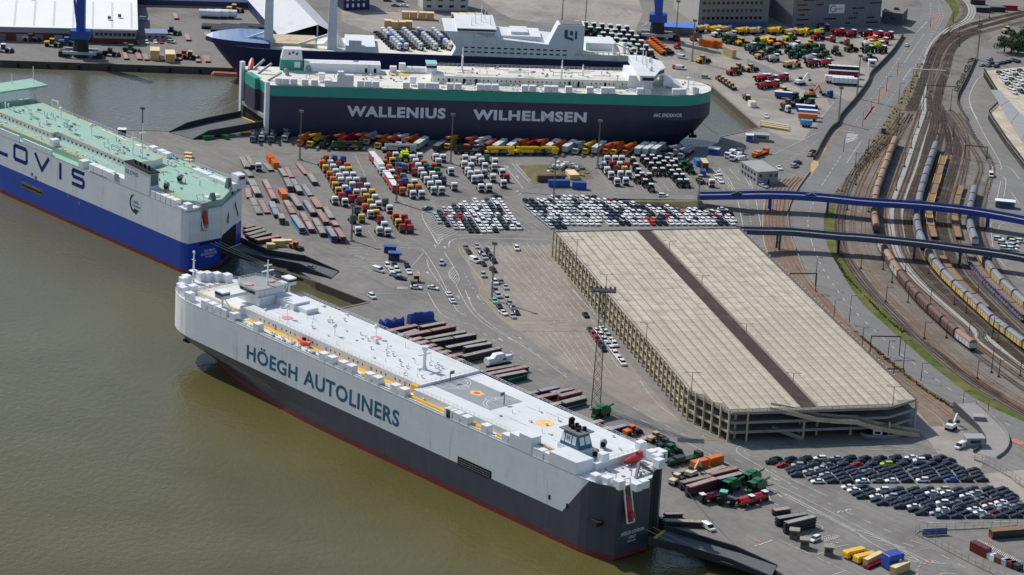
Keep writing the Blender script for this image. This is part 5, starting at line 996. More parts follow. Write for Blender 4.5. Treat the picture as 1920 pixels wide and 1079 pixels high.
for lvl in (6.2,9.5): pw(MB().prism([(0.4,0.4),(UL-0.6,0.4),(u2+1.4,12),(u2+1.4,v2),(u1,VW-0.5),(0.4,VW-0.5)],lvl-0.45,lvl)).build('floor_slab',m_cong,park)
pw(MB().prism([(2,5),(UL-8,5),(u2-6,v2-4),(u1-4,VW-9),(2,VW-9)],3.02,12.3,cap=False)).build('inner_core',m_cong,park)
colm=MB().cbox(0,0,0,0.55,0.55,10.9).mesh('column',m_conb)
def col(u,v,h=1.0): o=link('column',colm,park,CP.h*u+CP.l*v+Vector((0,0,2.95)));o.scale=(1,1,h);o.rotation_euler=(0,0,math.atan2(CP.h.y,CP.h.x))
edge=[(i*4.9,VW+0.35) for i in range(int(u1/4.9)+1)]
for u,v in edge: col(u,v)
ch=[(u1+(u2+2-u1)*t,VW+(v2-VW)*t+0.25) for t in (0.02,0.2,0.4,0.6,0.8,1.0)]
for u,v in ch: col(u,v)
col(u2+2.4,v2-6)
def parapet(a,b,z,h=0.95,m=None,t=0.25): pw(MB().wall([Vector((*a,0)),Vector((*b,0))],t,z,z+h)).build('parapet',m or m_conb,park)
for lvl in (5.75,9.05,12.35):
    for a,b in zip(edge,edge[1:]): parapet((a[0]+0.3,a[1]-0.3),(b[0]-0.3,b[1]-0.3),lvl,0.7 if lvl < 12 else 0.6)
    for a,b in zip(ch,ch[1:]): parapet((a[0],a[1]-0.3),(b[0],b[1]-0.3),lvl,0.75)
    parapet((u2+2.3,v2-0.4),(u2+2.3,12),lvl,0.9,m_cong);parapet((u2+2.3,12),(UL,0.2),lvl,0.9,m_cong)
    if lvl > 12: parapet((0,-0.1),(UL,-0.1),lvl,0.95,m_cong);parapet((-0.1,0.2),(-0.1,VW),lvl,0.95,m_cong)
bar=MB()
for a,b in ((edge[0],edge[-1]),(ch[0],ch[-1]),((0,0.3),(UL,0.3)),((u2+2.2,v2),(u2+2.2,12))):
    A_,B_=Vector((*a,0)),Vector((*b,0));n_=int((B_-A_).length/2.5)
    for k in range(n_+1): p=A_+(B_-A_)*(k/n_);bar.bar(p+Vector((0,0,12.9)),p+Vector((0,0,14.1)),0.12)
    for z in (13.5,14.05): bar.bar(A_+Vector((0,0,z)),B_+Vector((0,0,z)),0.1)
pw(bar).build('roof_railing',m_galv,park,kind='stuff')
# white crash-barrier posts along the right rim
pm=MB().box(-0.18,0.18,-0.18,0.18,0,1.0).mesh('barrier_post',w_box)
for k in range(46): link('barrier_post',pm,park,CP.h*(4+k*3.75)-CP.l*0.5+Vector((0,0,12.9)))
# access ramp down the front
rp=[(px('Y7',975,512),12.9),(px('Y7',1150,548),12.2),(px('Y7',1330,592),10.2),(px('Y7',1480,606),9.5),(px('Y7',1620,612),9.2),(px('Y7',1750,650),7.4),(px('A4',700,1000),5.2),(px('A4',980,1050),3.1)]
P=[at(p[0],p[1],z)-CP.O for p,z in rp];P2=[p+Vector((0.5,4.6,0)) for p in P]
mb=MB();n=len(P);mb.add(P+P2+[p-Vector((0,0,0.5)) for p in P+P2],[(i,i+1,n+i+1,n+i) for i in range(n-1)]+[(i,2*n+i,2*n+i+1,i+1) for i in range(n-1)]+[(2*n+i,3*n+i,3*n+i+1,2*n+i+1) for i in range(n-1)]);mb.build('access_ramp',m_cong,park)
for E_ in (P,P2): MB().wall(E_,0.25,lambda i: E_[i].z-0.6,lambda i: E_[i].z+0.9).build('ramp_parapet',m_conb,park)
lr=[(px('Y7',990,655),6.2),(px('Y7',1215,735),3.1)];P=[at(p[0],p[1],z)-CP.O for p,z in lr];MB().wall(P,0.3,lambda i: P[i].z-0.5,lambda i: P[i].z+0.9).build('ramp_parapet',m_cong,park)
for zn,x,y,h in (('Y7',705,730,9.5),('Y7',1220,730,6.3),('Y7',1320,705,6),('Y7',1575,702,6),('Y7',1862,712,5),('A4',45,1035,5),('A4',350,1030,5),('A4',672,935,9.6),('A4',930,975,9.8),('Y7',1190,690,6)):
    p=zat(zn,x,y,3)-CP.O;o=link('column',colm,park,p);o.scale=(1.1,1.1,h/10.9);o.rotation_euler=(0,0,math.atan2(CP.h.y,CP.h.x))
cw=[zat('A4',450,1035),zat('A4',520,1058),zat('A4',700,1062),zat('A4',840,1040)];MB().wall(spline(cw,5),0.3,GZ,GZ+1.0).build('curved_wall',m_cong,label='curved low concrete wall under the parking deck ramp',cat='wall')

def lamp(name,label,b,t,z=GZ,arms=2,group=None,arm=1.6,r=0.13,m=None,hgt_=None):
    B_=at(b[0],b[1],z);h=hgt_ or hgt(b,t,z);e=thing(name,label,'lamp post',B_,0,group);q=MB();q.cyl((0,0,0),(0,0,h),r*1.25,6,r2=r*0.7);q.build('post',m or m_galv,e)
    for k in range(arms):
        s_=1 if k == 0 else-1;a=MB();a.bar((0,0,h-0.1),(arm*s_,0,h+0.1),r*0.8);a.box(min(arm*s_,(arm+0.9)*s_),max(arm*s_,(arm+0.9)*s_),-0.2,0.2,h+0.02,h+0.2);a.build('lamp_head',m or m_galv,e)
    return e
k=0
for zn,t,b in (('A8',(595,140),(578,330)),('A8',(1418,155),(1405,345)),('A8',(855,455),(840,640)),('A8',(1712,465),(1697,665)),('A8',(1218,890),(1203,1079)),('Y7',(408,235),(382,410)),('Y7',(1155,240),(1135,415)),('Y3',(1605,750),(1588,915)),('A4',(762,600),(735,790)),('Y4',(198,880),(178,1050))):
    if (zn,t) in (('Y7',(1155,240)),): continue
    lamp('roof_lamp','twin-headed lamp post on the parking deck roof, %s' % ['near its far left corner','far end of the dark strip','behind the lattice tower','second along the dark strip','near the middle of the left rim','by the near left bend','','third along the dark strip','near the front right corner','nearest along the dark strip'][k],px(zn,*b),px(zn,*t),DZ,group='lamps on the parking deck');k += 1 if k != 5 else 2

# ---------------------------------------------------------------- bridges
m_bblue=pt('bridge_blue',(34,62,142),0.5,var=0.08)
m_bgrey=pt('bridge_slate',(62,72,96),0.55,var=0.12)
m_bdeck=mat('bridge_roadway',(146,146,144),0.9,0.07,0.4,spec=0.2)
def bridge(name,label,pts,w,mg,piers,gh=1.0,gl=1.1,inner=None):
    P=resample(spline([at(x,y,z) for x,y,z in pts],8),6.0);O=P[0].copy();O.z=0;e=thing(name,label,'bridge',O)
    Q=[p-O for p in P];n=len(Q);Ls,Rs=[],[]
    for i in range(n):
        d=(Q[min(i+1,n-1)]-Q[max(i-1,0)]);d.z=0;d.normalize();o=Vector((-d.y,d.x,0))*(w/2);Ls.append(Q[i]+o);Rs.append(Q[i]-o)
    mb=MB();mb.add(Ls+Rs,[(n+i,n+i+1,i+1,i) for i in range(n-1)]);mb.add([v-Vector((0,0,0.6)) for v in Ls+Rs],[(i,i+1,n+i+1,n+i) for i in range(n-1)]);mb.build('roadway',m_bdeck,e)
    for E_ in (Ls,Rs):
        MB().wall(E_,0.35,lambda i: E_[i].z-gl,lambda i: E_[i].z+gh).build('side_girder',mg,e)
        r_=MB()
        for z in (gh+0.5,):
            for a,b in zip(E_,E_[1:]): r_.bar(a+Vector((0,0,z)),b+Vector((0,0,z)),0.09)
        for a in E_[::1]: r_.bar(a+Vector((0,0,gh)),a+Vector((0,0,gh+0.5)),0.09)
        r_.build('handrail',mg,e,kind='stuff')
    for x,y in piers:
        B_=at(x,y);i=min(range(n),key=lambda k: ((P[k]-B_).to_2d()).length);top=Q[i].z-0.6;d=(Q[min(i+1,n-1)]-Q[max(i-1,0)]).normalized();o=Vector((-d.y,d.x,0))*(w*0.33)
        for s_ in (-1,1): c=Q[i]+o*s_;MB().cyl((c.x,c.y,GZ-0.05),(c.x,c.y,top),0.45,8).build('pier',mg,e)
    return e
bridge('road_bridge','bright blue road bridge crossing the rail yard',[(*px('A6',60,405),6.5),(*px('A6',480,398),8.6),(*px('A6',800,392),9.5),(*px('A6',1110,400),9.6),(*px('A6',1500,428),9.6),(*px('A6',1900,470),9.6),(*px('A2',1000,890),9.6),(*px('A2',1480,945),9.4),(*px('A2',1900,1020),9.0),(1990,428,8.5)],5.6,m_bblue,[px('A6',770,520),px('A6',1560,590),px('A3',1495,190),px('A3',1900,200),px('A2',980,1040)])
bridge('ramp_bridge','grey-blue bridge from the parking deck across the rail yard, nearer of the two',[(1386,432,12.0),(*px('A6',800,800),10.8),(*px('A6',1100,808),10.2),(*px('A6',1600,855),9.8),(*px('A3',400,215),9.8),(*px('A3',900,262),9.8),(*px('A3',1350,318),9.6),(*px('A3',1900,400),9.2),(1990,505,8.8)],5.0,m_bgrey,[px('A6',830,960),px('A6',1640,1020),px('A3',255,340),px('A3',880,410),px('A3',1590,440),px('A3',1340,440)],0.9,1.0)
# approach embankment of the blue bridge
eb=[zat('Z7',1000,590),zat('Z7',1300,585),zat('Z7',1640,595),zat('Z7',1700,640),zat('Z7',1640,662),zat('Z7',1380,630)]
tp=[zat('Z7',1000,588,3.1),zat('Z7',1300,575,4.4),zat('Z7',1640,575,6.2),zat('Z7',1660,585,6.2),zat('Z7',1640,590,6.0),zat('Z7',1380,600,4.4)]
MB().add(eb+tp,[(i,(i+1) % 6,6+(i+1) % 6,6+i) for i in range(6)]+[tuple(range(6,12))]).build('grass_embankment',g_verge,kind='structure')
ap=[(*px('Z7',300,510),3.15),(*px('Z7',900,550),3.3),(*px('Z7',1300,562),4.6),(*px('Z7',1640,555),6.3)];P=[at(*p) for p in ap];MB().ribbon([(p.x,p.y,p.z) for p in resample(spline(P,6),6)],6.0,None).build('bridge_approach_road',g_road,kind='structure')

# ---------------------------------------------------------------- walls and fences
def wall_thing(name,label,cat,zpts,h,w,m,posts=None,slats=None):
    P=resample(spline([at(*p) for p in zpts],6),3.0);O=P[0].copy();e=thing(name,label,cat,O);Q=[p-O for p in P]
    MB().wall(Q,w,-0.05,h).build('wall_face' if not posts else 'base_kerb',m,e)
    if posts:
        pm_=MB().bar((0,0,0),(0,0,posts),0.09).mesh('fence_post',m_galv)
        for q in Q[::1]: link('fence_post',pm_,e,q)
        for z in (posts*0.5,posts*0.98):
            r_=MB()
            for a,b in zip(Q,Q[1:]): r_.bar(a+Vector((0,0,z)),b+Vector((0,0,z)),0.06)
            r_.build('fence_rail',m_galv,e)
    return e
m_dwall=mat('dark_wall',(72,74,78),0.8,0.12,0.6)
wall_thing('boundary_wall','dark boundary wall between the machinery yard and the public road','wall',sp('A1',(830,330),(740,470),(620,600),(540,680),(510,760),(400,910),(270,1060))+sp('A2',(250,160),(180,220),(110,330),(60,430),(20,490)),2.0,0.4,m_dwall)
wall_thing('boundary_wall','dark wall between the rail yard and the road on the far right','wall',sp('A1',(1480,540),(1400,720),(1320,880),(1335,970),(1400,1075))+sp('A2',(1400,140),(1500,340),(1580,470)),1.6,0.4,m_dwall)
wall_thing('roadside_wall','low pale kerb wall between the rusty tracks and the public road','wall',sp('A6',(1310,140),(1180,320),(1105,460),(1062,600),(1075,760),(1100,880),(1160,1030))+sp('A3',(0,650),(180,800),(300,960))+sp('A4',(330,30),(640,300),(830,455),(1080,650),(1310,785)),0.7,0.3,m_cong)
wall_thing('boundary_fence','wire mesh fence along the bend beside the lower right car lot','fence',sp('A5',(1320,790),(1480,850),(1660,950),(1800,1030))+sp('Y8',(1860,390),(1960,450)),0.6,0.3,m_cong,posts=2.6)
wall_thing('boundary_fence','wire mesh fence at the lower right corner','fence',sp('Y8',(1105,775),(1250,850),(1500,985),(1700,1079),(1800,1130)),0.5,0.3,m_cong,posts=2.6)
wall_thing('boundary_fence','wire mesh fence behind the blue sliding gate','fence',sp('Y8',(1105,775),(1160,745))+sp('Y8',(1340,742),(1690,725),(1918,700)),0.3,0.2,m_cong,posts=2.4)
gt=thing('sliding_gate','blue-grey sliding gate by the lower right car lot','gate',zat('Y8',1160,785));a,b=Vector((0,0,0)),zat('Y8',1340,775)-zat('Y8',1160,785);d=b.normalized();gm=pt('gate_blue',(96,104,150),0.6)
bm0=MB();bm0.bar((0,0,0.2),b+Vector((0,0,0.2)),0.15);bm0.bar((0,0,2.2),b+Vector((0,0,2.2)),0.15);bm0.build('gate_frame',gm,gt);sm_=MB().box(-0.2,0.2,-0.03,0.03,0.25,2.15).mesh('gate_slat',gm)
for i in range(34): link('gate_slat',sm_,gt,b*((i+0.5)/34),math.atan2(b.y,b.x))
# curved exit ramp with walls, lower right
cr=[*sp('A5',(1150,190),(1330,330),(1470,450),(1530,560),(1490,650),(1400,720))];P=resample(spline([at(*p) for p in cr],8),2.0);e=thing('exit_ramp','curved concrete exit ramp with dark walls at the right edge','ramp',P[0]);Q=[p-P[0] for p in P];n=len(Q)
for i,q in enumerate(Q): q.z=2.4*max(0,1-i/(n-6))
Wd=9.0;Ls,Rs=[],[]
for i in range(n): d=(Q[min(i+1,n-1)]-Q[max(i-1,0)]);d.z=0;d.normalize();o=Vector((-d.y,d.x,0));Ls.append(Q[i]+o*Wd*0.62);Rs.append(Q[i]-o*Wd*0.3)
mb=MB();mb.add([v+Vector((0,0,0.06)) for v in Ls+Rs],[(n+i,n+i+1,i+1,i) for i in range(n-1)]);mb.build('roadway',mat('ramp_concrete',(150,147,142),0.9,0.08,0.4),e)
for E_ in (Ls,Rs): MB().wall(E_,0.35,-0.1,lambda i: E_[i].z+1.0).build('ramp_wall',m_cong if E_ is Ls else m_dwall,e)

# ---------------------------------------------------------------- buildings
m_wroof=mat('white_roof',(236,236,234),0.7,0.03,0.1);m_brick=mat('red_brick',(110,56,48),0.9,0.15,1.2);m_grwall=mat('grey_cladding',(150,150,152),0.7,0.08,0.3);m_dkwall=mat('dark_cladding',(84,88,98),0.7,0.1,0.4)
class Bld:
    """box-like building on a footprint measured in the photo: front-left, front-right ground points and depth"""
    def __init__(s,name,label,a,b,depth,cat='building'):
        A,B_=at(*a),at(*b);s.L=(B_-A).length;s.rz=math.atan2(B_.y-A.y,B_.x-A.x);s.D=depth;s.e=thing(name,label,cat,A,s.rz)
    def box(s,name,m,x0,x1,y0,y1,z0,z1,parent=None): return MB().box(x0,x1,y0,y1,z0,z1).build(name,m,parent or s.e)
wh=Bld('white_warehouse','long white-roofed warehouse with brick base, upper left',(-60,75),(256,82),95)
wh.box('wall',m_brick,0,wh.L,0.2,wh.D,-0.1,4.2);wh.box('upper_wall',m_grwall,-0.1,wh.L+0.1,0.05,wh.D,4.2,7.0);r_=MB();r_.side([(0,7.0),(0,7.05),(0.01,7.05)],0,0.01) if False else None
rf=MB();rf.add([(-0.6,-0.6,7.0),(wh.L+0.6,-0.6,7.0),(wh.L+0.6,wh.D*0.5,10.2),(-0.6,wh.D*0.5,10.2),(-0.6,wh.D+0.6,7.0),(wh.L+0.6,wh.D+0.6,7.0)],[(0,1,2,3),(3,2,5,4),(1,5,2),(0,3,4)]);rfo=rf.build('roof',m_wroof,wh.e)
for i in range(8):
    x=12+i*9.4;q=MB();q.add([(x,2,7.2),(x+1.0,2,7.2),(x+1.0,44,10.0),(x,44,10.0)],[(0,1,2,3)]);q.build('rooflight',mat('rooflight',(206,208,206),0.5,0.1,0.5),rfo)
of=wh.box('office_wing',m_grwall,wh.L-21,wh.L-0.3,-1.6,0,-0.05,6.6)
wh.box('office_roof',m_grwall,wh.L-21.3,wh.L,-1.9,0.0,6.62,6.8,of)
for i in range(9): wh.box('window',glassm,wh.L-20+i*2.2,wh.L-18.4+i*2.2,-1.68,-1.62,3.9,5.4,of)
wh.box('brick_base',m_brick,wh.L-20.9,wh.L-0.4,-1.66,-1.61,0,2.6,of)
for i in range(5): wh.box('door',m_grwall if i % 2 else c_dkgr,14+i*9,18+i*9+(2 if i == 1 else 0),-0.02,0.19,0,3.4)
for x,y in ((wh.L-14,14),(wh.L-9,18),(wh.L-30,50),(wh.L-52,46)): wh.box('roof_vent',m_dkwall,x,x+1.6,y,y+1.2,7.8+y*0.05,9.0+y*0.06,rfo)
gs=Bld('site_office','small grey site office with blue roof edge by the white warehouse',px('Z1',1095,305),px('Z1',1255,307),9);gs.box('wall',m_grwall,0,gs.L,0,9,-0.05,3.4);gs.box('roof',mat('bluish_roof',(124,140,172),0.6,0.1,0.4),-0.3,gs.L+0.3,-0.3,9.3,3.4,3.7)
for i in range(3): gs.box('window',glassm,1+i*3.2,2.6+i*3.2,-0.06,-0.01,1.2,2.4)
tn=Bld('storage_tent','big pale gabled storage hall with open dark front, top centre-left',px('Z2',180,345),px('Z2',600,339),80);m_tent=mat('tent_membrane',(206,206,208),0.7,0.05,0.1,dirt=(186,186,188),dscale=0.1)
rf=MB();L_=tn.L;rf.add([(-0.8,-0.5,5.2),(L_*0.66,-0.5,10.5),(L_+0.8,-0.5,5.2),(-0.8,80,5.2),(L_*0.66,80,10.5),(L_+0.8,80,5.2)],[(0,1,4,3),(1,2,5,4)]);rf.build('roof',m_tent,tn.e)
tn.box('side_wall',c_dkblue,-0.3,0,0,80,-0.05,5.2);tn.box('side_wall',m_tent,L_,L_+0.3,0,80,-0.05,5.2);tn.box('front_panel',c_blue,L_*0.68,L_,0,0.3,-0.05,5.2);tn.box('back_wall',m_dkwall,0,L_,79.5,80,-0.05,8);tn.box('front_post',m_tent,L_*0.66-0.4,L_*0.66+0.4,-0.1,0.5,0,10.0)
tn.box('interior_shade_box',m_dkwall,1.5,L_-1.5,14,76,0.01,4.2)  # added dark box standing in for the hall's shaded interior
b1=Bld('office_block','grey office block with rows of dark windows, top right',px('Z3',1395,195),px('Z3',1918,190),40);b1.box('wall',mat('office_grey',(136,134,134),0.8,0.08,0.3),0,b1.L,0,40,-0.05,26);wm=MB().box(0,1.5,-0.05,0,0,1.5).mesh('window',glassm)
for r_ in range(4):
    for i in range(int(b1.L/2.6)-1): link('window',wm,b1.e,(2+i*2.6,-0.01,3.2+r_*4))
b1.box('plinth_screen',mat('blue_hoarding',(70,96,150),0.7,0.2,0.5),2,b1.L-2,-4,-3.6,-0.05,2.6);b1.box('side_face',mat('office_side',(168,166,162),0.8,0.06,0.3),-0.2,-0.02,0,40,-0.05,26)
b2=Bld('slatted_office_building','grey slatted building with a white sign bearing a red and blue ring',px('Z4',180,213),px('Z4',838,190),38);m_sl=mat('slat_facade',(140,140,146),0.7,0.1,0.5,rnd=0.06);b2.box('wall',mat('slat_back',(112,112,118),0.8,0.08,0.3),0,b2.L,0,38,-0.05,24);sm2=MB().box(0,0.45,-0.14,-0.01,0,24).mesh('facade_slat',m_sl)
for i in range(int(b2.L/0.9)): link('facade_slat',sm2,b2.e,(0.2+i*0.9,0,0))
sm3=MB().box(-0.14,-0.01,0,0.45,0,24).mesh('facade_slat',m_sl)
for i in range(42): link('facade_slat',sm3,b2.e,(0,0.3+i*0.9,0))
rng=random.Random(3)
for r_ in range(8):
    x=rng.uniform(1,6)
    while x < b2.L-7:
        w_=rng.choice((3,4.5,6,7));zz=1.4+r_*2.6
        if not (18 < x+w_ and x < 33 and zz > 6.5 and zz < 13.5): b2.box('window_band',glassm,x,x+w_,-0.2,-0.15,zz,zz+0.75)
        x += w_+rng.uniform(4,13)
sg=b2.box('sign',w_box,20.5,29.5,-0.35,-0.16,7.3,12.0);rg=MB()
def ringseg(mb,cx,cz,r0,r1,a0,a1,y,n=10):
    for i in range(n):
        a,b=a0+(a1-a0)*i/n,a0+(a1-a0)*(i+1)/n;mb.add([(cx+r*math.cos(t),y,cz+r*math.sin(t)) for r,t in ((r0,a),(r1,a),(r1,b),(r0,b))],[(0,1,2,3),(3,2,1,0)])
ringseg(rg,23.0,9.65,1.4,1.9,R(40),R(200),-0.37);rg.build('sign_arc',c_lblue,sg);rg=MB();ringseg(rg,23.0,9.65,1.4,1.9,R(220),R(380),-0.37);rg.build('sign_arc',c_life,sg)
o=link('lettering',strokes(10,5.0,0.8,c_dkgr),sg,(23.4,-0.38,9.2));o.rotation_euler=(R(90),0,0)
b3=Bld('grey_shed','plain grey flat-roofed shed beside the slatted building',px('Z4',850,172),px('Z4',1000,190),16);b3.box('wall',m_dkwall,0,b3.L,0,16,-0.05,6);b3.box('roof',mat('brown_roof',(126,118,106),0.8,0.1,0.3),-0.2,b3.L+0.2,-0.2,16.2,6,6.25);b3.box('roof_unit',m_dkwall,b3.L-6,b3.L-3.6,7,9.5,6.25,7.4)
for i in range(2): b3.box('window',glassm,b3.L-6+i*1.6,b3.L-5+i*1.6,-0.05,-0.01,2.5,3.5)
gh=Bld('gatehouse','two-storey grey gatehouse beside the blue bridge',px('A6',712,285),px('A6',945,272),17);gh.box('wall',m_grwall,0,gh.L,0,17,-0.05,5.6);gh.box('roof',mat('grey_roof',(158,158,156),0.8,0.06,0.3),-0.2,gh.L+0.2,-0.2,17.2,5.6,5.9)
for x,z in ((1.0,3.4),(5.6,3.4),(8.2,3.3)): gh.box('window',glassm,x,x+1.3,-0.06,-0.01,z,z+1.2)
gh.box('door',glassm,5.0,5.9,-0.06,-0.01,0,2.3)
for i in range(5):
    for z in (1.2,3.6): gh.box('window',glassm,-0.06,-0.01,1.8+i*3,3.6+i*3,z,z+1.2)
lb_=Bld('far_office','pale office block with blue-tinted windows at the top edge',px('Z2',1250,80),px('Z2',1590,82),14);lb_.box('wall',mat('pale_wall',(190,188,184),0.8,0.05,0.3),0,lb_.L,0,14,-0.05,16)
for r_ in range(3):
    for i in range(4): lb_.box('window',glassm,2+i*6,4.4+i*6,-0.06,-0.01,1.6+r_*3.4,2.9+r_*3.4)
db_=Bld('dark_office','dark blue-grey building with white-framed windows at the top edge',px('Z2',655,80),px('Z2',850,72),20);db_.box('wall',c_dkblue,0,db_.L,0,20,-0.05,14)
for r_ in range(2):
    for i in range(4): db_.box('window',w_box,1.6+i*3,2.8+i*3,-0.06,-0.01,1.5+r_*3.4,3.4+r_*3.4)
ql=Bld('long_dark_barge','dark blue barge hull lying along the far quay at the top left',px('Z1',1000,45),px('Z1',1900,70),8,'barge');ql.box('hull',c_dkblue,0,ql.L,0,8,-0.05,3.4);ql.box('deck_strip',m_rust,0,ql.L,-0.3,0,-0.04,0.7)
# customs shelter and small roofed huts
def hut(label,zn,x,y,lx,ly,h,mw,mr,rz=0,name='guard_hut',win=True):
    e=thing(name,label,'hut',zat(zn,x,y),rz);MB().cbox(0,0,0,lx,ly,h).build('wall',mw,e);MB().cbox(0,0,h,lx+0.6,ly+0.6,0.22).build('roof',mr,e)
    if win: MB().cbox(0,-ly/2-0.02,h*0.45,lx*0.6,0.06,h*0.35).build('window',glassm,e);MB().cbox(lx/2+0.02,0,0.05,0.06,0.9,h*0.7).build('door',glassm,e)
    return e
m_bhut=pt('hut_blue',(58,92,160),0.5);m_bhd=pt('hut_dark_blue',(30,46,96),0.5);m_cont=pt('container_blue',(40,74,158),0.5,var=0.1)
hut('blue-roofed checkpoint hut, rear one of the pair by the lanes','Y2',365,135,4.6,2.6,2.6,m_bhd,m_bhut);hut('blue-roofed checkpoint hut, front one of the pair by the lanes','Y2',395,190,4.2,2.6,2.9,m_bhd,m_bhut)
hut('dark brown hut by the waiting white cars','Y2',563,352,2.0,2.0,2.4,mat('hut_brown',(84,62,54),0.8),mat('hut_brown',()),name='small_hut') if False else hut('dark brown hut by the waiting white cars','Y2',563,352,2.0,2.0,2.4,mat('hut_brown',(84,62,54),0.8),m_rust,name='small_hut')
hut('small grey-brown hut touching the parked white saloon','Y2',543,390,2.0,2.0,2.2,m_dkwall,mat('hut_roof',(110,100,94),0.8),name='small_hut')
for i,(x,y) in enumerate(((1385,765),(1480,850),(1695,915))): hut('grey timber guard cabin by the lower right road, %s of three' % ('farthest','middle','nearest')[i],'A7',x,y,2.6,2.4,2.8,mat('cabin_wall',(104,98,90),0.85,0.15,0.6),mat('cabin_roof',(150,142,130),0.85,0.1,0.6),R(-8),'guard_cabin')
hut('white box cabin under the parking deck ramp','A5',155,500,3.0,2.4,2.6,w_box,w_box,name='cabin');hut('grey cabin with hipped roof beside the white van, right edge','A5',1310,605,6.0,4.0,3.0,m_grwall,mat('grey_roof',()) if False else MATS['grey_roof'],R(10),'cabin');hut('grey plant cabin on the curved ramp','A5',1360,340,3.4,3.0,2.6,m_grwall,MATS['grey_roof'],R(0),'cabin',False)
hut('white-roofed bus shelter with blue side by the right-hand road','A2',1745,905,8.0,3.4,2.8,m_dkwall,w_box,R(-8),'bus_shelter');hut('small white kiosk at the machinery yard corner','A1',550,595,3.6,3.0,3.0,w_box,w_box,0,'kiosk');hut('dark blue and white hut on the jetty by the quay','Z3',1780,1060,3.0,3.0,3.0,m_bhut,w_box,0,'jetty_hut')
hut('grey flat-roofed cabin on the jetty beside the quay','Z8',165,118,7.0,4.0,2.8,m_grwall,MATS['grey_roof'],0,'cabin');hut('dark hut at the quay edge behind the green-decked ship','Z5',915,430,3.2,3.0,3.6,c_black,w_box,0,'quay_hut',False);hut('low grey relay cabin beside the rail throat','A2',652,240,2.0,1.8,2.4,m_dkwall,m_galv,0,'relay_cabin',False)
hut('blue weather shelter at the end of the boom truck row','Z7',1755,235,4.5,3.6,2.6,m_cont,w_box,R(-15),'shelter')
cp_=thing('blue_canopy','blue-roofed open canopy beside the blue crane','canopy',zat('Z3',1200,250));MB().cbox(0,0,4.2,24,12,0.4).build('roof',pt('canopy_blue',(76,124,196),0.6),cp_);pmn=MB().bar((0,0,0),(0,0,4.2),0.3).mesh('post',m_galv)
for x in (-11,0,11):
    for y in (-5.4,5.4): link('post',pmn,cp_,(x,y,0))
MB().cbox(0,3,0,22,5,4.0).build('back_wall',m_grwall,cp_)
# ================================================================ VEHICLES: builders
PAL={'white': (236,236,234),'silver': (176,180,184),'grey': (112,116,122),'black': (26,28,34),'navy': (28,36,66),'blue': (34,86,168),'red': (176,34,34),'crimson': (158,26,52),'orange': (222,112,40),'yellow': (234,186,44),
       'green': (34,104,60),'dkgreen': (28,66,46),'lime': (190,214,40),'teal': (28,110,100),'brown': (104,72,54),'cream': (222,206,170),'mint': (120,196,172),'maroon': (110,28,36),'sky': (70,150,204),'pink': (226,108,92),'dark': (46,48,50),'sand': (196,170,122)}
def C(k): return MATS.get('paint_'+k) or pt(k,PAL[k],0.2,rnd=0.05)
for k_ in PAL: C(k_)
m_tyre=mat('tyre',(26,26,27),0.85,0.1,2);m_chas=mat('chassis',(44,44,46),0.7,0.15,1.0);m_rimm=mat('rim',(150,152,154),0.4,0.05,2,metal=0.5);m_lampm=mat('headlamp',(214,216,214),0.2,0.02,1)
MC={}
def cached(key,fn):
    if key not in MC: MC[key]=fn()
    return MC[key]
def wheel_mesh(r,w): return cached(('wheel',r,w),lambda: MB().cyl((0,-w/2,r),(0,w/2,r),r,10).mesh('wheel',m_tyre))
def bevel_mesh(me,off,seg=1):
    bm=bmesh.new();bm.from_mesh(me);bmesh.ops.remove_doubles(bm,verts=bm.verts,dist=0.0005);bmesh.ops.bevel(bm,geom=bm.edges[:],offset=off,segments=seg,affect='EDGES',clamp_overlap=True);bm.to_mesh(me);bm.free();return me
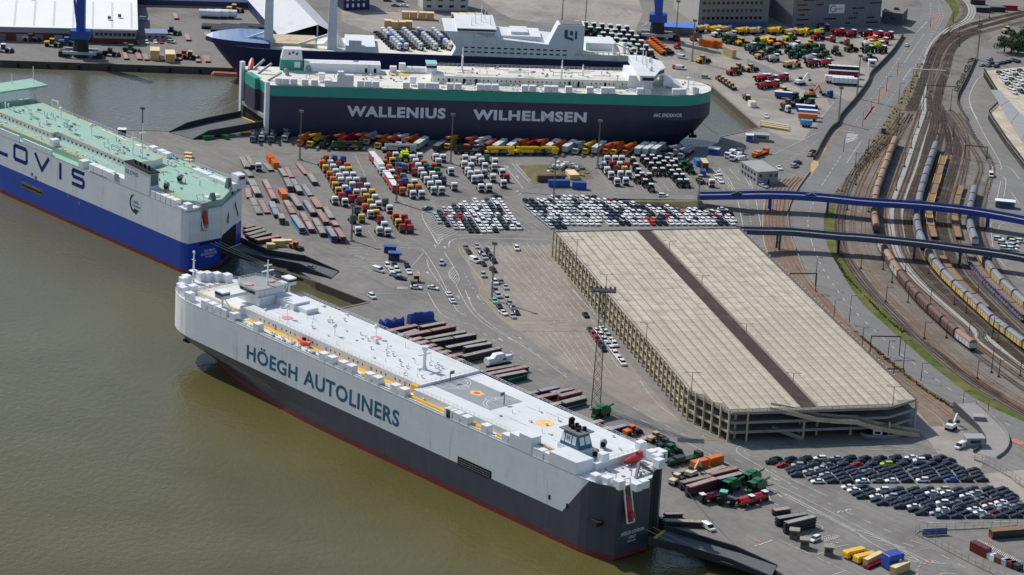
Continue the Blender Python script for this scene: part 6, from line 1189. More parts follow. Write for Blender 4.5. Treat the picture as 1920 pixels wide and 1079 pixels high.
def car_meshes(kind):
    L,Wd,prof,gl={'saloon': (4.7,1.84,[(-2.33,0.35),(-2.35,0.62),(-2.28,0.92),(-1.55,1.02),(1.0,0.98),(2.1,0.80),(2.34,0.58),(2.30,0.33)],[(-1.75,0.98),(-1.05,1.40),(0.15,1.43),(1.05,0.97)]),
                       'suv': (4.6,1.88,[(-2.25,0.4),(-2.3,0.75),(-2.25,1.05),(1.15,1.05),(2.1,0.95),(2.3,0.7),(2.25,0.4)],[(-2.2,1.03),(-1.85,1.62),(0.2,1.66),(1.15,1.03)]),
                       'van': (5.2,1.95,[(-2.6,0.4),(-2.6,1.1),(1.6,1.1),(2.5,1.0),(2.6,0.5),(2.5,0.4)],[(-2.58,1.08),(-2.5,1.95),(0.9,1.97),(1.85,1.07)])}[kind]
    b=MB();b.side(prof,-Wd/2,Wd/2,0,0.04);me=b.mesh('body',C('white'));bevel_mesh(me,0.07)
    z0,z1=gl[0][1],gl[1][1];g=MB();hw=Wd/2-0.06;tt=0.2;P=lambda x,z,s: (x,s*(hw-tt*(z-z0)/(z1-z0)),z)
    ring=[P(x,z,1) for x,z in gl]+[P(x,z,-1) for x,z in gl];g.add(ring,[(0,1,2,3),(7,6,5,4),(0,4,5,1),(2,6,7,3)]);gm=g.mesh('windows',glassm)
    r=MB();a,c=gl[1],gl[2];k=hw-tt+0.03;r.add([(a[0]-0.05,k,a[1]),(a[0]-0.05,-k,a[1]),(c[0]+0.1,-k,c[1]),(c[0]+0.1,k,c[1]),(a[0]+0.05,k-0.1,a[1]+0.07),(a[0]+0.05,-k+0.1,a[1]+0.07),(c[0]-0.05,-k+0.1,c[1]+0.07),(c[0]-0.05,k-0.1,c[1]+0.07)],[(4,5,6,7),(0,1,5,4),(1,2,6,5),(2,3,7,6),(3,0,4,7)])
    if kind == 'van': r.box(-2.5,0.6,hw-0.16,hw-0.02,1.05,1.93);r.box(-2.5,0.6,-hw+0.02,-hw+0.16,1.05,1.93);r.box(-2.6,-2.48,-hw,hw,1.05,1.93)
    return me,gm,r.mesh('roof',C('white'))
def car(label,P,rz,colour='black',kind='saloon',group=None,name='parked_car',cat='car',parts=True,sc=1.0):
    me,gm,rm_=cached(('car',kind),lambda: car_meshes(kind));e=thing(name,label,cat,P,rz,group);c=C(colour)
    link('body',me,e,mats=[c]);link('windows',gm,e);link('roof',rm_,e,mats=[c])
    if parts:
        wm_=wheel_mesh(0.33,0.22)
        for x in (-1.4,1.42):
            for y in (-0.83,0.83): link('wheel',wm_,e,(x,y,0))
    if sc != 1: e.scale=(sc,sc,sc)
    return e
def truck_meshes():
    cab=MB().side([(0.0,0.75),(0.02,1.5),(-0.18,2.9),(-0.5,3.35),(-2.0,3.45),(-2.05,0.75)],-1.24,1.24,0,0.015).mesh('cab',C('white'));bevel_mesh(cab,0.09)
    ws=MB().add([(0.05,-1.1,1.65),(0.05,1.1,1.65),(-0.13,1.05,2.75),(-0.13,-1.05,2.75)],[(0,1,2,3)]);ws.box(-0.95,-0.25,-1.262,-1.2,1.7,2.55);ws.box(-0.95,-0.25,1.2,1.262,1.7,2.55)
    fr=MB();fr.box(-6.0,-1.9,-0.5,0.5,0.65,0.95);fr.cyl((-4.6,0,0.95),(-4.6,0,1.2),0.55,10);fr.box(-3.2,-2.1,-1.15,-0.55,0.5,1.05);fr.box(-3.2,-2.1,0.55,1.15,0.5,1.05);fr.box(-1.95,0.06,-1.2,1.2,0.35,0.78)
    gr=MB().box(0.0,0.1,-0.9,0.9,0.8,1.35).mesh('grille',m_chas)
    return cab,ws.mesh('windscreen',glassm),fr.mesh('chassis',m_chas),gr
def tractor_unit(label,P,rz,colour,group,parts=True):
    cab,ws,fr,gr=cached('tractor_unit',truck_meshes);e=thing('tractor_unit',label,'truck',P,rz,group);link('cab',cab,e,mats=[C(colour)]);link('windscreen',ws,e);link('chassis',fr,e);link('grille',gr,e)
    w_=wheel_mesh(0.5,0.32)
    for x in (-0.9,-4.1,-5.2):
        for y in (-1.05,1.05): link('wheel',w_,e,(x,y,0))
    return e
def trailer_meshes(L):
    d=MB();d.box(-L/2,L/2,-1.3,1.3,0.58,0.85);n=int(L/1.9)
    dk=MB()
    for i in range(n): a=-L/2+i*L/n;dk.box(a+0.03,a+L/n-0.03,-0.98,0.98,0.86,0.90)
    u=MB();u.box(-L/2+0.1,L/2-0.1,-1.0,1.0,0.05,0.6);u.box(-L/2-0.5,-L/2,-0.5,0.5,0.3,0.6)
    return d.mesh('frame',C('red')),dk.mesh('deck_boards',m_board),u.mesh('underframe',m_chas)
m_board=mat('trailer_boards',(158,151,142),0.9,0.16,0.7,rnd=0.16,dirt=(116,106,96),dscale=0.5)
def roll_trailer(label,P,rz,L,colour,group,z=0.0):
    L=round(L*2)/2;d,dk,u=cached(('trailer',L),lambda: trailer_meshes(L));e=thing('roll_trailer',label,'trailer',(P[0],P[1],GZ+z),rz,group);link('frame',d,e,mats=[C(colour)]);link('deck_boards',dk,e);link('underframe',u,e);return e
def trailer_stack(zn,a,b,n,cols,where,group,W_=2.6):
    """n roll trailers one on another; a, b = the two ends of the top deck in the photo"""
    zt=GZ+0.9*n;A,B_=zat(zn,*a,zt),zat(zn,*b,zt);L=max(5.0,(B_-A).length)
    if L > 18.5:
        h_=((a[0]+b[0])/2,(a[1]+b[1])/2);trailer_stack(zn,a,h_,n,cols,where+', far half',group);trailer_stack(zn,h_,b,n,cols,where+', near half',group);return
    L-=0.6;M_=(A+B_)/2;rz=head(A,B_)
    for k in range(n):
        pos='' if n == 1 else (' topmost,' if k == n-1 else (' lowest,' if k == 0 else ' %s up,' % ORD[k]))
        c=cols[(n-1-k) % len(cols)];roll_trailer(('%s trailer,%s %s' % (c,pos,where)).replace(', ,',','),M_,rz+(random.uniform(-0.012,0.012) if k else 0),L,c,group,0.9*k)
def box_trailer(label,P,rz,L,colour,top='white',h=3.9,group=None,name='box_trailer',cat='trailer',rib=False):
    e=thing(name,label,cat,P,rz,group);MB().box(-L,0,-1.27,1.27,1.1,h).build('box_body',C(colour),e);MB().box(-L-0.02,0.02,-1.29,1.29,h,h+0.05).build('roof',C(top),e)
    c=MB();c.box(-L+0.3,-0.3,-0.6,0.6,0.6,1.08);c.build('chassis',m_chas,e)
    if rib:
        rm2=MB().box(-0.06,0.06,-1.32,1.32,1.2,h+0.09).mesh('roof_rib',C('grey'))
        for i in range(6): link('roof_rib',rm2,e,(-L+1+i*(L-2)/5,0,0))
    w_=wheel_mesh(0.5,0.32)
    for x in (-L+1.5,-L+2.7,-1.5):
        for y in (-1.0,1.0): link('wheel',w_,e,(x,y,0))
    return e
def boom_truck(label,P,rz,colour,group,L=11.0,boom=True,cabc=None,up=0.22,name='boom_truck',cat='truck'):
    e=thing(name,label,cat,P,rz,group);k=MB();k.box(-L,0,-1.2,1.2,0.75,1.35);k.build('chassis',C(colour) if not boom else m_chas,e)
    c=MB();c.side([(0.9,0.7),(0.95,1.5),(0.6,2.6),(-1.2,2.6),(-1.3,0.7)],-1.25,1.25);c.build('cab',C(cabc or colour),e);g=MB();g.add([(0.97,-1.05,1.6),(0.97,1.05,1.6),(0.66,1.0,2.45),(0.66,-1.0,2.45)],[(0,1,2,3)]);g.build('windscreen',glassm,e)
    s=MB();s.box(-L*0.78,-L*0.5,-1.2,1.2,1.36,2.5);s.box(-L*0.98,-L*0.82,-1.25,1.25,1.36,2.1);s.build('superstructure',C(colour),e)
    if boom:
        b=MB();b.side([(-L*0.9,2.5),(1.2,2.75+L*up*0.2),(1.2,3.5+L*up*0.2),(-L*0.9,3.7)],-0.55,0.55);bo=b.build('boom',C(colour),e);b2=MB();b2.box(1.2,2.2,-0.4,0.4,2.9+L*up*0.2,3.4+L*up*0.2);b2.build('boom_head',m_chas,bo)
    w_=wheel_mesh(0.6,0.4);n=5 if L > 10 else 4
    for i in range(n):
        for y in (-1.05,1.05): link('wheel',w_,e,(-0.3-i*(L-1.6)/(n-1),y,0))
    return e
def farm_tractor(label,P,rz,colour,group,s=1.0,roof='white',name='farm_tractor',cat='tractor'):
    e=thing(name,label,cat,P,rz,group)
    def mk():
        b=MB();b.side([(0.2,0.9),(2.0,0.9),(2.1,1.4),(0.2,1.75)],-0.42,0.42);b.box(-1.4,0.3,-0.55,0.55,0.7,1.3);h=b.mesh('hood',C('green'))
        c=MB().box(-1.3,0.25,-0.75,0.75,1.3,2.7,tx=0.1,ty=0.08).mesh('cab',glassm);r=MB().box(-1.45,0.3,-0.85,0.85,2.7,2.92,tx=0.08,ty=0.08).mesh('cab_roof',C('white'));f=MB();f.box(-1.7,-0.3,-1.3,-0.75,1.45,1.6);f.box(-1.7,-0.3,0.75,1.3,1.45,1.6);return h,c,r,f.mesh('mudguard',C('green'))
    h,c,r,f=cached('farm_tractor',mk);k=C(colour);link('hood',h,e,mats=[k]);link('cab',c,e);link('cab_roof',r,e,mats=[C(roof)]);link('mudguard',f,e,mats=[k])
    for y in (-0.95,0.95): link('rear_wheel',wheel_mesh(0.85,0.5),e,(-1.0,y,0));link('front_wheel',wheel_mesh(0.6,0.4),e,(1.45,y*0.9,0))
    if s != 1: e.scale=(s,s,s)
    return e
def harvester(label,P,rz,colour,group,s=1.0):
    e=thing('combine_harvester',label,'harvester',P,rz,group);k=C(colour)
    b=MB();b.side([(-3.8,1.1),(-3.9,2.4),(-3.0,3.3),(-0.6,3.5),(1.3,3.5),(1.3,1.3),(0,0.9)],-1.45,1.45);me=b.mesh('body',k);bevel_mesh(me,0.12);link('body',me,e)
    MB().side([(-2.4,3.3),(-1.9,4.0),(0.6,4.0),(0.9,3.5),(-0.4,3.45)],-1.2,1.2).build('grain_tank',k,e);MB().box(1.3,2.8,-1.1,1.1,1.7,3.5,ty=0.1).build('cab',glassm,e);MB().box(1.2,3.0,-1.2,1.2,3.5,3.7).build('cab_roof',k,e);MB().bar((-0.6,1.4,3.4),(-4.6,1.5,3.9),0.45).build('unloading_auger',k,e);MB().side([(1.3,0.9),(3.6,0.5),(3.6,1.2),(1.3,1.8)],-0.7,0.7).build('feeder_house',k,e)
    for y in (-1.35,1.35): link('front_wheel',wheel_mesh(0.95,0.7),e,(1.4,y,0));link('rear_wheel',wheel_mesh(0.65,0.45),e,(-2.6,y*0.9,0))
    if s != 1: e.scale=(s,s,s)
    return e
def machine(label,P,rz,colour,group,kind='sprayer',s=1.0,cat='machine'):
    """field and building machines: long frame, tank or hopper, boom arms, wheels"""
    nm={'sprayer': 'field_machine','dumper': 'articulated_dumper','loader': 'wheel_loader','excavator': 'excavator'}[kind];e=thing(nm,label,cat,P,rz,group);k=C(colour)
    if kind == 'dumper':
        MB().side([(-4.2,1.2),(-4.6,2.8),(-0.3,3.0),(-0.9,1.2)],-1.4,1.4).build('tipper_body',k,e);MB().side([(0.2,0.9),(0.2,2.0),(1.0,3.1),(2.2,3.1),(2.5,2.0),(4.0,1.7),(4.0,0.9)],-1.2,1.2).build('cab',k,e);MB().box(1.0,2.3,-1.22,1.22,2.1,2.9).build('windows',glassm,e);ws_=((-3.4,0.85),(-1.8,0.85),(3.0,0.85))
    elif kind == 'loader':
        MB().side([(-3.4,0.9),(-3.4,2.0),(-1.0,2.2),(-1.0,0.9)],-1.1,1.1).build('engine_cover',k,e);MB().box(-1.1,0.6,-0.9,0.9,1.0,3.1,ty=0.1).build('cab',glassm,e);MB().box(-1.2,0.7,-0.95,0.95,3.1,3.3).build('cab_roof',k,e);MB().side([(0.4,1.6),(2.8,0.9),(2.8,1.3),(0.4,2.1)],-0.6,0.6).build('lift_arm',k,e);MB().side([(2.7,0.2),(4.0,0.2),(3.1,1.5),(2.7,1.5)],-1.4,1.4).build('bucket',m_chas,e);ws_=((-2.2,0.8),(1.4,0.8))
    elif kind == 'excavator':
        for y in (-1.2,1.2): MB().box(-1.9,1.9,y-0.3,y+0.3,0,0.85).build('track',m_tyre,e)
        MB().box(-2.2,1.4,-1.3,1.3,0.95,2.1).build('house',k,e);MB().box(0.0,1.5,0.3,1.3,2.1,3.0).build('cab',glassm,e);MB().bar((1.0,-0.2,1.8),(3.8,-0.2,4.6),0.5).build('boom',k,e);MB().bar((3.8,-0.2,4.6),(5.2,-0.2,1.8),0.4).build('stick',k,e);MB().cbox(5.2,-0.2,0.9,0.9,1.0,0.9).build('bucket',m_chas,e);ws_=()
    else:
        MB().box(-3.6,2.6,-0.5,0.5,0.8,1.15).build('frame',m_chas,e);rg_=[[(x,1.15*q*math.cos(a),1.9+1.0*q*math.sin(a)) for a in [2*math.pi*j/10 for j in range(10)]] for x,q in ((-2.6,0.5),(-2.3,1),(0.3,1),(0.7,0.5))];MB().loft(rg_,0,True,True).build('tank',k,e);MB().box(1.0,2.5,-0.9,0.9,1.1,2.9,ty=0.1).build('cab',glassm,e);MB().box(0.9,2.6,-1.0,1.0,2.9,3.1).build('cab_roof',C('white'),e)
        for y in (-1.4,1.4): MB().box(-3.8,1.8,y-0.15,y+0.15,1.4,2.3).build('folded_boom',k,e)
        ws_=((-2.0,0.8),(1.6,0.8))
    for x,r_ in ws_:
        for y in (-1.15,1.15): link('wheel',wheel_mesh(r_,0.5),e,(x,y,0))
    if s != 1: e.scale=(s,s,s)
    return e
def container(label,P,rz,L,colour,group=None,h=2.6,w=2.45,name='shipping_container',cat='container'):
    e=thing(name,label,cat,P,rz,group);L=round(L*2)/2
    def mk():
        b=MB();b.box(-L/2,L/2,-w/2+0.06,w/2-0.06,0,h-0.05);n=int(L/0.6)
        for i in range(n): x=-L/2+(i+0.25)*L/n;b.box(x,x+L/n*0.5,-w/2,w/2,0.12,h-0.1)
        return b.mesh('corrugated_body',C('blue'))
    link('corrugated_body',cached(('cont',L,h,w),mk),e,mats=[C(colour)]);MB().box(-L/2,L/2,-w/2-0.02,w/2+0.02,h-0.05,h+0.05).build('roof',C(colour),e);MB().box(L/2,L/2+0.06,-w/2+0.1,w/2-0.1,0.1,h-0.15).build('door',C(colour),e);return e
def crate(label,P,rz,lx,ly,lz,group=None,m=None):
    e=thing('wooden_crate',label,'crate',P,rz,group);mm=m or mat('crate_wood',(206,172,118),0.8,0.1,0.6,rnd=0.08);MB().cbox(0,0,0.1,lx,ly,lz).build('crate_box',mm,e);MB().cbox(0,0,lz+0.1,lx+0.1,ly+0.1,0.08).build('lid',mat('crate_lid',(226,204,160),0.8,0.08,0.5,rnd=0.06),e)
    for x in (-lx/2+0.15,lx/2-0.15): MB().cbox(x,0,0,0.2,ly+0.12,lz+0.14).build('batten',mm,e)
    return e
def aim(zn,x,y,dx,dy,z=GZ): a,b=zat(zn,x,y,z),zat(zn,x+dx,y+dy,z);return a,math.atan2(b.y-a.y,b.x-a.x)
NUM={}
def nth(k): NUM[k]=NUM.get(k,-1)+1;return ORD[min(NUM[k],39)]
# ================================================================ TRAINS
m_wbrown=pt('wagon_brown',(98,72,62),0.7,var=0.14,rnd=0.1);m_wtan=pt('wagon_tan',(152,124,104),0.7,var=0.14,rnd=0.12,dirt=(120,96,80),dscale=0.4);m_wgrey=pt('wagon_grey',(118,120,128),0.6,var=0.1,rnd=0.1);m_wyel=pt('wagon_yellow',(214,180,96),0.6,var=0.12,rnd=0.06,dirt=(196,186,160),dscale=0.6,dcut=(0.5,0.6));m_wflat=mat('wagon_floor',(138,112,84),0.9,0.2,0.6,rnd=0.15);m_wblue=pt('wagon_blue',(92,104,148),0.6,var=0.12);m_wwhite=pt('wagon_pale',(196,198,196),0.6,var=0.2)
def wagon_mesh(kind,L):
    H0,H1=1.1,3.0;hw=1.4;arcp=[(hw*math.cos(a),H1+1.25*math.sin(a)) for a in [math.pi*j/8 for j in range(9)]]
    roof=MB();roof.loft([[(x,y,z) for y,z in arcp] for x in (-L/2,L/2)],0,False);roof.add([(-L/2,y,z) for y,z in arcp],[tuple(range(9))[::-1]]);roof.add([(L/2,y,z) for y,z in arcp],[tuple(range(9))])
    roof.f=[f[::-1] for f in roof.f] if False else roof.f
    body=MB().box(-L/2,L/2,-hw,hw,H0,H1);und=MB();und.box(-L/2-0.4,L/2+0.4,-1.1,1.1,0.75,1.09);hoop=MB()
    for x in (0,):
        o=[(1.06*y,(z-H1)*1.06+H1) for y,z in arcp];hoop.loft([[(xx,y,z) for y,z in [(o[0][0],H0)]+o+[(o[-1][0],H0)]] for xx in (x,x+0.22)],0,False)
    return roof,body,und,hoop
def bogie(): m=MB();[m.cyl((x,y-0.07,0.45),(x,y+0.07,0.45),0.45,8) for x in (-0.9,0.9) for y in (-0.75,0.75)];m.box(-1.4,1.4,-0.95,-0.85,0.3,0.7);m.box(-1.4,1.4,0.85,0.95,0.3,0.7);return m.mesh('bogie',m_chas)
def wagon(label,A,B_,kind,group,mr=None,mbd=None):
    L=max(6.0,(B_-A).length-0.9);rz=head(A,B_);P=(A+B_)/2;e=thing({'hood': 'covered_wagon','flat': 'flat_wagon','rack': 'car_rack_wagon'}[kind],label,'wagon',(P.x,P.y,GZ+0.2),rz,group);Lr=round(L*2)/2;bg=cached('bogie',bogie)
    for x in (-L*0.36,L*0.36): link('bogie',bg,e,(x,0,0))
    if kind == 'hood':
        def mk(): a,b,c,d=wagon_mesh(kind,Lr);return a.mesh('roof',m_wgrey),b.mesh('side_walls',m_wyel),c.mesh('underframe',m_chas),d.mesh('end_hoop',m_chas)
        r_,b_,u_,h_=cached(('hood',Lr),mk);link('roof',r_,e,mats=[mr]);bo=link('side_walls',b_,e,mats=[mbd]);link('underframe',u_,e);[link('end_hoop',h_,e,(x,0,0)) for x in (-Lr/2,Lr/2-0.22)];rb=cached(('rib',1),lambda: MB().box(-0.07,0.07,-1.47,1.47,1.1,3.0).mesh('side_rib',m_chas))
        for i in range(5): link('side_rib',rb,e,(-L/2+L*(i+0.5)/5,0,0))
    else:
        MB().box(-L/2,L/2,-1.4,1.4,0.9,1.2).build('floor',m_wflat,e);f=MB()
        for y in (-1.45,1.45): f.box(-L/2,L/2,y-0.1,y+0.1,0.85,1.55)
        f.build('side_sill',mbd or m_wbrown,e)
        if kind == 'rack':
            MB().box(-L/2,L/2,-1.4,1.4,2.9,3.1).build('upper_deck',m_wflat,e)
            for x in [-L/2+0.2+i*(L-0.4)/5 for i in range(6)]:
                for y in (-1.4,1.4): MB().box(x-0.15,x+0.15,y-0.12,y+0.12,1.2,3.6).build('stanchion',m_wblue,e)
            for y in (-1.4,1.4): g=MB();g.box(-L/2,L/2,y-0.1,y+0.1,3.1,3.5);g.build('upper_sill',m_wblue,e)
    return e
def train(T,near,far,L,kind,lab,group,mats,tilt=None):
    """couple wagons along a track from the near end to the far end (photo points)"""
    a,b=at(*near),at(*far);D=[0]
    for p,q in zip(T,T[1:]): D.append(D[-1]+(q-p).length)
    ia=min(range(len(T)),key=lambda i: (T[i]-a).length);ib=min(range(len(T)),key=lambda i: (T[i]-b).length)
    if ia > ib: sgn=-1
    else: sgn=1
    s0,s1=D[ia],D[ib]
    def pos(s):
        i=max(0,min(len(T)-2,next((k for k in range(len(D)-1) if D[k+1] >= s),len(T)-2)));t=(s-D[i])/max(1e-6,D[i+1]-D[i]);return T[i]+(T[i+1]-T[i])*t
    n=max(1,round(abs(s1-s0)/L));k=0
    for i in range(n):
        p,q=pos(s0+(s1-s0)*i/n),pos(s0+(s1-s0)*(i+1)/n);m=mats[i % len(mats)]
        wagon(lab % (ORD[min(i,39)]+(' from the near end' if True else '')),p,q,kind,group,*m)
train(T4,px('A4',1480,305),px('A3',640,330),13.5,'hood','brown covered wagon of the front train, %s','brown covered wagons',[(m_wtan,m_wwhite),(m_wbrown,m_wbrown),(m_wbrown,m_wbrown),(m_wbrown,m_wbrown),(m_wbrown,m_wbrown),(m_wbrown,m_wbrown),(m_wtan,m_wwhite),(m_wtan,m_wbrown)])
train(T4,px('A3',600,200),px('A2',765,350),14.0,'hood','tan-roofed covered wagon beyond the nearer bridge, %s','tan covered wagons',[(m_wtan,m_wbrown),(m_wtan,m_wtan)])
train(T8,(1990,690),px('A3',1040,390),14.5,'hood','yellow-sided grey-roofed covered wagon of the front rake, %s','yellow-sided covered wagons',[(m_wgrey,m_wyel)])
train(T8,px('A3',1000,330),px('A2',1120,385),14.5,'hood','grey-roofed covered wagon running under the blue bridge, %s','grey covered wagons',[(m_wgrey,m_wwhite),(m_wgrey,m_wgrey)])
train(T9,px('A3',1580,880),px('A3',1170,400),17,'flat','brown-floored flat wagon beside the yellow-sided rake, %s','flat wagons',[(None,m_wgrey),(None,m_wbrown)])
train(T9,px('A3',1110,240),px('A2',1200,455),17,'flat','yellow-edged flat wagon beyond the nearer bridge, %s','flat wagons beyond the bridges',[(None,m_wbrown),(None,C('yellow')),(None,m_wbrown),(None,C('yellow'))])
train(T11,(1960,610),px('A3',1400,440),15,'rack','blue-framed empty two-deck car rack wagon, %s','car rack wagons',[(None,m_wblue)])
train(T11,px('A3',1330,240),px('A2',1350,745),15,'flat','rusty flat wagon under the blue bridge, %s','rusty flat wagons',[(None,m_wbrown)])
train(T12,(1985,605),px('A3',1520,400),14.5,'hood','yellow-sided grey-roofed covered wagon of the right-hand rake, %s','right-hand yellow-sided covered wagons',[(m_wgrey,m_wyel)])
train(T12,px('A3',1480,320),px('A2',1465,775),14.5,'hood','grey covered wagon at the right between the two bridges, %s','grey covered wagons on the right',[(m_wgrey,m_wwhite)])
# ================================================================ VEHICLES: where they stand
rng=random.Random(11)
# ---- new saloons, lower right lot: two blocks of rows
def car_row(y0,x0,x1,slope,blk,rown,special,step=112):
    n=max(1,int((x1-x0)/step+1.3));k=0
    for i in range(n):
        x=x0+i*step+rng.uniform(-6,6);y=y0+slope*(x-x0)
        if x > 2010: break
        col_=rng.choices(['black','navy','dark','grey','silver','white'],[12,6,3,1.2,0.8,0.35 if blk == 'upper' else 1.5])[0]
        for sx,sy,sc_ in special:
            if abs(sx-x) < 56 and abs(sy-y) < 13: col_=sc_
        P,rz=aim('Y8',x,y+12,112,-1.5);shade={'black': 'black','navy': 'navy','dark': 'dark grey'}.get(col_,col_)
        car('%s car, %s from the left in row %s of the %s lower-right block' % (shade,ORD[k],('one','two','three','four','five','six','seven','eight','nine','ten')[rown],blk),P,rz+rng.uniform(-0.02,0.02)+(math.pi if True else 0),col_,'suv' if rng.random() < 0.35 else 'saloon','new cars in the lower right lot',name='new_car',sc=0.93);k += 1
spec1=[(400,205,'white'),(110,258,'red'),(690,245,'red'),(915,245,'lime'),(240,250,'silver'),(1375,365,'blue'),(1220,262,'navy'),(370,378,'white'),(690,374,'white'),(895,370,'white'),(1185,365,'white'),(1415,386,'white'),(430,318,'silver'),(170,280,'dkgreen'),(290,300,'silver'),(720,295,'grey')]
for k,(x0,x1) in enumerate(((60,1285),(20,1340),(110,1395),(170,1455),(195,1520),(215,1570),(345,1590),(370,1655))): car_row(208+24*k,x0,x1,-0.011,'upper',k,spec1)
spec2=[(600,418,'white'),(640,440,'white'),(1225,458,'white'),(1335,460,'white'),(1485,480,'white'),(1600,525,'maroon'),(1660,553,'white'),(1320,590,'white'),(1095,562,'white'),(1740,600,'maroon'),(1640,605,'white'),(920,500,'silver'),(1225,612,'silver'),(810,490,'white')]
for k,(x0,x1) in enumerate(((600,715),(640,1755),(668,1800),(705,1850),(818,1890),(855,1935),(985,1960),(1090,1990),(1145,2000),(1300,2000))): car_row(418+24.5*k,x0,x1,-0.008,'lower',k,spec2)
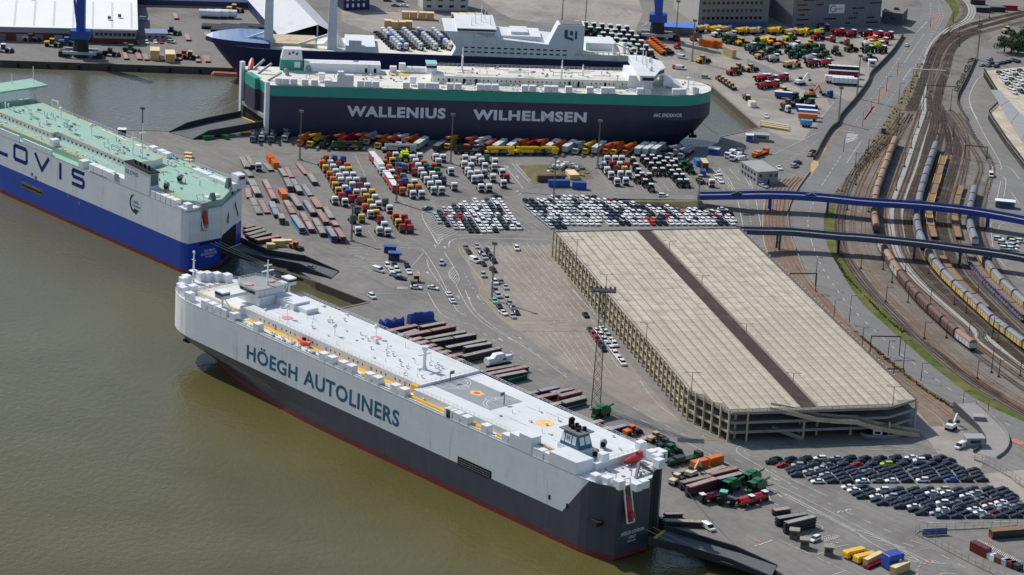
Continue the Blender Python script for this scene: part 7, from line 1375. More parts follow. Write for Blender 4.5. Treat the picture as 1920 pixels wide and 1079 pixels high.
# ---- cars dotted over the yard: zone, x, y, direction, colour, kind, label
CARS=[('Y2',345,245,40,55,'white','suv','white estate car, rearmost of the small group by the checkpoint huts'),('Y2',375,280,40,55,'white','saloon','white saloon second in the left file by the checkpoint huts'),('Y2',400,240,40,55,'navy','saloon','dark car at the head of the middle file by the checkpoint huts'),('Y2',415,275,40,55,'white','suv','white car second in the middle file by the checkpoint huts'),
        ('Y2',400,312,70,12,'silver','saloon','silver car parked across behind the dark saloon'),('Y2',445,338,70,12,'navy','saloon','dark saloon nearest in the small group by the huts'),('Y2',490,240,20,55,'navy','saloon','dark car in the right file by the checkpoint huts'),('Y2',508,290,30,55,'white','saloon','white saloon nearest in the right file by the huts'),('Y2',280,278,70,22,'white','van','white minibus parked left of the small car group'),
        ('Y2',560,408,80,6,'white','saloon','white saloon parked beside the small grey-brown hut'),('Y2',688,410,80,16,'white','saloon','white saloon driving across the central road'),('Y2',230,475,40,30,'white','suv','white hatchback alone near the quay corner'),('Y2',752,225,5,60,'silver','suv','silver car coming down the central road'),('Y2',805,458,-40,-50,'white','saloon','white car waiting on the central road, rear one'),('Y2',832,508,-40,-50,'white','saloon','white car waiting on the central road, front one'),
        ('Y2',935,108,45,60,'grey','saloon','grey car, rearmost in the left file of the emptied lot'),('Y2',958,145,45,60,'dark','saloon','dark car, second in the left file of the emptied lot'),('Y2',1015,98,45,60,'silver','saloon','silver car at the back of the second file, emptied lot'),('Y2',1048,150,45,60,'dark','saloon','dark car in the middle of the second file, emptied lot'),('Y2',1072,182,45,60,'silver','suv','silver car beside the white delivery van, emptied lot'),('Y2',1092,135,45,60,'black','suv','black car at the back of the third file, emptied lot'),('Y2',1118,175,45,60,'black','suv','black car in the middle of the third file, emptied lot'),('Y2',1142,208,45,60,'black','suv','black car at the front of the third file, emptied lot'),
        ('Y2',998,205,60,30,'white','van','white delivery van in the emptied lot'),('Y2',1062,230,45,40,'dark','saloon','dark hatchback just ahead of the white delivery van'),('Y2',1138,278,45,40,'dark','suv','dark car by the lattice mast in the emptied lot'),('Y2',1065,315,30,50,'silver','suv','silver estate left of the lattice mast'),('Y2',1152,368,40,55,'white','suv','white car right behind the lattice mast'),('Y2',1198,365,45,60,'grey','saloon','grey car, rear of the pair right of the mast'),('Y2',1230,405,45,60,'silver','saloon','silver car, front of the pair right of the mast'),
        ('Y2',1155,432,40,50,'grey','suv','grey car at the mast foot, rear one'),('Y2',1175,470,40,50,'silver','suv','silver car at the mast foot, front one'),('Y2',1240,492,45,60,'silver','suv','silver car, rearmost of the four in the front file'),('Y2',1262,525,45,60,'silver','saloon','silver car, second of the four in the front file'),('Y2',1285,558,45,60,'grey','saloon','grey car, third of the four in the front file'),('Y2',1312,595,45,60,'dark','saloon','dark car, foremost of the four in the front file'),('Y2',1150,510,40,50,'mint','saloon','small mint green car at the foot of the mast'),('Y2',1185,550,40,50,'dark','saloon','dark car ahead of the mint green one'),('Y2',1215,598,60,40,'white','saloon','white car at the front edge of the emptied lot'),('Y2',1282,622,50,40,'silver','saloon','silver car alone at the front edge of the emptied lot'),
        ('Y2',1315,115,30,60,'white','suv','white estate alone at the back of the emptied lot'),('Y2',1832,615,45,60,'black','saloon','black car alone in the empty lot beside the parking deck'),('A7',615,685,70,40,'white','van','white panel van on the quay behind the white ship'),('A7',1570,790,-60,30,'white','suv','white jeep beside the timber guard cabins'),
        ('Z6',1445,652,60,-10,'grey','saloon','grey car on the road left of the car lots'),('Z7',125,568,70,-8,'navy','suv','dark car driving between the truck lots'),('Z7',1375,560,70,4,'white','suv','white car climbing the bridge approach road'),('A6',1320,412,-60,-5,'black','saloon','black car crossing the blue bridge, right one'),('A6',480,398,-60,2,'dark','saloon','dark car crossing the blue bridge, left one'),('A5',1150,640,-60,30,'white','van','white van beside the grey hipped cabin'),
        ('A2',1622,630,5,50,'white','van','white van on the right-hand road near the shelter'),('A1',860,415,20,-50,'white','saloon','white car on the public road at the top right'),('A6',735,268,40,20,'white','saloon','white car, rearmost of three before the gatehouse'),('A6',760,287,40,20,'white','saloon','white car, middle of three before the gatehouse'),('A6',790,308,40,16,'silver','saloon','silver car, nearest of three before the gatehouse'),('A6',285,165,40,50,'white','saloon','white car, rearmost of three by the truck lot edge'),('A6',260,207,40,50,'white','saloon','white car, middle of three by the truck lot edge'),('A6',308,253,40,50,'white','saloon','white car, nearest of three by the truck lot edge'),
        ('A6',330,572,40,4,'white','saloon','white car in the shadow below the blue bridge'),('A6',965,105,40,40,'white','saloon','white car behind the gatehouse'),('B7',1560,745,-60,-10,'grey','saloon','grey car driving down the ramp of the green-decked ship'),('Z8',45,250,60,-8,'white','van','white van left of the gatehouse'),('Z8',510,200,60,-30,'maroon','saloon','dark red car parked against the boundary wall'),('Z8',495,222,60,-30,'silver','saloon','silver car parked against the boundary wall'),('Z8',410,275,60,-16,'navy','suv','blue car by the level crossing, upper one'),('Z8',390,298,60,-16,'silver','suv','silver car by the level crossing, lower one'),
        ('Z3',1275,440,60,10,'white','van','white van by the tall mast on the far quay'),('Z3',1265,522,60,6,'white','van','white minibus behind the navy ship'),('Z3',1215,512,10,40,'red','saloon','small red car beside the white minibus'),('Z3',1455,590,60,8,'silver','suv','silver pickup at the basin corner'),('Z3',1905,880,30,50,'white','saloon','white car by the yellow beams near the jetty'),('Z1',940,325,10,40,'white','saloon','white car before the warehouse office wing'),('Z1',1100,330,10,40,'white','suv','white car in front of the site office, leftmost'),('Z1',1165,325,10,40,'white','saloon','white car in front of the site office, second'),('Z1',1207,325,10,40,'red','saloon','red car in front of the site office'),('Z1',1285,325,60,10,'silver','suv','silver pickup in front of the site office'),('Z1',712,320,10,40,'dark','saloon','dark car by the foot of the tall blue crane'),('Z1',1080,155,60,6,'white','van','white van beside the long warehouse'),('Z1',862,325,10,40,'dark','saloon','dark car left of the warehouse office wing'),('Z1',1025,330,10,40,'maroon','saloon','dark red car at the corner of the warehouse')]
for zn,x,y,dx,dy,c,k,lab in CARS:
    z=GZ
    if 'crossing the blue bridge' in lab: z=9.75
    if 'climbing' in lab: z=4.7
    if 'ramp of the green' in lab: z=4.2
    P,rz=aim(zn,x,y,dx,dy,z);car(lab,P,rz,c,k,name='delivery_van' if k == 'van' else 'parked_car',cat='van' if k == 'van' else 'car')
FILES=[('Y3',(425,805),(525,950),['dkgreen','red','crimson','dark','navy'],'left'),('Y3',(478,815),(670,1055),['white','white','white','silver','white','white','white','white'],'middle'),('Y3',(520,800),(608,915),['white','white','silver','white','white'],'right')]
for zn,a,b,cl_,w_ in FILES:
    for i,c in enumerate(cl_):
        t=i/(len(cl_)-1);P,rz=aim(zn,a[0]+(b[0]-a[0])*t,a[1]+(b[1]-a[1])*t,b[0]-a[0],b[1]-a[1]);car('%s car, %s from the back in the %s file by the lattice tower' % (c,ORD[i],w_),P,rz,c,'suv' if i % 3 else 'saloon','cars by the lattice tower')
for i,(x,y,c) in enumerate(((1610,540,'silver'),(1540,595,'silver'),(1625,575,'navy'),(1600,600,'grey'),(1685,580,'silver'),(1670,605,'navy'),(1730,575,'navy'),(1775,565,'navy'),(1820,550,'grey'),(1860,562,'navy'))):
    P,rz=aim('A1',x,y,60,-20);car('%s car in the small car park at the right, %s from the left' % (c,ORD[sorted([1610,1540,1625,1600,1685,1670,1730,1775,1820,1860]).index(x)]),P,rz,c,group='small car park at the right')
# ---- white cars on the deck at the right edge and by the bridges
for r_ in range(6):
    for i in range(6):
        x,y=1700+i*62+r_*26,660+r_*34-i*6
        if x < 1935: P,rz=aim('A1',x,y+10,45,20,6.2);car('%s car on the rooftop lot at the right edge, row %s, %s across' % ('white' if (i+r_) % 3 else 'dark',('one','two','three','four','five','six')[r_],ORD[i]),P,rz,'white' if (i+r_) % 3 else 'dark','suv','cars on the rooftop lot')
for i,(x,y) in enumerate(((1690,245),(1725,278),(1810,250),(1825,270),(1820,305),(1745,330),(1810,335),(1890,265))): P,rz=aim('A3',x,y,60,8);car('%s car beyond the end of the nearer bridge, %s in the group' % ('dark' if i == 2 else 'white',ORD[i]),P,rz,'dark' if i == 2 else 'white','suv','cars beyond the nearer bridge')
for i,(x,y,c) in enumerate(((985,12,'dark'),(1080,15,'grey'),(1045,50,'grey'),(1112,52,'white'))): P,rz=aim('Z2',x,y,60,4);car('%s car in the car park at the top edge, %s of four' % (c,ORD[i]),P,rz,c,group='cars at the top edge')
# ---- the packed middle lots: hundreds of cars, one mass
def merged_cars(name,label,lots):
    cols=['white','black','silver','red','navy','grey','orange'];mb=MB();mats_=[C(c) for c in cols]+[glassm,m_tyre];cnt=0
    for zn,poly_,org,lane,across,nl,nc in lots:
        P0=zat(zn,*org);U=(zat(zn,org[0]+lane[0],org[1]+lane[1])-P0);V=(zat(zn,org[0]+across[0],org[1]+across[1])-P0);W2=[zat(zn,*p) for p in poly_];ul=U.normalized()
        def inp(p):
            r=False;j=len(W2)-1
            for i in range(len(W2)):
                a,b=W2[i],W2[j]
                if (a.y > p.y) != (b.y > p.y) and p.x < (b.x-a.x)*(p.y-a.y)/(b.y-a.y)+a.x: r=not r
                j=i
            return r
        base=U.length/nc;lanes=110
        for i in range(-12,lanes+12):
            lc=rng.choices([0,1,2],[5,4.5,1])[0]
            for j in range(-14,nc+14):
                p=P0+V.normalized()*(2.55*i)+ul*(base*j+rng.uniform(-0.2,0.2))
                if not inp(p) or rng.random() < 0.05: continue
                c=lc if rng.random() < 0.62 else rng.choices(range(7),[8,6,2,0.7,1,1,0.25])[0];van=rng.random() < 0.16 and c == 0;rz=math.atan2(ul.y,ul.x);ca,sa=math.cos(rz),math.sin(rz);cnt += 1
                def T_(v): return (p.x+v[0]*ca-v[1]*sa,p.y+v[0]*sa+v[1]*ca,GZ+v[2])
                q=MB();h=0.55 if van else 0
                q.side([(-2.2,0.35),(-2.25,0.9),(1.2,0.98),(2.15,0.8),(2.25,0.5),(2.2,0.35)],-0.88,0.88,c);q.box(-1.9,1.1,-0.8,0.8,0.92,1.42+h,7,tx=0.35,ty=0.14);q.box(-1.58,0.72,-0.68,0.68,1.42+h,1.5+h,c)
                q.box(-1.7,-1.1,-0.9,0.9,0.0,0.5,8);q.box(1.1,1.7,-0.9,0.9,0.0,0.5,8);q.v=[T_(v) for v in q.v];mb.add(q.v,[],0);o=len(mb.v)-len(q.v);mb.f += [[k+o for k in f] for f in q.f];mb.m += q.m
    me=mb.mesh(name,mats_);link(name,me,label=label,cat='cars',kind='stuff');return cnt
lots=[('Z7',[(-350,680),(-100,600),(170,590),(310,800),(20,835),(-140,810),(-330,780)],(-300,620),(130,200),(46,0),10,9),('Z7',[(300,590),(640,568),(860,572),(1260,635),(1560,655),(1900,690),(1920,772),(1500,770),(860,778),(800,770),(590,800),(505,800)],(300,600),(260,215),(44,0),34,9)]
ncars=merged_cars('packed_cars','hundreds of white and dark new cars packed in the middle lots',lots)
# ---- tractor units
LN=(150,215)
def trucks(zn,lst,blk,group,lane=LN):
    order={};srt=sorted(lst,key=lambda t:-t[1])
    for x,y,c in srt:
        order[c]=order.get(c,-1)+1;tot=sum(1 for t in lst if t[2] == c);P,rz=aim(zn,x+4,y+14,*lane);P=zat(zn,x+6,y+22)
        lab='%s truck cab in the %s' % (c,blk) if tot == 1 else '%s truck cab in the %s, %s nearest of its colour' % (c,blk,ORD[min(39,order[c])]);tractor_unit(lab,P,rz+rng.uniform(-0.02,0.02),c,group)
w,o_,y_,r_,b_='white','orange','yellow','red','blue'
trucks('Z6',[(680,285,o_),(745,290,b_),(810,295,b_),(655,325,o_),(715,325,w),(775,335,r_),(840,345,o_),(680,360,y_),(735,355,w),(755,390,w),(805,375,w),(855,375,y_),(710,410,o_),(780,425,w),(830,415,w),(885,415,w),(735,450,o_),(795,455,w),(855,455,w),(910,455,w),(962,450,'grey'),(750,490,y_),(825,515,w),(880,490,w),(935,495,r_),(990,500,w),(775,530,y_),(850,545,b_),(910,545,w),(965,540,w),(1028,545,y_),(800,570,r_),(872,590,r_),(750,600,w),(825,615,w),(985,580,y_),(1050,585,w),(940,600,r_),(1015,620,y_),(1075,635,w),(1125,610,'grey'),(975,655,o_),(1035,660,w),(1160,665,w),(915,680,'navy'),(1015,705,w),(1060,700,y_),(950,735,y_),(1090,745,r_),(885,740,'green'),(1205,725,o_),(1225,770,y_),(1270,735,r_),(1295,775,r_),(1255,810,r_),(1315,815,r_),(1120,790,w),(1145,840,w),(925,830,w),(1085,830,w)],'left truck block','truck cabs, left block')
trucks('Z6',[(1155,270,r_),(1205,265,w),(1330,285,w),(1385,270,w),(1180,305,y_),(1355,315,w),(1120,320,o_),(1225,345,b_),(1270,355,b_),(1320,345,r_),(1375,345,w),(1412,325,o_),(1155,360,o_),(1105,380,w),(1175,395,w),(1230,380,r_),(1345,385,r_),(1395,380,w),(1435,350,'teal'),(1490,345,o_),(1460,375,'dkgreen'),(1515,380,'green'),(1130,405,w),(1505,275,w),(1560,280,w),(1525,310,w),(1205,440,o_),(1260,425,'grey'),(1415,415,w),(1480,410,w),(1530,415,'green'),(1275,460,b_),(1440,450,w),(1500,440,w),(1560,450,'navy'),(1230,475,r_),(1345,470,w),(1465,485,w),(1525,480,w),(1315,510,y_),(1375,510,o_),(1255,530,o_),(1490,525,w),(1550,525,w),(1335,555,w),(1400,555,w),(1620,380,w),(1645,495,w)],'middle truck block','truck cabs, middle block')
trucks('Z6',[(1725,285,w),(1785,300,w),(1825,280,w),(1885,285,'teal'),(1720,330,w),(1770,345,w),(1848,310,w),(1875,345,w),(1745,380,w),(1765,405,w),(1815,400,w),(1870,395,'silver'),(1795,440,w),(1840,435,w),(1950,310,w),(1945,350,w),(2005,390,w),(2035,430,r_),(1935,430,w),(2015,475,w),(1845,505,w),(1905,505,w)],'block beside the fenced island','truck cabs beside the island')
trucks('Z7',[(950,290,w),(1010,290,w),(1060,290,w),(920,335,w),(985,335,r_),(1045,335,w),(1095,340,r_),(950,375,w),(1020,365,r_),(1080,370,y_),(980,410,w),(1050,405,w),(1110,405,w),(1025,460,w),(1090,455,w)],'right truck block','truck cabs, right block')
yt=[(1225,290),(1250,315),(1290,285),(1315,310),(1345,295),(1285,345),(1340,345),(1380,330),(1405,305),(1440,330),(1465,315),(1310,385),(1370,385),(1415,365),(1465,365),(1440,400),(1490,395),(1470,430),(1520,430),(1500,470),(1550,470),(1180,440),(1215,420),(1270,425),(1240,470),(1285,505),(1190,390),(1150,305),(1170,350)]
for i,(x,y) in enumerate(sorted(yt,key=lambda t:-t[1])): P,rz=aim('Z7',x,y+14,*LN);farm_tractor('white-roofed terminal tractor right of the right truck block, %s nearest' % ORD[i],P,rz,'dark' if i % 4 else 'brown','terminal tractors',1.15,name='terminal_tractor')
for i,(x,y,c) in enumerate(((1530,345,'green'),(1575,365,'dkgreen'))): P,rz=aim('Z7',x,y+14,60,60);farm_tractor('%s farm tractor beside the terminal tractors' % ('bright green' if i == 0 else 'dark green'),P,rz,c,'green tractors',1.4,roof=c)
for i,(x,y,c,t) in enumerate(((1055,320,'red','white'),(1100,375,'white','white'),(1170,480,'red','white'),(1205,535,'red','white'))): P,rz=aim('Z6',x,y,*LN);box_trailer('%s box trailer with white roof in the middle truck block, %s from the back' % (c,ORD[i]),P,rz,9.0 if i != 1 else 11,c,t,3.6,'box trailers in the truck block')
P,rz=aim('Z6',1275,285,60,90);harvester('lime green harvester among the truck cabs',P,rz,'lime',None,1.0)
# ---- roll trailers in the left yard (top-deck ends as seen), 2 high
TRL=[(60,255,95,330,'silver',2),(95,245,135,320,'grey',2),(80,350,125,400,'grey',1),(25,365,65,430,'red',2),(120,420,175,530,'silver',2),(225,300,275,355,'grey',1),(225,425,300,570,'red',2),(95,490,110,560,'red',1),(130,560,185,680,'grey',1),(195,580,245,675,'red',1),(275,590,320,690,'sky',2),(345,680,360,720,'grey',3),(345,340,385,400,'grey',2),(385,335,430,410,'red',2),(385,410,420,480,'grey',3),(435,420,490,515,'grey',2),(385,580,440,680,'red',2),(425,530,490,625,'grey',2),(440,690,510,790,'sky',3),(505,670,580,800,'red',2),(515,460,570,545,'blue',1),(530,580,590,675,'blue',2),(585,555,640,635,'orange',2),(625,650,690,745,'red',2),(600,715,665,830,'grey',2),(680,630,730,715,'grey',1),(700,775,750,855,'blue',3),(740,735,765,770,'red',2),(765,785,815,860,'red',3),(475,305,540,385,'red',1),(560,380,605,445,'grey',2)]
for i,(x0,y0,x1,y1,c,n) in enumerate(sorted(TRL,key=lambda t: t[2])): trailer_stack('Z6',(x0,y0),(x1,y1),n,[c,'dark'] if n > 1 else [c],'%s stack from left beside the trucks' % ORD[i],'roll trailers in the left yard')
for i,(x,y) in enumerate(((268,268),(302,308))): P,rz=aim('Z6',x,y+24,110,160);container('orange open container in the left trailer yard, %s of two' % ('far' if i == 0 else 'near'),P,rz,7,'orange','orange containers, left yard')
P,rz=aim('Z6',360,560,100,150);container('brown-orange container between roll trailers, left yard',P,rz,9,'orange');P,rz=aim('Z6',180,370,20,60);tractor_unit('white truck cab alone among the left roll trailers',P,rz,'white',None)
for i,(a,b,c) in enumerate((((70,785),(150,765),'red'),((70,812),(200,780),'dark'),((90,840),(225,800),'grey'),((110,862),(270,820),'dark'),((150,880),(345,845),'red'))): trailer_stack('Z6',a,b,2,[c,'dark'],'%s stack from the back by the quay ramp' % ORD[i],'trailers by the quay ramp')
for i,(x,y,lx,ly,lz) in enumerate(((270,940,3.2,2.4,1.6),(325,925,4.6,3.0,2.2),(395,905,3.4,2.0,1.2))): crate('pale wooden crate by the quay ramp, %s from left' % ORD[i],zat('Z6',x,y),R(15),lx,ly,lz,'crates by the quay ramp')
P,rz=aim('Z6',460,950,60,20);machine('orange machine behind the crates by the quay ramp',P,rz,'orange',None,'loader',0.9)
# ---- roll trailers beside the white ship
TR2=[('Y2',(300,730),(570,675),2,'crimson'),('Y2',(400,765),(575,712),2,'grey'),('Y2',(480,755),(855,680),3,'crimson'),('Y2',(590,690),(780,655),2,'dark'),('Y2',(620,780),(930,722),2,'dark'),('Y2',(670,800),(1010,742),3,'dark'),('Y2',(785,845),(1085,785),2,'dark'),('Y2',(920,845),(1125,810),3,'dark'),('Y2',(905,910),(1195,845),3,'dark'),('Y2',(1030,1025),(1330,970),2,'dark'),('Y2',(1090,1045),(1400,985),2,'crimson'),('Y2',(1160,1065),(1390,1020),3,'dark'),
       ('Y2',(465,800),(610,770),3,'red'),('Y2',(520,825),(660,795),3,'red'),('Y2',(570,855),(710,820),3,'red'),('Y2',(620,880),(760,845),3,'red'),('Y2',(670,905),(820,868),3,'red'),('Y2',(725,930),(900,893),3,'red'),('Y2',(800,955),(920,930),2,'dark'),
       ('Y5',(1240,210),(1390,178),2,'blue'),('Y5',(1150,232),(1235,212),2,'dark'),('Y5',(1220,262),(1400,222),2,'crimson'),('Y5',(1390,250),(1560,208),3,'crimson'),('Y5',(1330,225),(1500,190),2,'dark'),('Y5',(1420,296),(1590,252),3,'silver'),('Y5',(1300,322),(1470,284),2,'dark'),('Y5',(1560,470),(1720,430),2,'crimson'),('Y5',(1640,520),(1800,475),2,'brown'),('Y5',(1760,500),(1900,462),2,'blue'),('Y6',(950,100),(1060,62),1,'red'),('A7',(560,180),(770,112),1,'brown'),('A7',(620,185),(880,122),1,'red'),('A7',(365,262),(640,195),3,'dark'),('A7',(425,300),(690,218),4,'crimson'),('A7',(690,228),(915,172),4,'navy'),
       ('A7',(1195,508),(1350,488),2,'brown'),('A7',(1225,582),(1500,535),3,'navy'),('A7',(1305,625),(1575,560),4,'navy'),('A7',(300,180),(420,140),1,'dark'),('A7',(215,598),(565,612),2,'brown'),('A7',(215,540),(390,535),2,'navy')]
for i,(zn,a,b,n,c) in enumerate(sorted(TR2,key=lambda q: px(q[0],*q[1])[0])): trailer_stack(zn,a,b,n,[c,'dark'] if n > 1 else [c],'%s stack from the bow beside the white ship' % ORD[i],'roll trailers beside the white ship')
for i,(x,y) in enumerate(((530,130),(670,95))): P,rz=aim('A7',x,y,130,-34);container('rusty orange container beside the white ship, %s half of the pair' % ('left' if i == 0 else 'right'),P,rz,6.1,'orange','rusty containers');
m_tarp=pt('blue_tarp',(34,66,156),0.5,var=0.2,scale=0.8);
def tarped(label,zn,x,y,dx,dy,L,h):
    P,rz=aim(zn,x,y,dx,dy);e=thing('tarped_load',label,'load',P,rz);rr=random.Random(L);rings_=[]
    for i in range(9):
        t=i/8;k=0.8+0.35*rr.random();hh=h*(0.75+0.4*rr.random());rings_.append([(L*(t-0.5),-1.3*k,0.02),(L*(t-0.5),-1.1*k,hh*0.8),(L*(t-0.5),-0.3,hh),(L*(t-0.5),0.5*k,hh*0.95),(L*(t-0.5),1.2*k,hh*0.7),(L*(t-0.5),1.35,0.02)])
    q=MB();q.loft(rings_,0,True,True);q.f=[f[::-1] for f in q.f];q.build('tarpaulin',m_tarp,e);r2=MB();r2.box(-L/2-0.3,L/2+0.3,-1.2,1.2,0.0,0.3);r2.build('pallet',m_chas,e)
tarped('blue tarpaulin load behind the white ship, left one','Y2',375,700,100,-18,9.5,3.6);tarped('blue tarpaulin load behind the white ship, right one','Y2',595,655,100,-18,10.5,3.8)
P,rz=aim('Y2',1185,985,100,-18);e=thing('wrapped_yacht','white shrink-wrapped motor yacht on a trailer beside the white ship','yacht',P,rz);rings_=[]
for t in [i/10 for i in range(11)]:
    k=max(0.12,math.sin(math.pi*min(1,0.28+t*0.72)) ** 0.6) if t > 0.4 else 1;x=-5.5+11*t;rings_.append([(x,-1.7*k,1.6),(x,-1.85*k,2.6),(x,-1.2*k,3.4+(1.3 if 0.2 < t < 0.65 else 0.1)),(x,1.2*k,3.4+(1.3 if 0.2 < t < 0.65 else 0.1)),(x,1.85*k,2.6),(x,1.7*k,1.6),(x,0,0.9+0.5*t)])
q=MB();q.loft(rings_,0,True,True);q.f=[f[::-1] for f in q.f];q.build('wrapped_hull',w_box,e);MB().box(-5,4.5,-1.0,1.0,0.05,0.9).build('boat_trailer',m_chas,e);MB().box(0.2,1.6,-1.86,-1.6,2.7,3.2).build('dark_window',glassm,e)
lat=thing('green_lattice_section','green lattice crane section beside the white ship','lattice section',zat('Y5',1075,145),aim('Y5',1075,145,100,-25)[1]);g_=C('teal')
for y in (-0.8,0.8):
    for z in (0.3,1.9): MB().bar((-4.6,y,z),(4.6,y,z),0.2).build('chord',g_,lat)
for i in range(12): x=-4.6+i*0.8;q=MB();q.bar((x,-0.8,0.3),(x+0.8,-0.8,1.9),0.12);q.bar((x,0.8,1.9),(x+0.8,0.8,0.3),0.12);q.bar((x,-0.8,1.9),(x+0.8,0.8,1.9),0.12);q.build('brace',g_,lat)
for i,(zn,x,y,dx,dy,c,lab) in enumerate((('Y5',1700,410,-60,20,'green','green combine harvester at the lattice tower foot'),('A7',810,340,-60,25,'green','green combine harvester, left of the trio by the red machines'),('A7',990,270,-60,25,'green','green combine harvester, rear of the trio by the red machines'),('A7',1040,345,-60,25,'green','green combine harvester, right of the trio by the red machines'))): P,rz=aim(zn,x,y,dx,dy);harvester(lab,P,rz,c,'green combine harvesters',1.05)
for zn,x,y,dx,dy,c,k,lab in (('A7',600,440,-60,10,'maroon','sprayer','dark red field machine with white cab roof before the green harvesters'),('A7',960,470,80,-20,'red','sprayer','red seed drill beside the green harvesters, left one'),('A7',1080,430,80,-20,'red','sprayer','red seed drill beside the green harvesters, right one'),('A7',330,270,60,-30,'cream','loader','cream wheel loader behind the white ship, left one'),('A7',460,210,60,-30,'cream','excavator','cream machine behind the white ship, right one'),('Y6',1080,110,80,-20,'sand','loader','brown and tan machine behind the white ship stern'),('Y6',1150,160,80,-30,'dark','loader','dark machine behind the white ship stern'),('Y6',900,60,80,-20,'orange','loader','orange machine beyond the white ship rail'),('A4',1260,985,60,-40,'white','excavator','small white aerial work platform near the exit ramp')):
    P,rz=aim(zn,x,y,dx,dy);machine(lab,P,rz,c,None,k)
P,rz=aim('A7',770,460,70,10);farm_tractor('black tractor with pale green roof before the green harvesters',P,rz,'dark',None,1.5,roof='mint')
P,rz=aim('Y6',1400,240,80,-20);boom_truck('long dark green recycling machine beside the white ship stern',P,rz,'dkgreen',None,13.5,False);P,rz=aim('Y6',1190,210,80,-22);machine('dark green tracked machine beside the white ship stern',P,rz,'green',None,'loader',1.1)
# lower right corner
for i,(x,y) in enumerate(((665,930),(745,965))): P,rz=aim('Y8',x+60,y-12,100,-28);e=thing('mine_vehicle','yellow low mine vehicle at the bottom edge, %s of two' % ('left' if i == 0 else 'right'),'vehicle',P,rz,'yellow mine vehicles');me=MB().side([(0.4,0.6),(0.4,1.5),(-0.4,1.7),(-0.5,2.3),(-8.0,2.6),(-8.4,2.2),(-8.4,0.6)],-1.25,1.25).mesh('body',C('yellow'));bevel_mesh(me,0.15);link('body',me,e);[MB().box(x,x+0.8,-1.28,1.28,1.3,1.8).build('window',glassm,e) for x in (-7.6,-6.3,-5.0,-3.7,-2.4)];[link('wheel',wheel_mesh(0.6,0.4),e,(x,y,0)) for x in (-6.6,-1.4) for y in (-1.1,1.1)]
crate('long pale wooden crate beside the yellow mine vehicles',zat('Y8',785,985),aim('Y8',785,985,100,-50)[1],8.5,1.6,2.2);crate('pale wooden crate at the bottom edge right of the blue box',zat('Y8',985,1060),aim('Y8',985,1060,100,-45)[1],7.5,2.0,2.6)
P,rz=aim('Y8',930,1020,100,-20);e=thing('blue_covered_machine','bright blue covered box at the bottom edge','load',P,rz);me=MB().cbox(0,0,0.3,5.6,4.2,4.4).mesh('cover',m_cont);bevel_mesh(me,0.25);link('cover',me,e);MB().cbox(0,0,0,5.8,4.0,0.3).build('skid',m_chas,e);MB().cbox(1.2,-2.12,2.4,0.9,0.06,0.9).build('white_label',w_box,e)
P,rz=aim('Y8',800,1005,100,-45);e=thing('red_pipe_load','red pipe bundle between the crates at the bottom edge','load',P,rz)
for y in (-0.5,0.3): MB().cyl((-4.5,y,0.7),(4.5,y,0.7),0.4,8).build('pipe',C('red'),e)
MB().box(-4.5,4.5,-1,1,0,0.3).build('skid',m_chas,e)
P,rz=aim('Y8',1590,920,80,40);container('red container at the right edge of the bottom corner',P,rz,7,'maroon',h=3.0)
for i in range(5): P,rz=aim('Y8',1680+i*45,960+i*18,60,30);container('%s storage box in the fenced corner, %s from left' % (('white','brown','silver','maroon','dark')[i],ORD[i]),P,rz,3.5,('white','brown','silver','maroon','dark')[i],h=1.8)
P,rz=aim('Y8',1800,790,100,-8);e=thing('barrack_container','long dark container with rusty ribbed roof, right edge','container',P,rz);MB().cbox(0,0,0.2,12,2.8,2.4).build('body',C('dark'),e);MB().cbox(0,0,2.6,12.2,3.0,0.15).build('roof',m_wflat,e);MB().cbox(-6.03,0,0.0,0.1,2.6,0.9).build('red_end',C('red'),e)
for k in range(6): P,rz=aim('Y8',1600+k*50,870+k*26,80,38);e=thing('red_scaffold_stack','stack of red steel frames in the fenced corner, %s from left' % ORD[k],'frames',P,rz);[MB().bar((-2+0.7*j,-1,0.1),(-2+0.7*j,1,1.6),0.12).build('frame_bar',C('maroon'),e) for j in range(6)];MB().box(-2.2,2,-1,-0.85,0.05,0.25).build('base_rail',C('maroon'),e)
# ================================================================ ROWS ALONG THE QUAY, MACHINERY YARD, TOWERS
BT=[('Z6',530,112,'orange'),('Z6',605,122,'yellow'),('Z6',700,130,'dark'),('Z6',795,122,'orange'),('Z6',865,118,'crimson'),('Z6',955,122,'orange'),('Z6',1030,105,'silver'),('Z6',1115,132,'orange'),('Z6',1195,125,'pink'),('Z6',1270,125,'white'),('Z6',1335,128,'orange'),('Z6',1400,150,'box'),('Z6',1545,160,'tip'),('Z6',1635,138,'yellow'),('Z6',1690,142,'dark'),('Z6',1780,142,'pink'),('Z6',1850,152,'white'),
      ('Z7',35,148,'white'),('Z7',88,162,'pink'),('Z7',150,165,'box'),('Z7',255,165,'box'),('Z7',330,160,'orange'),('Z7',400,162,'crimson'),('Z7',470,165,'orange'),('Z7',550,165,'box'),('Z7',605,172,'orange'),('Z7',675,172,'box'),('Z7',755,175,'silver'),('Z7',830,175,'yellow'),('Z7',895,180,'box'),('Z7',985,178,'orange'),('Z7',1040,182,'orange'),('Z7',1130,188,'orange'),('Z7',1215,188,'box'),('Z7',1275,190,'box'),('Z7',1340,190,'box'),('Z7',1400,208,'dark'),('Z7',1465,208,'silver'),('Z7',1545,212,'silver')]
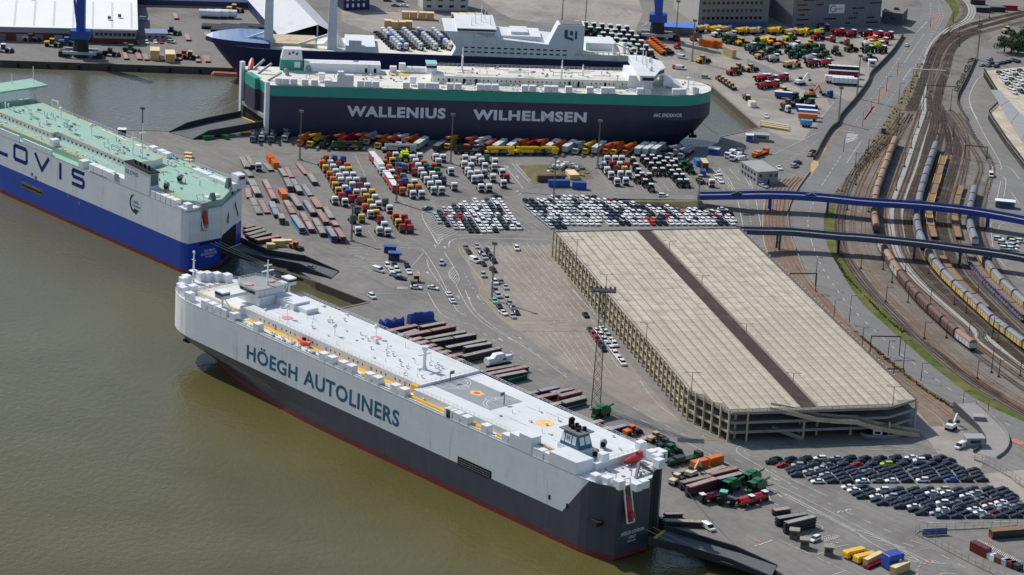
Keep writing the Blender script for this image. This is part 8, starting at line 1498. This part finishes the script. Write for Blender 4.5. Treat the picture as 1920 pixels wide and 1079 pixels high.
for i,(zn,x,y,c) in enumerate(BT):
    P,rz=aim(zn,x-42,y+66,-70,47)
    w_='%s from the left in the row before the navy ship' % ORD[i] if i < 40 else ''
    if c == 'box': box_trailer('white ribbed box trailer, '+w_,P,rz,13,'silver','white',3.6,'vehicles in the row before the navy ship',rib=True)
    elif c == 'tip': box_trailer('grey tipper trailer, '+w_,P,rz,12,'dark','grey',3.0,'vehicles in the row before the navy ship','tipper_trailer')
    else: boom_truck('%s boom truck, %s' % (c,w_),P,rz,c,'vehicles in the row before the navy ship',13.0+(i % 3),cabc='yellow' if c == 'orange' and i % 2 else None,up=0.9 if i % 2 else 0.5)
for zn,x,y,L,c,lab in (('Z6',940,205,13,'dkgreen','dark green crane parked across in front of the boom truck row, leftmost'),('Z6',1340,225,14,'silver','grey crane parked across in front of the boom truck row'),('Z6',1860,235,13,'dark','dark crane parked across in front of the boom truck row'),('Z7',235,245,12,'yellow','yellow crane parked across in front of the row, smaller one'),('Z7',560,245,19,'yellow','long yellow crane parked across in front of the row')):
    P,rz=aim(zn,x,y,100,1);boom_truck(lab,P,rz,c,None,L,name='mobile_crane',up=0.1)
for i,(x,y) in enumerate(((135,130),(200,125),(275,130),(375,125))): P,rz=aim('Z6',x,y+20,-30,60);boom_truck('grey concrete pump left of the boom truck row, %s of four' % ORD[i],P,rz,'silver' if i % 2 else 'grey','grey pumps',9,up=1.5)
for i,(x,y,c) in enumerate(((1855,270,'white'),(1890,290,'white'),(1905,265,'dark'))): P,rz=aim('Z7',x,y,-60,40);boom_truck('%s lorry by the gate road, %s of three' % (c,ORD[i]),P,rz,c,None,10,False)
P,rz=aim('Z8',200,205,80,-30);boom_truck('orange loaded lorry near the gatehouse',P,rz,'orange',None,11,False);P,rz=aim('Z7',1630,320,60,60);container('blue container by the terminal tractors',P,rz,5,'sky');P,rz=aim('Z7',1690,370,50,80);box_trailer('red and cream trailer by the terminal tractors',P,rz,8,'maroon','cream');P,rz=aim('Z7',1670,400,30,80);container('small blue cabin container by the terminal tractors',P,rz,4,'blue');P,rz=aim('Z7',1650,450,40,60);machine('brown loader by the terminal tractors',P,rz,'sand',None,'loader');P,rz=aim('Z7',1740,490,40,60);tractor_unit('white truck cab at the right end of the terminal tractors',P,rz,'white',None)
P,rz=aim('B5',0,0,1,0);P,rz=aim('Z5',1560,445,60,-8);container('green skip by the navy ship ramp, left one',P,rz,5,'green',h=1.6);P,rz=aim('Z5',1685,440,60,20);container('green skip by the navy ship ramp, right one',P,rz,4,'green',h=1.6)
for i in range(4): P,rz=aim('Z5',1410,580+i*26,60,6,GZ);crate('tan crate stacked beside the green-decked ship, %s from the back' % ORD[i],P,rz,3.2,2.2,1.8,'crates beside the green-decked ship')
# ---- fenced island with containers and scrap
patch('dirt_island',sp('Z7',(290,325),(420,315),(760,310),(860,425),(640,440),(400,465)),g_verge,GZ+0.02)
P,rz=aim('Z7',530,440,100,-2);container('long brown container on the fenced island',P,rz,12,'brown');P,rz=aim('Z7',590,480,100,0);container('blue container on the fenced island, long one',P,rz,9,'blue',h=2.8);P,rz=aim('Z7',742,498,100,4);container('blue container on the fenced island, short one',P,rz,6,'blue',h=3.0)
sc_=thing('scrap_heap','silvery scrap heap on the fenced island','scrap heap',zat('Z7',660,355))
for i in range(46): a=rng.uniform(0,6.3);d=rng.uniform(0,9);p=Vector((math.cos(a)*d,math.sin(a)*d*1.6,0));MB().box(-1.2,1.2,-0.5,0.5,0,0.3+(9-d)*0.25).build('scrap_piece',m_galv if i % 3 else w_box,sc_,loc=p,rz=rng.uniform(0,3))
P,rz=aim('Z7',690,410,60,60);crate('tan timber pile on the fenced island',P,rz,8,4,2.0)
# ---- machinery yard, top right
MY=[('Z3',1440,240,'sand','dumper'),('Z3',1540,245,'yellow','dumper'),('Z3',1620,245,'sand','dumper'),('Z3',1740,255,'yellow','dumper'),('Z3',1830,255,'sand','dumper'),('Z3',1640,285,'silver','sprayer'),('Z3',1545,275,'white','loader'),('Z3',1610,325,'green','t'),('Z3',1670,335,'dkgreen','t'),('Z3',1725,340,'yellow','loader'),('Z3',1790,375,'grey','sprayer'),('Z3',1840,345,'green','t'),('Z3',1815,410,'dkgreen','t'),('Z3',1870,440,'sand','loader'),('Z3',1900,330,'yellow','dumper'),('Z3',1880,390,'green','t'),('Z3',1430,470,'yellow','loader'),('Z3',1700,530,'sand','loader'),('Z3',1790,535,'sand','loader'),('Z3',1660,560,'red','loader'),('Z3',1870,610,'red','sprayer'),('Z3',1890,665,'red','sprayer'),('Z3',1900,610,'crimson','sprayer'),
      ('Z4',60,255,'yellow','dumper'),('Z4',190,265,'sand','dumper'),('Z4',270,265,'yellow','dumper'),('Z4',380,265,'lime','sprayer'),('Z4',160,305,'lime','loader'),('Z4',370,300,'red','loader'),('Z4',420,235,'maroon','sprayer'),('Z4',530,265,'red','sprayer'),('Z4',620,275,'crimson','sprayer'),('Z4',740,275,'maroon','sprayer'),('Z4',820,285,'red','sprayer'),('Z4',900,290,'crimson','sprayer'),('Z4',780,320,'orange','sprayer'),('Z4',860,335,'orange','sprayer'),('Z4',750,350,'white','sprayer'),('Z4',830,360,'lime','sprayer'),('Z4',750,395,'dkgreen','sprayer'),('Z4',850,395,'dark','sprayer'),('Z4',760,455,'grey','loader'),
      ('Z4',40,335,'yellow','loader'),('Z4',100,355,'orange','loader'),('Z4',225,360,'white','loader'),('Z4',320,355,'yellow','loader'),('Z4',160,410,'green','t'),('Z4',200,425,'green','t'),('Z4',250,405,'green','t'),('Z4',300,395,'dkgreen','t'),('Z4',270,440,'green','t'),('Z4',360,430,'green','t'),('Z4',410,400,'dkgreen','t'),('Z4',440,445,'green','t'),('Z4',510,412,'green','t'),('Z4',190,445,'dkgreen','t'),('Z4',335,400,'green','t'),('Z4',60,400,'green','t'),('Z4',20,420,'dkgreen','t'),('Z4',40,460,'silver','sprayer'),('Z4',320,460,'silver','sprayer'),('Z4',180,505,'sand','dumper'),('Z4',330,500,'maroon','sprayer'),('Z4',430,495,'red','sprayer'),('Z4',620,385,'brown','loader'),
      ('Z4',110,605,'red','sprayer'),('Z4',30,620,'maroon','sprayer'),('Z4',40,655,'red','sprayer'),('Z4',240,635,'white','excavator'),('Z4',120,710,'yellow','loader'),('Z4',320,725,'orange','excavator'),('Z4',210,765,'dkgreen','t'),('Z4',290,775,'green','t'),('Z4',330,810,'green','t'),('Z4',150,805,'brown','loader'),('A1',1770,300,'sand','loader')]
for i in range(6): MY.append(('Z3',1060+i*19,335+i*15,'orange','loader'))
cnt={}
for zn,x,y,c,k in sorted(MY,key=lambda t:-px(t[0],t[1],t[2])[1]):
    P,rz=aim(zn,x,y,60 if k != 't' else 50,-8 if k != 't' else 30);nm={'t': 'tractor','sprayer': 'field machine','dumper': 'dump truck','loader': 'loader','excavator': 'excavator'}[k];cnt[c,k]=cnt.get((c,k),-1)+1;lab='%s %s in the machinery yard, %s nearest of its colour' % (c,nm,ORD[cnt[c,k]])
    if k == 't': farm_tractor(lab,P,rz,c,'machinery yard',1.5,roof=c)
    else: machine(lab,P,rz,c,'machinery yard',k,1.15)
for i,(x,y,c,t,L) in enumerate(((680,555,'dark','white',15),(680,592,'maroon','silver',15),(680,645,'white','white',13),(640,632,'white','white',14))): P,rz=aim('Z4',x,y,100,6);box_trailer('long white-topped car transporter by the boundary wall, %s from the back' % ORD[i],P,rz,L,c,t,3.6,'transporters by the boundary wall',rib=True)
for x,y,c,lab in ((475,735,'blue','blue truck cab alone in the machinery yard'),(495,320,'red','red truck cab in the machinery yard, left one'),(600,345,'red','red truck cab in the machinery yard, right one'),(160,850,'white','white truck cab near the access road')): P,rz=aim('Z4',x,y,60,20);tractor_unit(lab,P,rz,c,None)
for i,(x,y,c,t) in enumerate(((350,845,'blue','white'),(370,880,'sky','white'),(370,910,'orange','orange'),(330,955,'sky','sky'),(190,745,'blue','white'))): P,rz=aim('Z4',x,y,100,8);box_trailer('%s trailer beside the access road, %s from the back' % (c if i != 3 else 'light blue bus-like',ORD[i]),P,rz,9 if i != 3 else 5.5,c,t,3.2,'trailers beside the access road')
for i in range(3): P,rz=aim('Z4',50,940+i*14,100,16);e=thing('yellow_beam','yellow steel beam by the jetty, %s from the back' % ORD[i],'beam',P,rz);MB().box(-7,7,-0.4,0.4,0.1,0.9).build('web',C('yellow'),e);MB().box(-7,7,-0.7,0.7,0.9,1.05).build('flange',C('cream'),e)
P,rz=aim('Z3',1460,350,100,20);container('orange container with blue top in the machinery yard, left one',P,rz,8,'orange',h=3.4);P,rz=aim('Z3',1530,355,100,20);container('orange container with blue top in the machinery yard, right one',P,rz,6,'orange',h=3.4);P,rz=aim('Z3',1630,425,100,45);container('large beige box with blue top in the machinery yard',P,rz,9,'sand',h=4.2)
for i in range(7):
    for j in range(6):
        x,y=490+i*62+j*36,222+j*36+i*6
        if y < 440 and x < 1100 and not (x < 640 and y > 290): P,rz=aim('Z3',x,y,40,40);farm_tractor('%s tractor in the ranks behind the far ship, rank %s, %s back' % (('orange','dark','green','black','white','dkgreen','dark')[i],('one','two','three','four','five','six','seven')[i],ORD[j]),P,rz,('orange','dark','green','black','white','dkgreen','dark')[i],'tractor ranks behind the far ship',1.45)
for i in range(5): P,rz=aim('Z3',1555+i*24,605+i*16,40,30);machine('tan machine on the quay by the basin, %s from the back' % ORD[i],P,rz,'sand','machines by the basin','loader',0.9)
P,rz=aim('Z3',1760,750,40,30);machine('dark red machine on the quay by the basin',P,rz,'maroon',None,'sprayer',0.9);P,rz=aim('Z3',1800,800,40,30);crate('white wrapped load on the quay by the basin',P,rz,4,3,2.4,m=w_box)
for i,(x,y) in enumerate(((1235,310),(1240,365),(1360,305))): P,rz=aim('Z3',x,y,30,30);machine('red machine by the blue canopy, %s from left' % ORD[i],P,rz,'red',None,'excavator',1.0)
# ---- trucks carried on the far blue ship
for i,x0 in enumerate((965,1015,1125,1235,1345,1450)):
    for j in range(8):
        x,y=x0+18*j,262+17*j
        c=('blue' if (i*8+j) % 11 == 3 else 'white');P=zat('Z2',x,y,17.0);P.z=17.0;tractor_unit('%s truck cab on the far ship, file %s, %s from the back' % (c,('one','two','three','four','five','six')[i],ORD[j]),P,FB.rz+R(150),c,'trucks on the far ship')
# ---- far quay clutter
for i,(x,y) in enumerate(((1120,140),(1180,142),(1245,145),(1305,148),(990,205),(1042,215),(1092,215),(1142,212),(1490,155),(1550,155),(1610,155),(1670,157))): crate('tall tan crate with white lid on the far quay, %s' % (ORD[i]+' in order'),zat('Z2',x,y),R(3),3.8,3.6,3.6,'tall crates on the far quay')
for i,(x,y,a,b,c) in enumerate(((1160,440,4.4,8,4.6),(1275,455,4.4,9,4.0))): crate('large pale crate on the quay by the blue bow, %s' % ('left' if i == 0 else 'right'),zat('Z1',x,y),R(8),a,b,c,'crates by the blue bow')
for i,(x,y,c) in enumerate(((940,430,'red'),(1038,432,'red'),(1092,436,'red'),(1220,440,'maroon'),(1335,435,'grey'),(1480,450,'red'),(1550,450,'pink'),(1405,290,'red'),(1315,130,'red'),(1550,275,'red'))): P,rz=aim('Z1',x,y,20,50);roll_trailer('%s flat trailer on the far quay, %s of ten' % (c,ORD[i]),P,rz,12,c,'flat trailers on the far quay')
for x,y,c,lab in ((395,350,'yellow','yellow lorry by the tall blue crane'),(505,340,'sky','light blue machine by the tall blue crane'),(235,310,'cream','cream reach stacker before the warehouse'),(830,420,'dark','dark machine on the quay edge'),(985,395,'green','green skip-like machine on the far quay'),(1385,440,'red','red machine by the blue bow'),(1430,445,'yellow','yellow machine by the blue bow'),(1290,260,'dark','dark machine behind the site office'),(1760,90,'yellow','yellow machine behind the blue bow'),(30,390,'white','white machine at the left quay edge')): P,rz=aim('Z1',x,y,60,4);machine(lab,P,rz,c,None,'loader',1.2)
for i in range(3): e=thing('white_tank','white storage tank behind the blue bow, %s of three' % ORD[i],'tank',zat('Z1',1575+i*60,135));MB().cyl((-5.5,0,2.4),(5.5,0,2.4),1.9,12).build('tank_shell',w_box,e);MB().box(-4,4,-1.5,1.5,0,0.8).build('cradle',m_chas,e)
for i in range(5): e=thing('pipe_stack','dark stack of pipes behind the blue bow, %s' % (ORD[i]+' from left'),'pipes',zat('Z1',1620+i*70,215+(i % 2)*25));[MB().cyl((-7,(j-2)*1.1,0.5+k),(7,(j-2)*1.1,0.5+k),0.5,6).build('pipe',c_dkgr if k else m_chas,e) for j in range(5) for k in range(2)]
# ---- cranes and towers
def harbour_crane(label,b,w_,h,jib):
    e=thing('harbour_crane',label,'crane',at(*b));m=pt('crane_blue',(36,84,168),0.45)
    for x in (-8,8): MB().box(x-2.2,x+2.2,-3,3,0,2.6).build('bogie_frame',m_chas,e)
    for y in (-4,4): q=MB();q.bar((-8,y,2.5),(8,y,2.5),1.2);q.build('outrigger',C('silver'),e)
    MB().cyl((0,0,0.8),(0,0,9),4.0,12,r2=3.4).build('pedestal',m_chas,e);MB().box(-4.5,4.5,-3.4,3.4,9,13).build('machine_house',m,e);MB().box(-w_/2,w_/2,-w_/2,w_/2,13,h).build('tower',m,e);MB().box(w_/2,w_/2+2.6,-1.3,1.3,h*0.62,h*0.62+3.4).build('operator_cab',glassm,e)
    for y in (-1.4,1.4): MB().bar((-1.5,y,14),(-jib,y+6,h+12),0.6).build('jib_chord',m,e)
    for t in range(8): k=t/8;MB().bar((-1.5-(jib-1.5)*k,-1.4+6*k,14+(h-2)*k),(-1.5-(jib-1.5)*(k+0.12),1.4+6*(k+0.12),14+(h-2)*(k+0.12)),0.3).build('jib_brace',m,e)
harbour_crane('tall blue harbour crane on the left far quay',px('Z1',605,425),4.0,46,8);harbour_crane('blue harbour crane beside the blue canopy',px('Z3',1085,290),4.0,40,7)
def lattice(label,b,t,w0,w1,head_w,name='lattice_tower'):
    h=hgt(b,t);e=thing(name,label,'tower',at(*b));m=m_galv if w0 < 2 else m_steel;n=int(h/(w0*1.1));C4=[(-1,-1),(1,-1),(1,1),(-1,1)]
    for sx,sy in C4: MB().bar((sx*w0/2,sy*w0/2,0),(sx*w1/2,sy*w1/2,h),0.2 if w0 > 2 else 0.1).build('leg',m,e)
    br=MB()
    for i in range(n):
        a,c=w0+(w1-w0)*i/n,w0+(w1-w0)*(i+1)/n;z0,z1=h*i/n,h*(i+1)/n
        for k in range(4): p,q=C4[k],C4[(k+1) % 4];br.bar((p[0]*a/2,p[1]*a/2,z0),(q[0]*c/2,q[1]*c/2,z1),0.1);br.bar((q[0]*a/2,q[1]*a/2,z0),(p[0]*c/2,p[1]*c/2,z1),0.1)
    br.build('bracing',m,e,kind='stuff');MB().cbox(0,0,-0.05,w0+1.2,w0+1.2,0.5).build('footing',m_cong,e);MB().cbox(0,0,h,head_w,head_w*0.45,0.35).build('platform',m,e);lm=MB().box(-0.35,0.35,-0.2,0.2,0,0.8).mesh('floodlight',m_galv)
    for i in range(max(4,int(head_w*1.4))): link('floodlight',lm,e,(-head_w/2+head_w*(i+0.5)/max(4,int(head_w*1.4)),(-1) ** i*head_w*0.2,h+0.3))
lattice('tall steel lattice tower with floodlight platform left of the parking deck',(1117,766),(1137,548),3.0,1.6,8.5)
LM=[((562,300),(566,212)),((845,307),(850,218)),((1120,316),(1126,230)),((266,297),(267,206)),((922,562),(929,460)),((659,452),(664,388)),((743,380),(748,300)),((1037,390),(1046,298)),((1308,397),(1313,338)),(px('Z3',1350,460),px('Z3',1378,165)),(px('Z3',545,260),px('Z3',565,0)),(px('Z3',1228,300),px('Z3',1255,20)),(px('Z4',528,920),px('Z4',558,670)),(px('Z4',665,740),px('Z4',705,430)),(px('Z4',1568,450),px('Z4',1605,190)),(px('Z3',375,160),px('Z3',395,0))]
LMT=['by the navy ship, left of three','by the navy ship, middle of three','by the navy ship, right of three','beside the green-decked ship','in the emptied car lot','by the left truck block','in the middle truck block','on the fenced island','by the blue bridge end','on the far quay beside the canopy','behind the funnel of the far ship','before the office block','at the access road bend','by the boundary wall','beside the small right car park','in the top car park']
for (b,t),w_ in zip(LM,LMT): lattice('slim lattice light mast '+w_,b,t,0.7,0.4,1.8,'light_mast')
CAT={'A3': ((450,500,362),(650,510,375),(675,800,655),(873,805,655),(1075,815,695),(850,525,440),(1060,545,400),(1290,825,665),(1395,900,750),(1500,760,660),(730,625,470),(1640,1070,960)),'A4': ((1020,170,10),(1220,165,10),(1420,165,0),(1630,170,10),(1680,205,40),(1495,530,355),(1625,475,255),(1690,515,350),(1882,505,360)),'A2': ((400,545,410),(515,425,290),(790,165,45),(770,755,620),(842,545,410),(903,375,240),(967,190,60),(405,705,570),(585,730,590),(1265,430,300),(1280,270,140),(1140,250,120),(330,930,830),(520,950,840),(665,520,400),(1030,580,450)),'A1': ((895,830,740),(950,690,570),(1185,845,690),(1255,995,800),(1040,880,790),(1245,320,220),(1330,335,240),(1335,420,330),(1605,160,60),(1510,240,160),(1080,830,740),(1150,640,560),(1280,200,110))}
AREA={'A3': 'below the bridges','A4': 'in the lower rail yard','A2': 'above the blue bridge','A1': 'at the rail throat'}
for zn,l_ in CAT.items():
    for i,(x,y,t) in enumerate(sorted(l_)):
        b=px(zn,x,y);h=max(6,hgt(b,px(zn,x,t)));e=thing('catenary_mast','dark railway mast %s, %s from the left' % (AREA[zn],ORD[i]),'mast',at(*b),0,'railway masts');MB().cyl((0,0,0),(0,0,h),0.17,6,r2=0.11).build('post',m_steel,e);MB().bar((0,0,h-0.8),(2.6,0.4,h-0.5),0.12).build('cantilever',m_steel,e);MB().cbox(0,0,-0.05,0.9,0.9,0.55).build('footing',m_steel,e)
RL=[('A4',830,455,860,185),('A4',990,550,1012,390),('A4',1365,790,1380,640),('A4',1590,870,1605,720),('A4',695,330,705,190),('A4',460,265,490,65),('A4',740,545,770,370),('A3',40,650,60,400),('A3',345,990,368,740),('A3',205,970,228,780),('A1',680,820,692,690),('A1',610,930,618,790),('A1',540,1020,550,900),('A1',780,680,790,570),('A2',465,180,475,40),('A2',295,410,305,280),('A1',790,920,810,750),('A1',1075,250,1085,170)]
for i,(zn,bx_,by_,tx_,ty_) in enumerate(sorted(RL,key=lambda q:-px(q[0],q[1],q[2])[1])): lamp('street_lamp','slim street lamp along the public road, %s from the near end' % ORD[i],px(zn,bx_,by_),px(zn,tx_,ty_),arms=1,group='street lamps along the public road',arm=1.2,r=0.12,m=m_steel)
for zn,a,b,h,lab in (('A1',(915,745),(1205,760),7,'signal gantry across the rail throat'),('A4',(530,320),(795,325),7.5,'pipe-topped gantry over the rusty tracks, far one'),('A4',(670,465),(835,465),1.2,'low dark barrier across the rusty tracks'),('Y4',(155,270),(355,270),7.5,'dark gantry over the rusty tracks near the bridge'),('A2',(1380,470),(1580,490),6.5,'dark gantry at the right of the rail yard')):
    A_,B_=zat(zn,*a),zat(zn,*b);e=thing('track_gantry',lab,'gantry',A_);d=B_-A_;g=m_cong if 'signal' in lab else m_steel;MB().wall([Vector((0,0,0)),d],1.6 if 'signal' in lab else 0.3,h-0.4,h).build('beam',g,e);[MB().bar(d*k,d*k+Vector((0,0,h)),0.3).build('post',g,e) for k in (0,1)]
# ---- rooftop lot with slatted front and long grey roof, right edge
rt=thing('rooftop_lot','raised car deck with dark posts and a long grey roof, right edge','car deck',zat('A1',1555,650));O=zat('A1',1555,650);ed=[zat('A1',1560,640,6.0),zat('A1',1720,900,6.0),zat('A2',1600,60,6.0),zat('A2',1760,300,6.0),zat('A2',1930,520,6.0),zat('A2',2400,900,6.0)];far_=[zat('A2',2800,300,6.0),zat('A1',2300,560,6.0)]
MB().prism([(p.x-O.x,p.y-O.y) for p in ed+far_],2.6,3.0).build('deck_slab',m_conc,rt);P=resample(ed,2.2);pm3=MB().bar((0,0,0),(0,0,4.6),0.28).mesh('front_post',m_steel)
for p in P: link('front_post',pm3,rt,(p.x-O.x,p.y-O.y,0))
MB().wall([Vector((p.x-O.x,p.y-O.y,0)) for p in resample(ed,6)],0.2,3.6,4.0).build('front_rail',m_steel,rt);MB().wall([Vector((p.x-O.x+2.5,p.y-O.y,0)) for p in resample(ed,6)],0.2,0.2,2.4).build('dark_front',c_dkgr,rt)
rfp=[zat('A1',1620,810,9.0),zat('A1',1700,815,9.0),zat('A2',1850,60,9.0),zat('A2',2060,260,9.0),zat('A2',2000,480,9.0),zat('A2',1800,180,9.0)]
for k in range(4):
    f=lambda a,b,t: a+(b-a)*t;L0,L1,R0,R1=rfp[0],rfp[4],rfp[1],rfp[3];a,b=k/4,(k+1)/4-0.006;MB().prism([((q-O).x,(q-O).y) for q in (f(L0,L1,a),f(R0,R1,a),f(R0,R1,b),f(L0,L1,b))],5.8,6.1).build('roof_panel',m_grwall,rt)
# ---- trees
def tree(label,b,r,h,seed):
    e=thing('leafy_tree',label,'tree',at(*b),0,'trees at the right edge');rr=random.Random(seed);t=MB();t.cyl((0,0,0),(0,0,h*0.6),0.4,7,r2=0.2)
    for k in range(5): a=k*1.3;t.cyl((0,0,h*0.35),(math.cos(a)*r*0.6,math.sin(a)*r*0.6,h*0.7),0.15,5,r2=0.05)
    t.build('trunk',mat('bark',(70,58,48),0.9,0.2,1),e);c=MB();cl=[(rr.gauss(0,r*0.45),rr.gauss(0,r*0.45),h*0.62+rr.gauss(0,h*0.13),rr.uniform(0.28,0.5)*r) for _ in range(16)]
    for k in range(1700):
        q=rr.choice(cl);d=Vector((rr.gauss(0,1),rr.gauss(0,1),rr.gauss(0,1))).normalized();p=Vector(q[:3])+d*q[3]*rr.uniform(0.7,1.05);u=d.orthogonal().normalized();v=d.cross(u);s=rr.uniform(0.18,0.42);tw=Vector((rr.gauss(0,0.4),rr.gauss(0,0.4),rr.gauss(0,0.4)));c.add([p+u*s,p+v*s+tw*s,p-u*s,p-v*s],[(0,1,2,3)])
    c.build('crown',mat('foliage',(62,84,46),0.8,0.35,0.5),e)
for i,(x,y) in enumerate(((1740,470),(1800,480),(1860,485),(1920,490),(1830,430),(1900,425))): tree('dense dark green tree behind the right car park, %s from the left' % ORD[[0,1,3,5,2,4][i]],px('A1',x,y),4.6,9,i)
for i,(x,y) in enumerate(((1500,40),(1550,110),(1680,105),(1790,90))): container('%s container beyond the rail curve, %s from left' % (('dark','navy','dark','red')[i],ORD[i]),zat('A1',x,y),R(4),8,('dark','navy','dark','red')[i])
# ---- scrub on the dry verge and beside the tracks: uncountable tufts
def scrub(name,label,zn,poly_,n,seed,s0=0.3):
    rr=random.Random(seed);W2=[zat(zn,*q) for q in poly_];x0,x1,y0,y1=min(q.x for q in W2),max(q.x for q in W2),min(q.y for q in W2),max(q.y for q in W2);mb=MB();k=0;tries=0
    while k < n and tries < n*30:
        tries += 1;x,y=rr.uniform(x0,x1),rr.uniform(y0,y1);c=False;j=len(W2)-1
        for i in range(len(W2)):
            a,b=W2[i],W2[j]
            if (a.y > y) != (b.y > y) and x < (b.x-a.x)*(y-a.y)/(b.y-a.y)+a.x: c=not c
            j=i
        if not c: continue
        k += 1;s=s0*rr.uniform(0.5,1.8)
        for q in range(7):
            a=rr.uniform(0,6.3);d=Vector((math.cos(a),math.sin(a),0));p=Vector((x,y,GZ+0.02))+d*s*rr.uniform(0,0.6);u=Vector((-d.y,d.x,0))*s*0.45;t=p+d*s*0.5+Vector((0,0,s*rr.uniform(0.6,1.3)));mb.add([p-u,p+u,t+u*0.6,t-u*0.6],[(0,1,2,3)],rr.randrange(2))
    mb.build(name,[mat('scrub_green',(112,116,74),0.9,0.3,0.6),mat('scrub_dry',(146,134,100),0.9,0.3,0.6)],label=label,cat='scrub',kind='stuff')
scrub('verge_scrub','low green and dry scrub on the verge beside the rail throat','P',[(1566,362),(1603,312),(1633,270),(1668,215),(1708,152),(1741,94),(1742,120),(1705,195),(1688,232),(1682,255),(1650,292),(1612,330),(1590,362)],420,5)
scrub('embankment_scrub','dry tufts along the inner edge of the curved grass verge','A3',[(190,380),(230,400),(320,560),(480,740),(700,960),(860,1075),(820,1075),(640,920),(460,720),(300,560)],260,8,0.35)
scrub('right_scrub','dry scrub along the dark wall on the far right','A1',[(1420,540),(1475,520),(1400,720),(1320,860),(1290,800),(1360,660)],260,9)
scrub('wall_scrub','weeds along the kerb wall beside the rusty tracks','A4',[(300,20),(640,310),(830,470),(1080,665),(1300,800),(1280,800),(1060,670),(810,475),(620,320)],220,10,0.35)
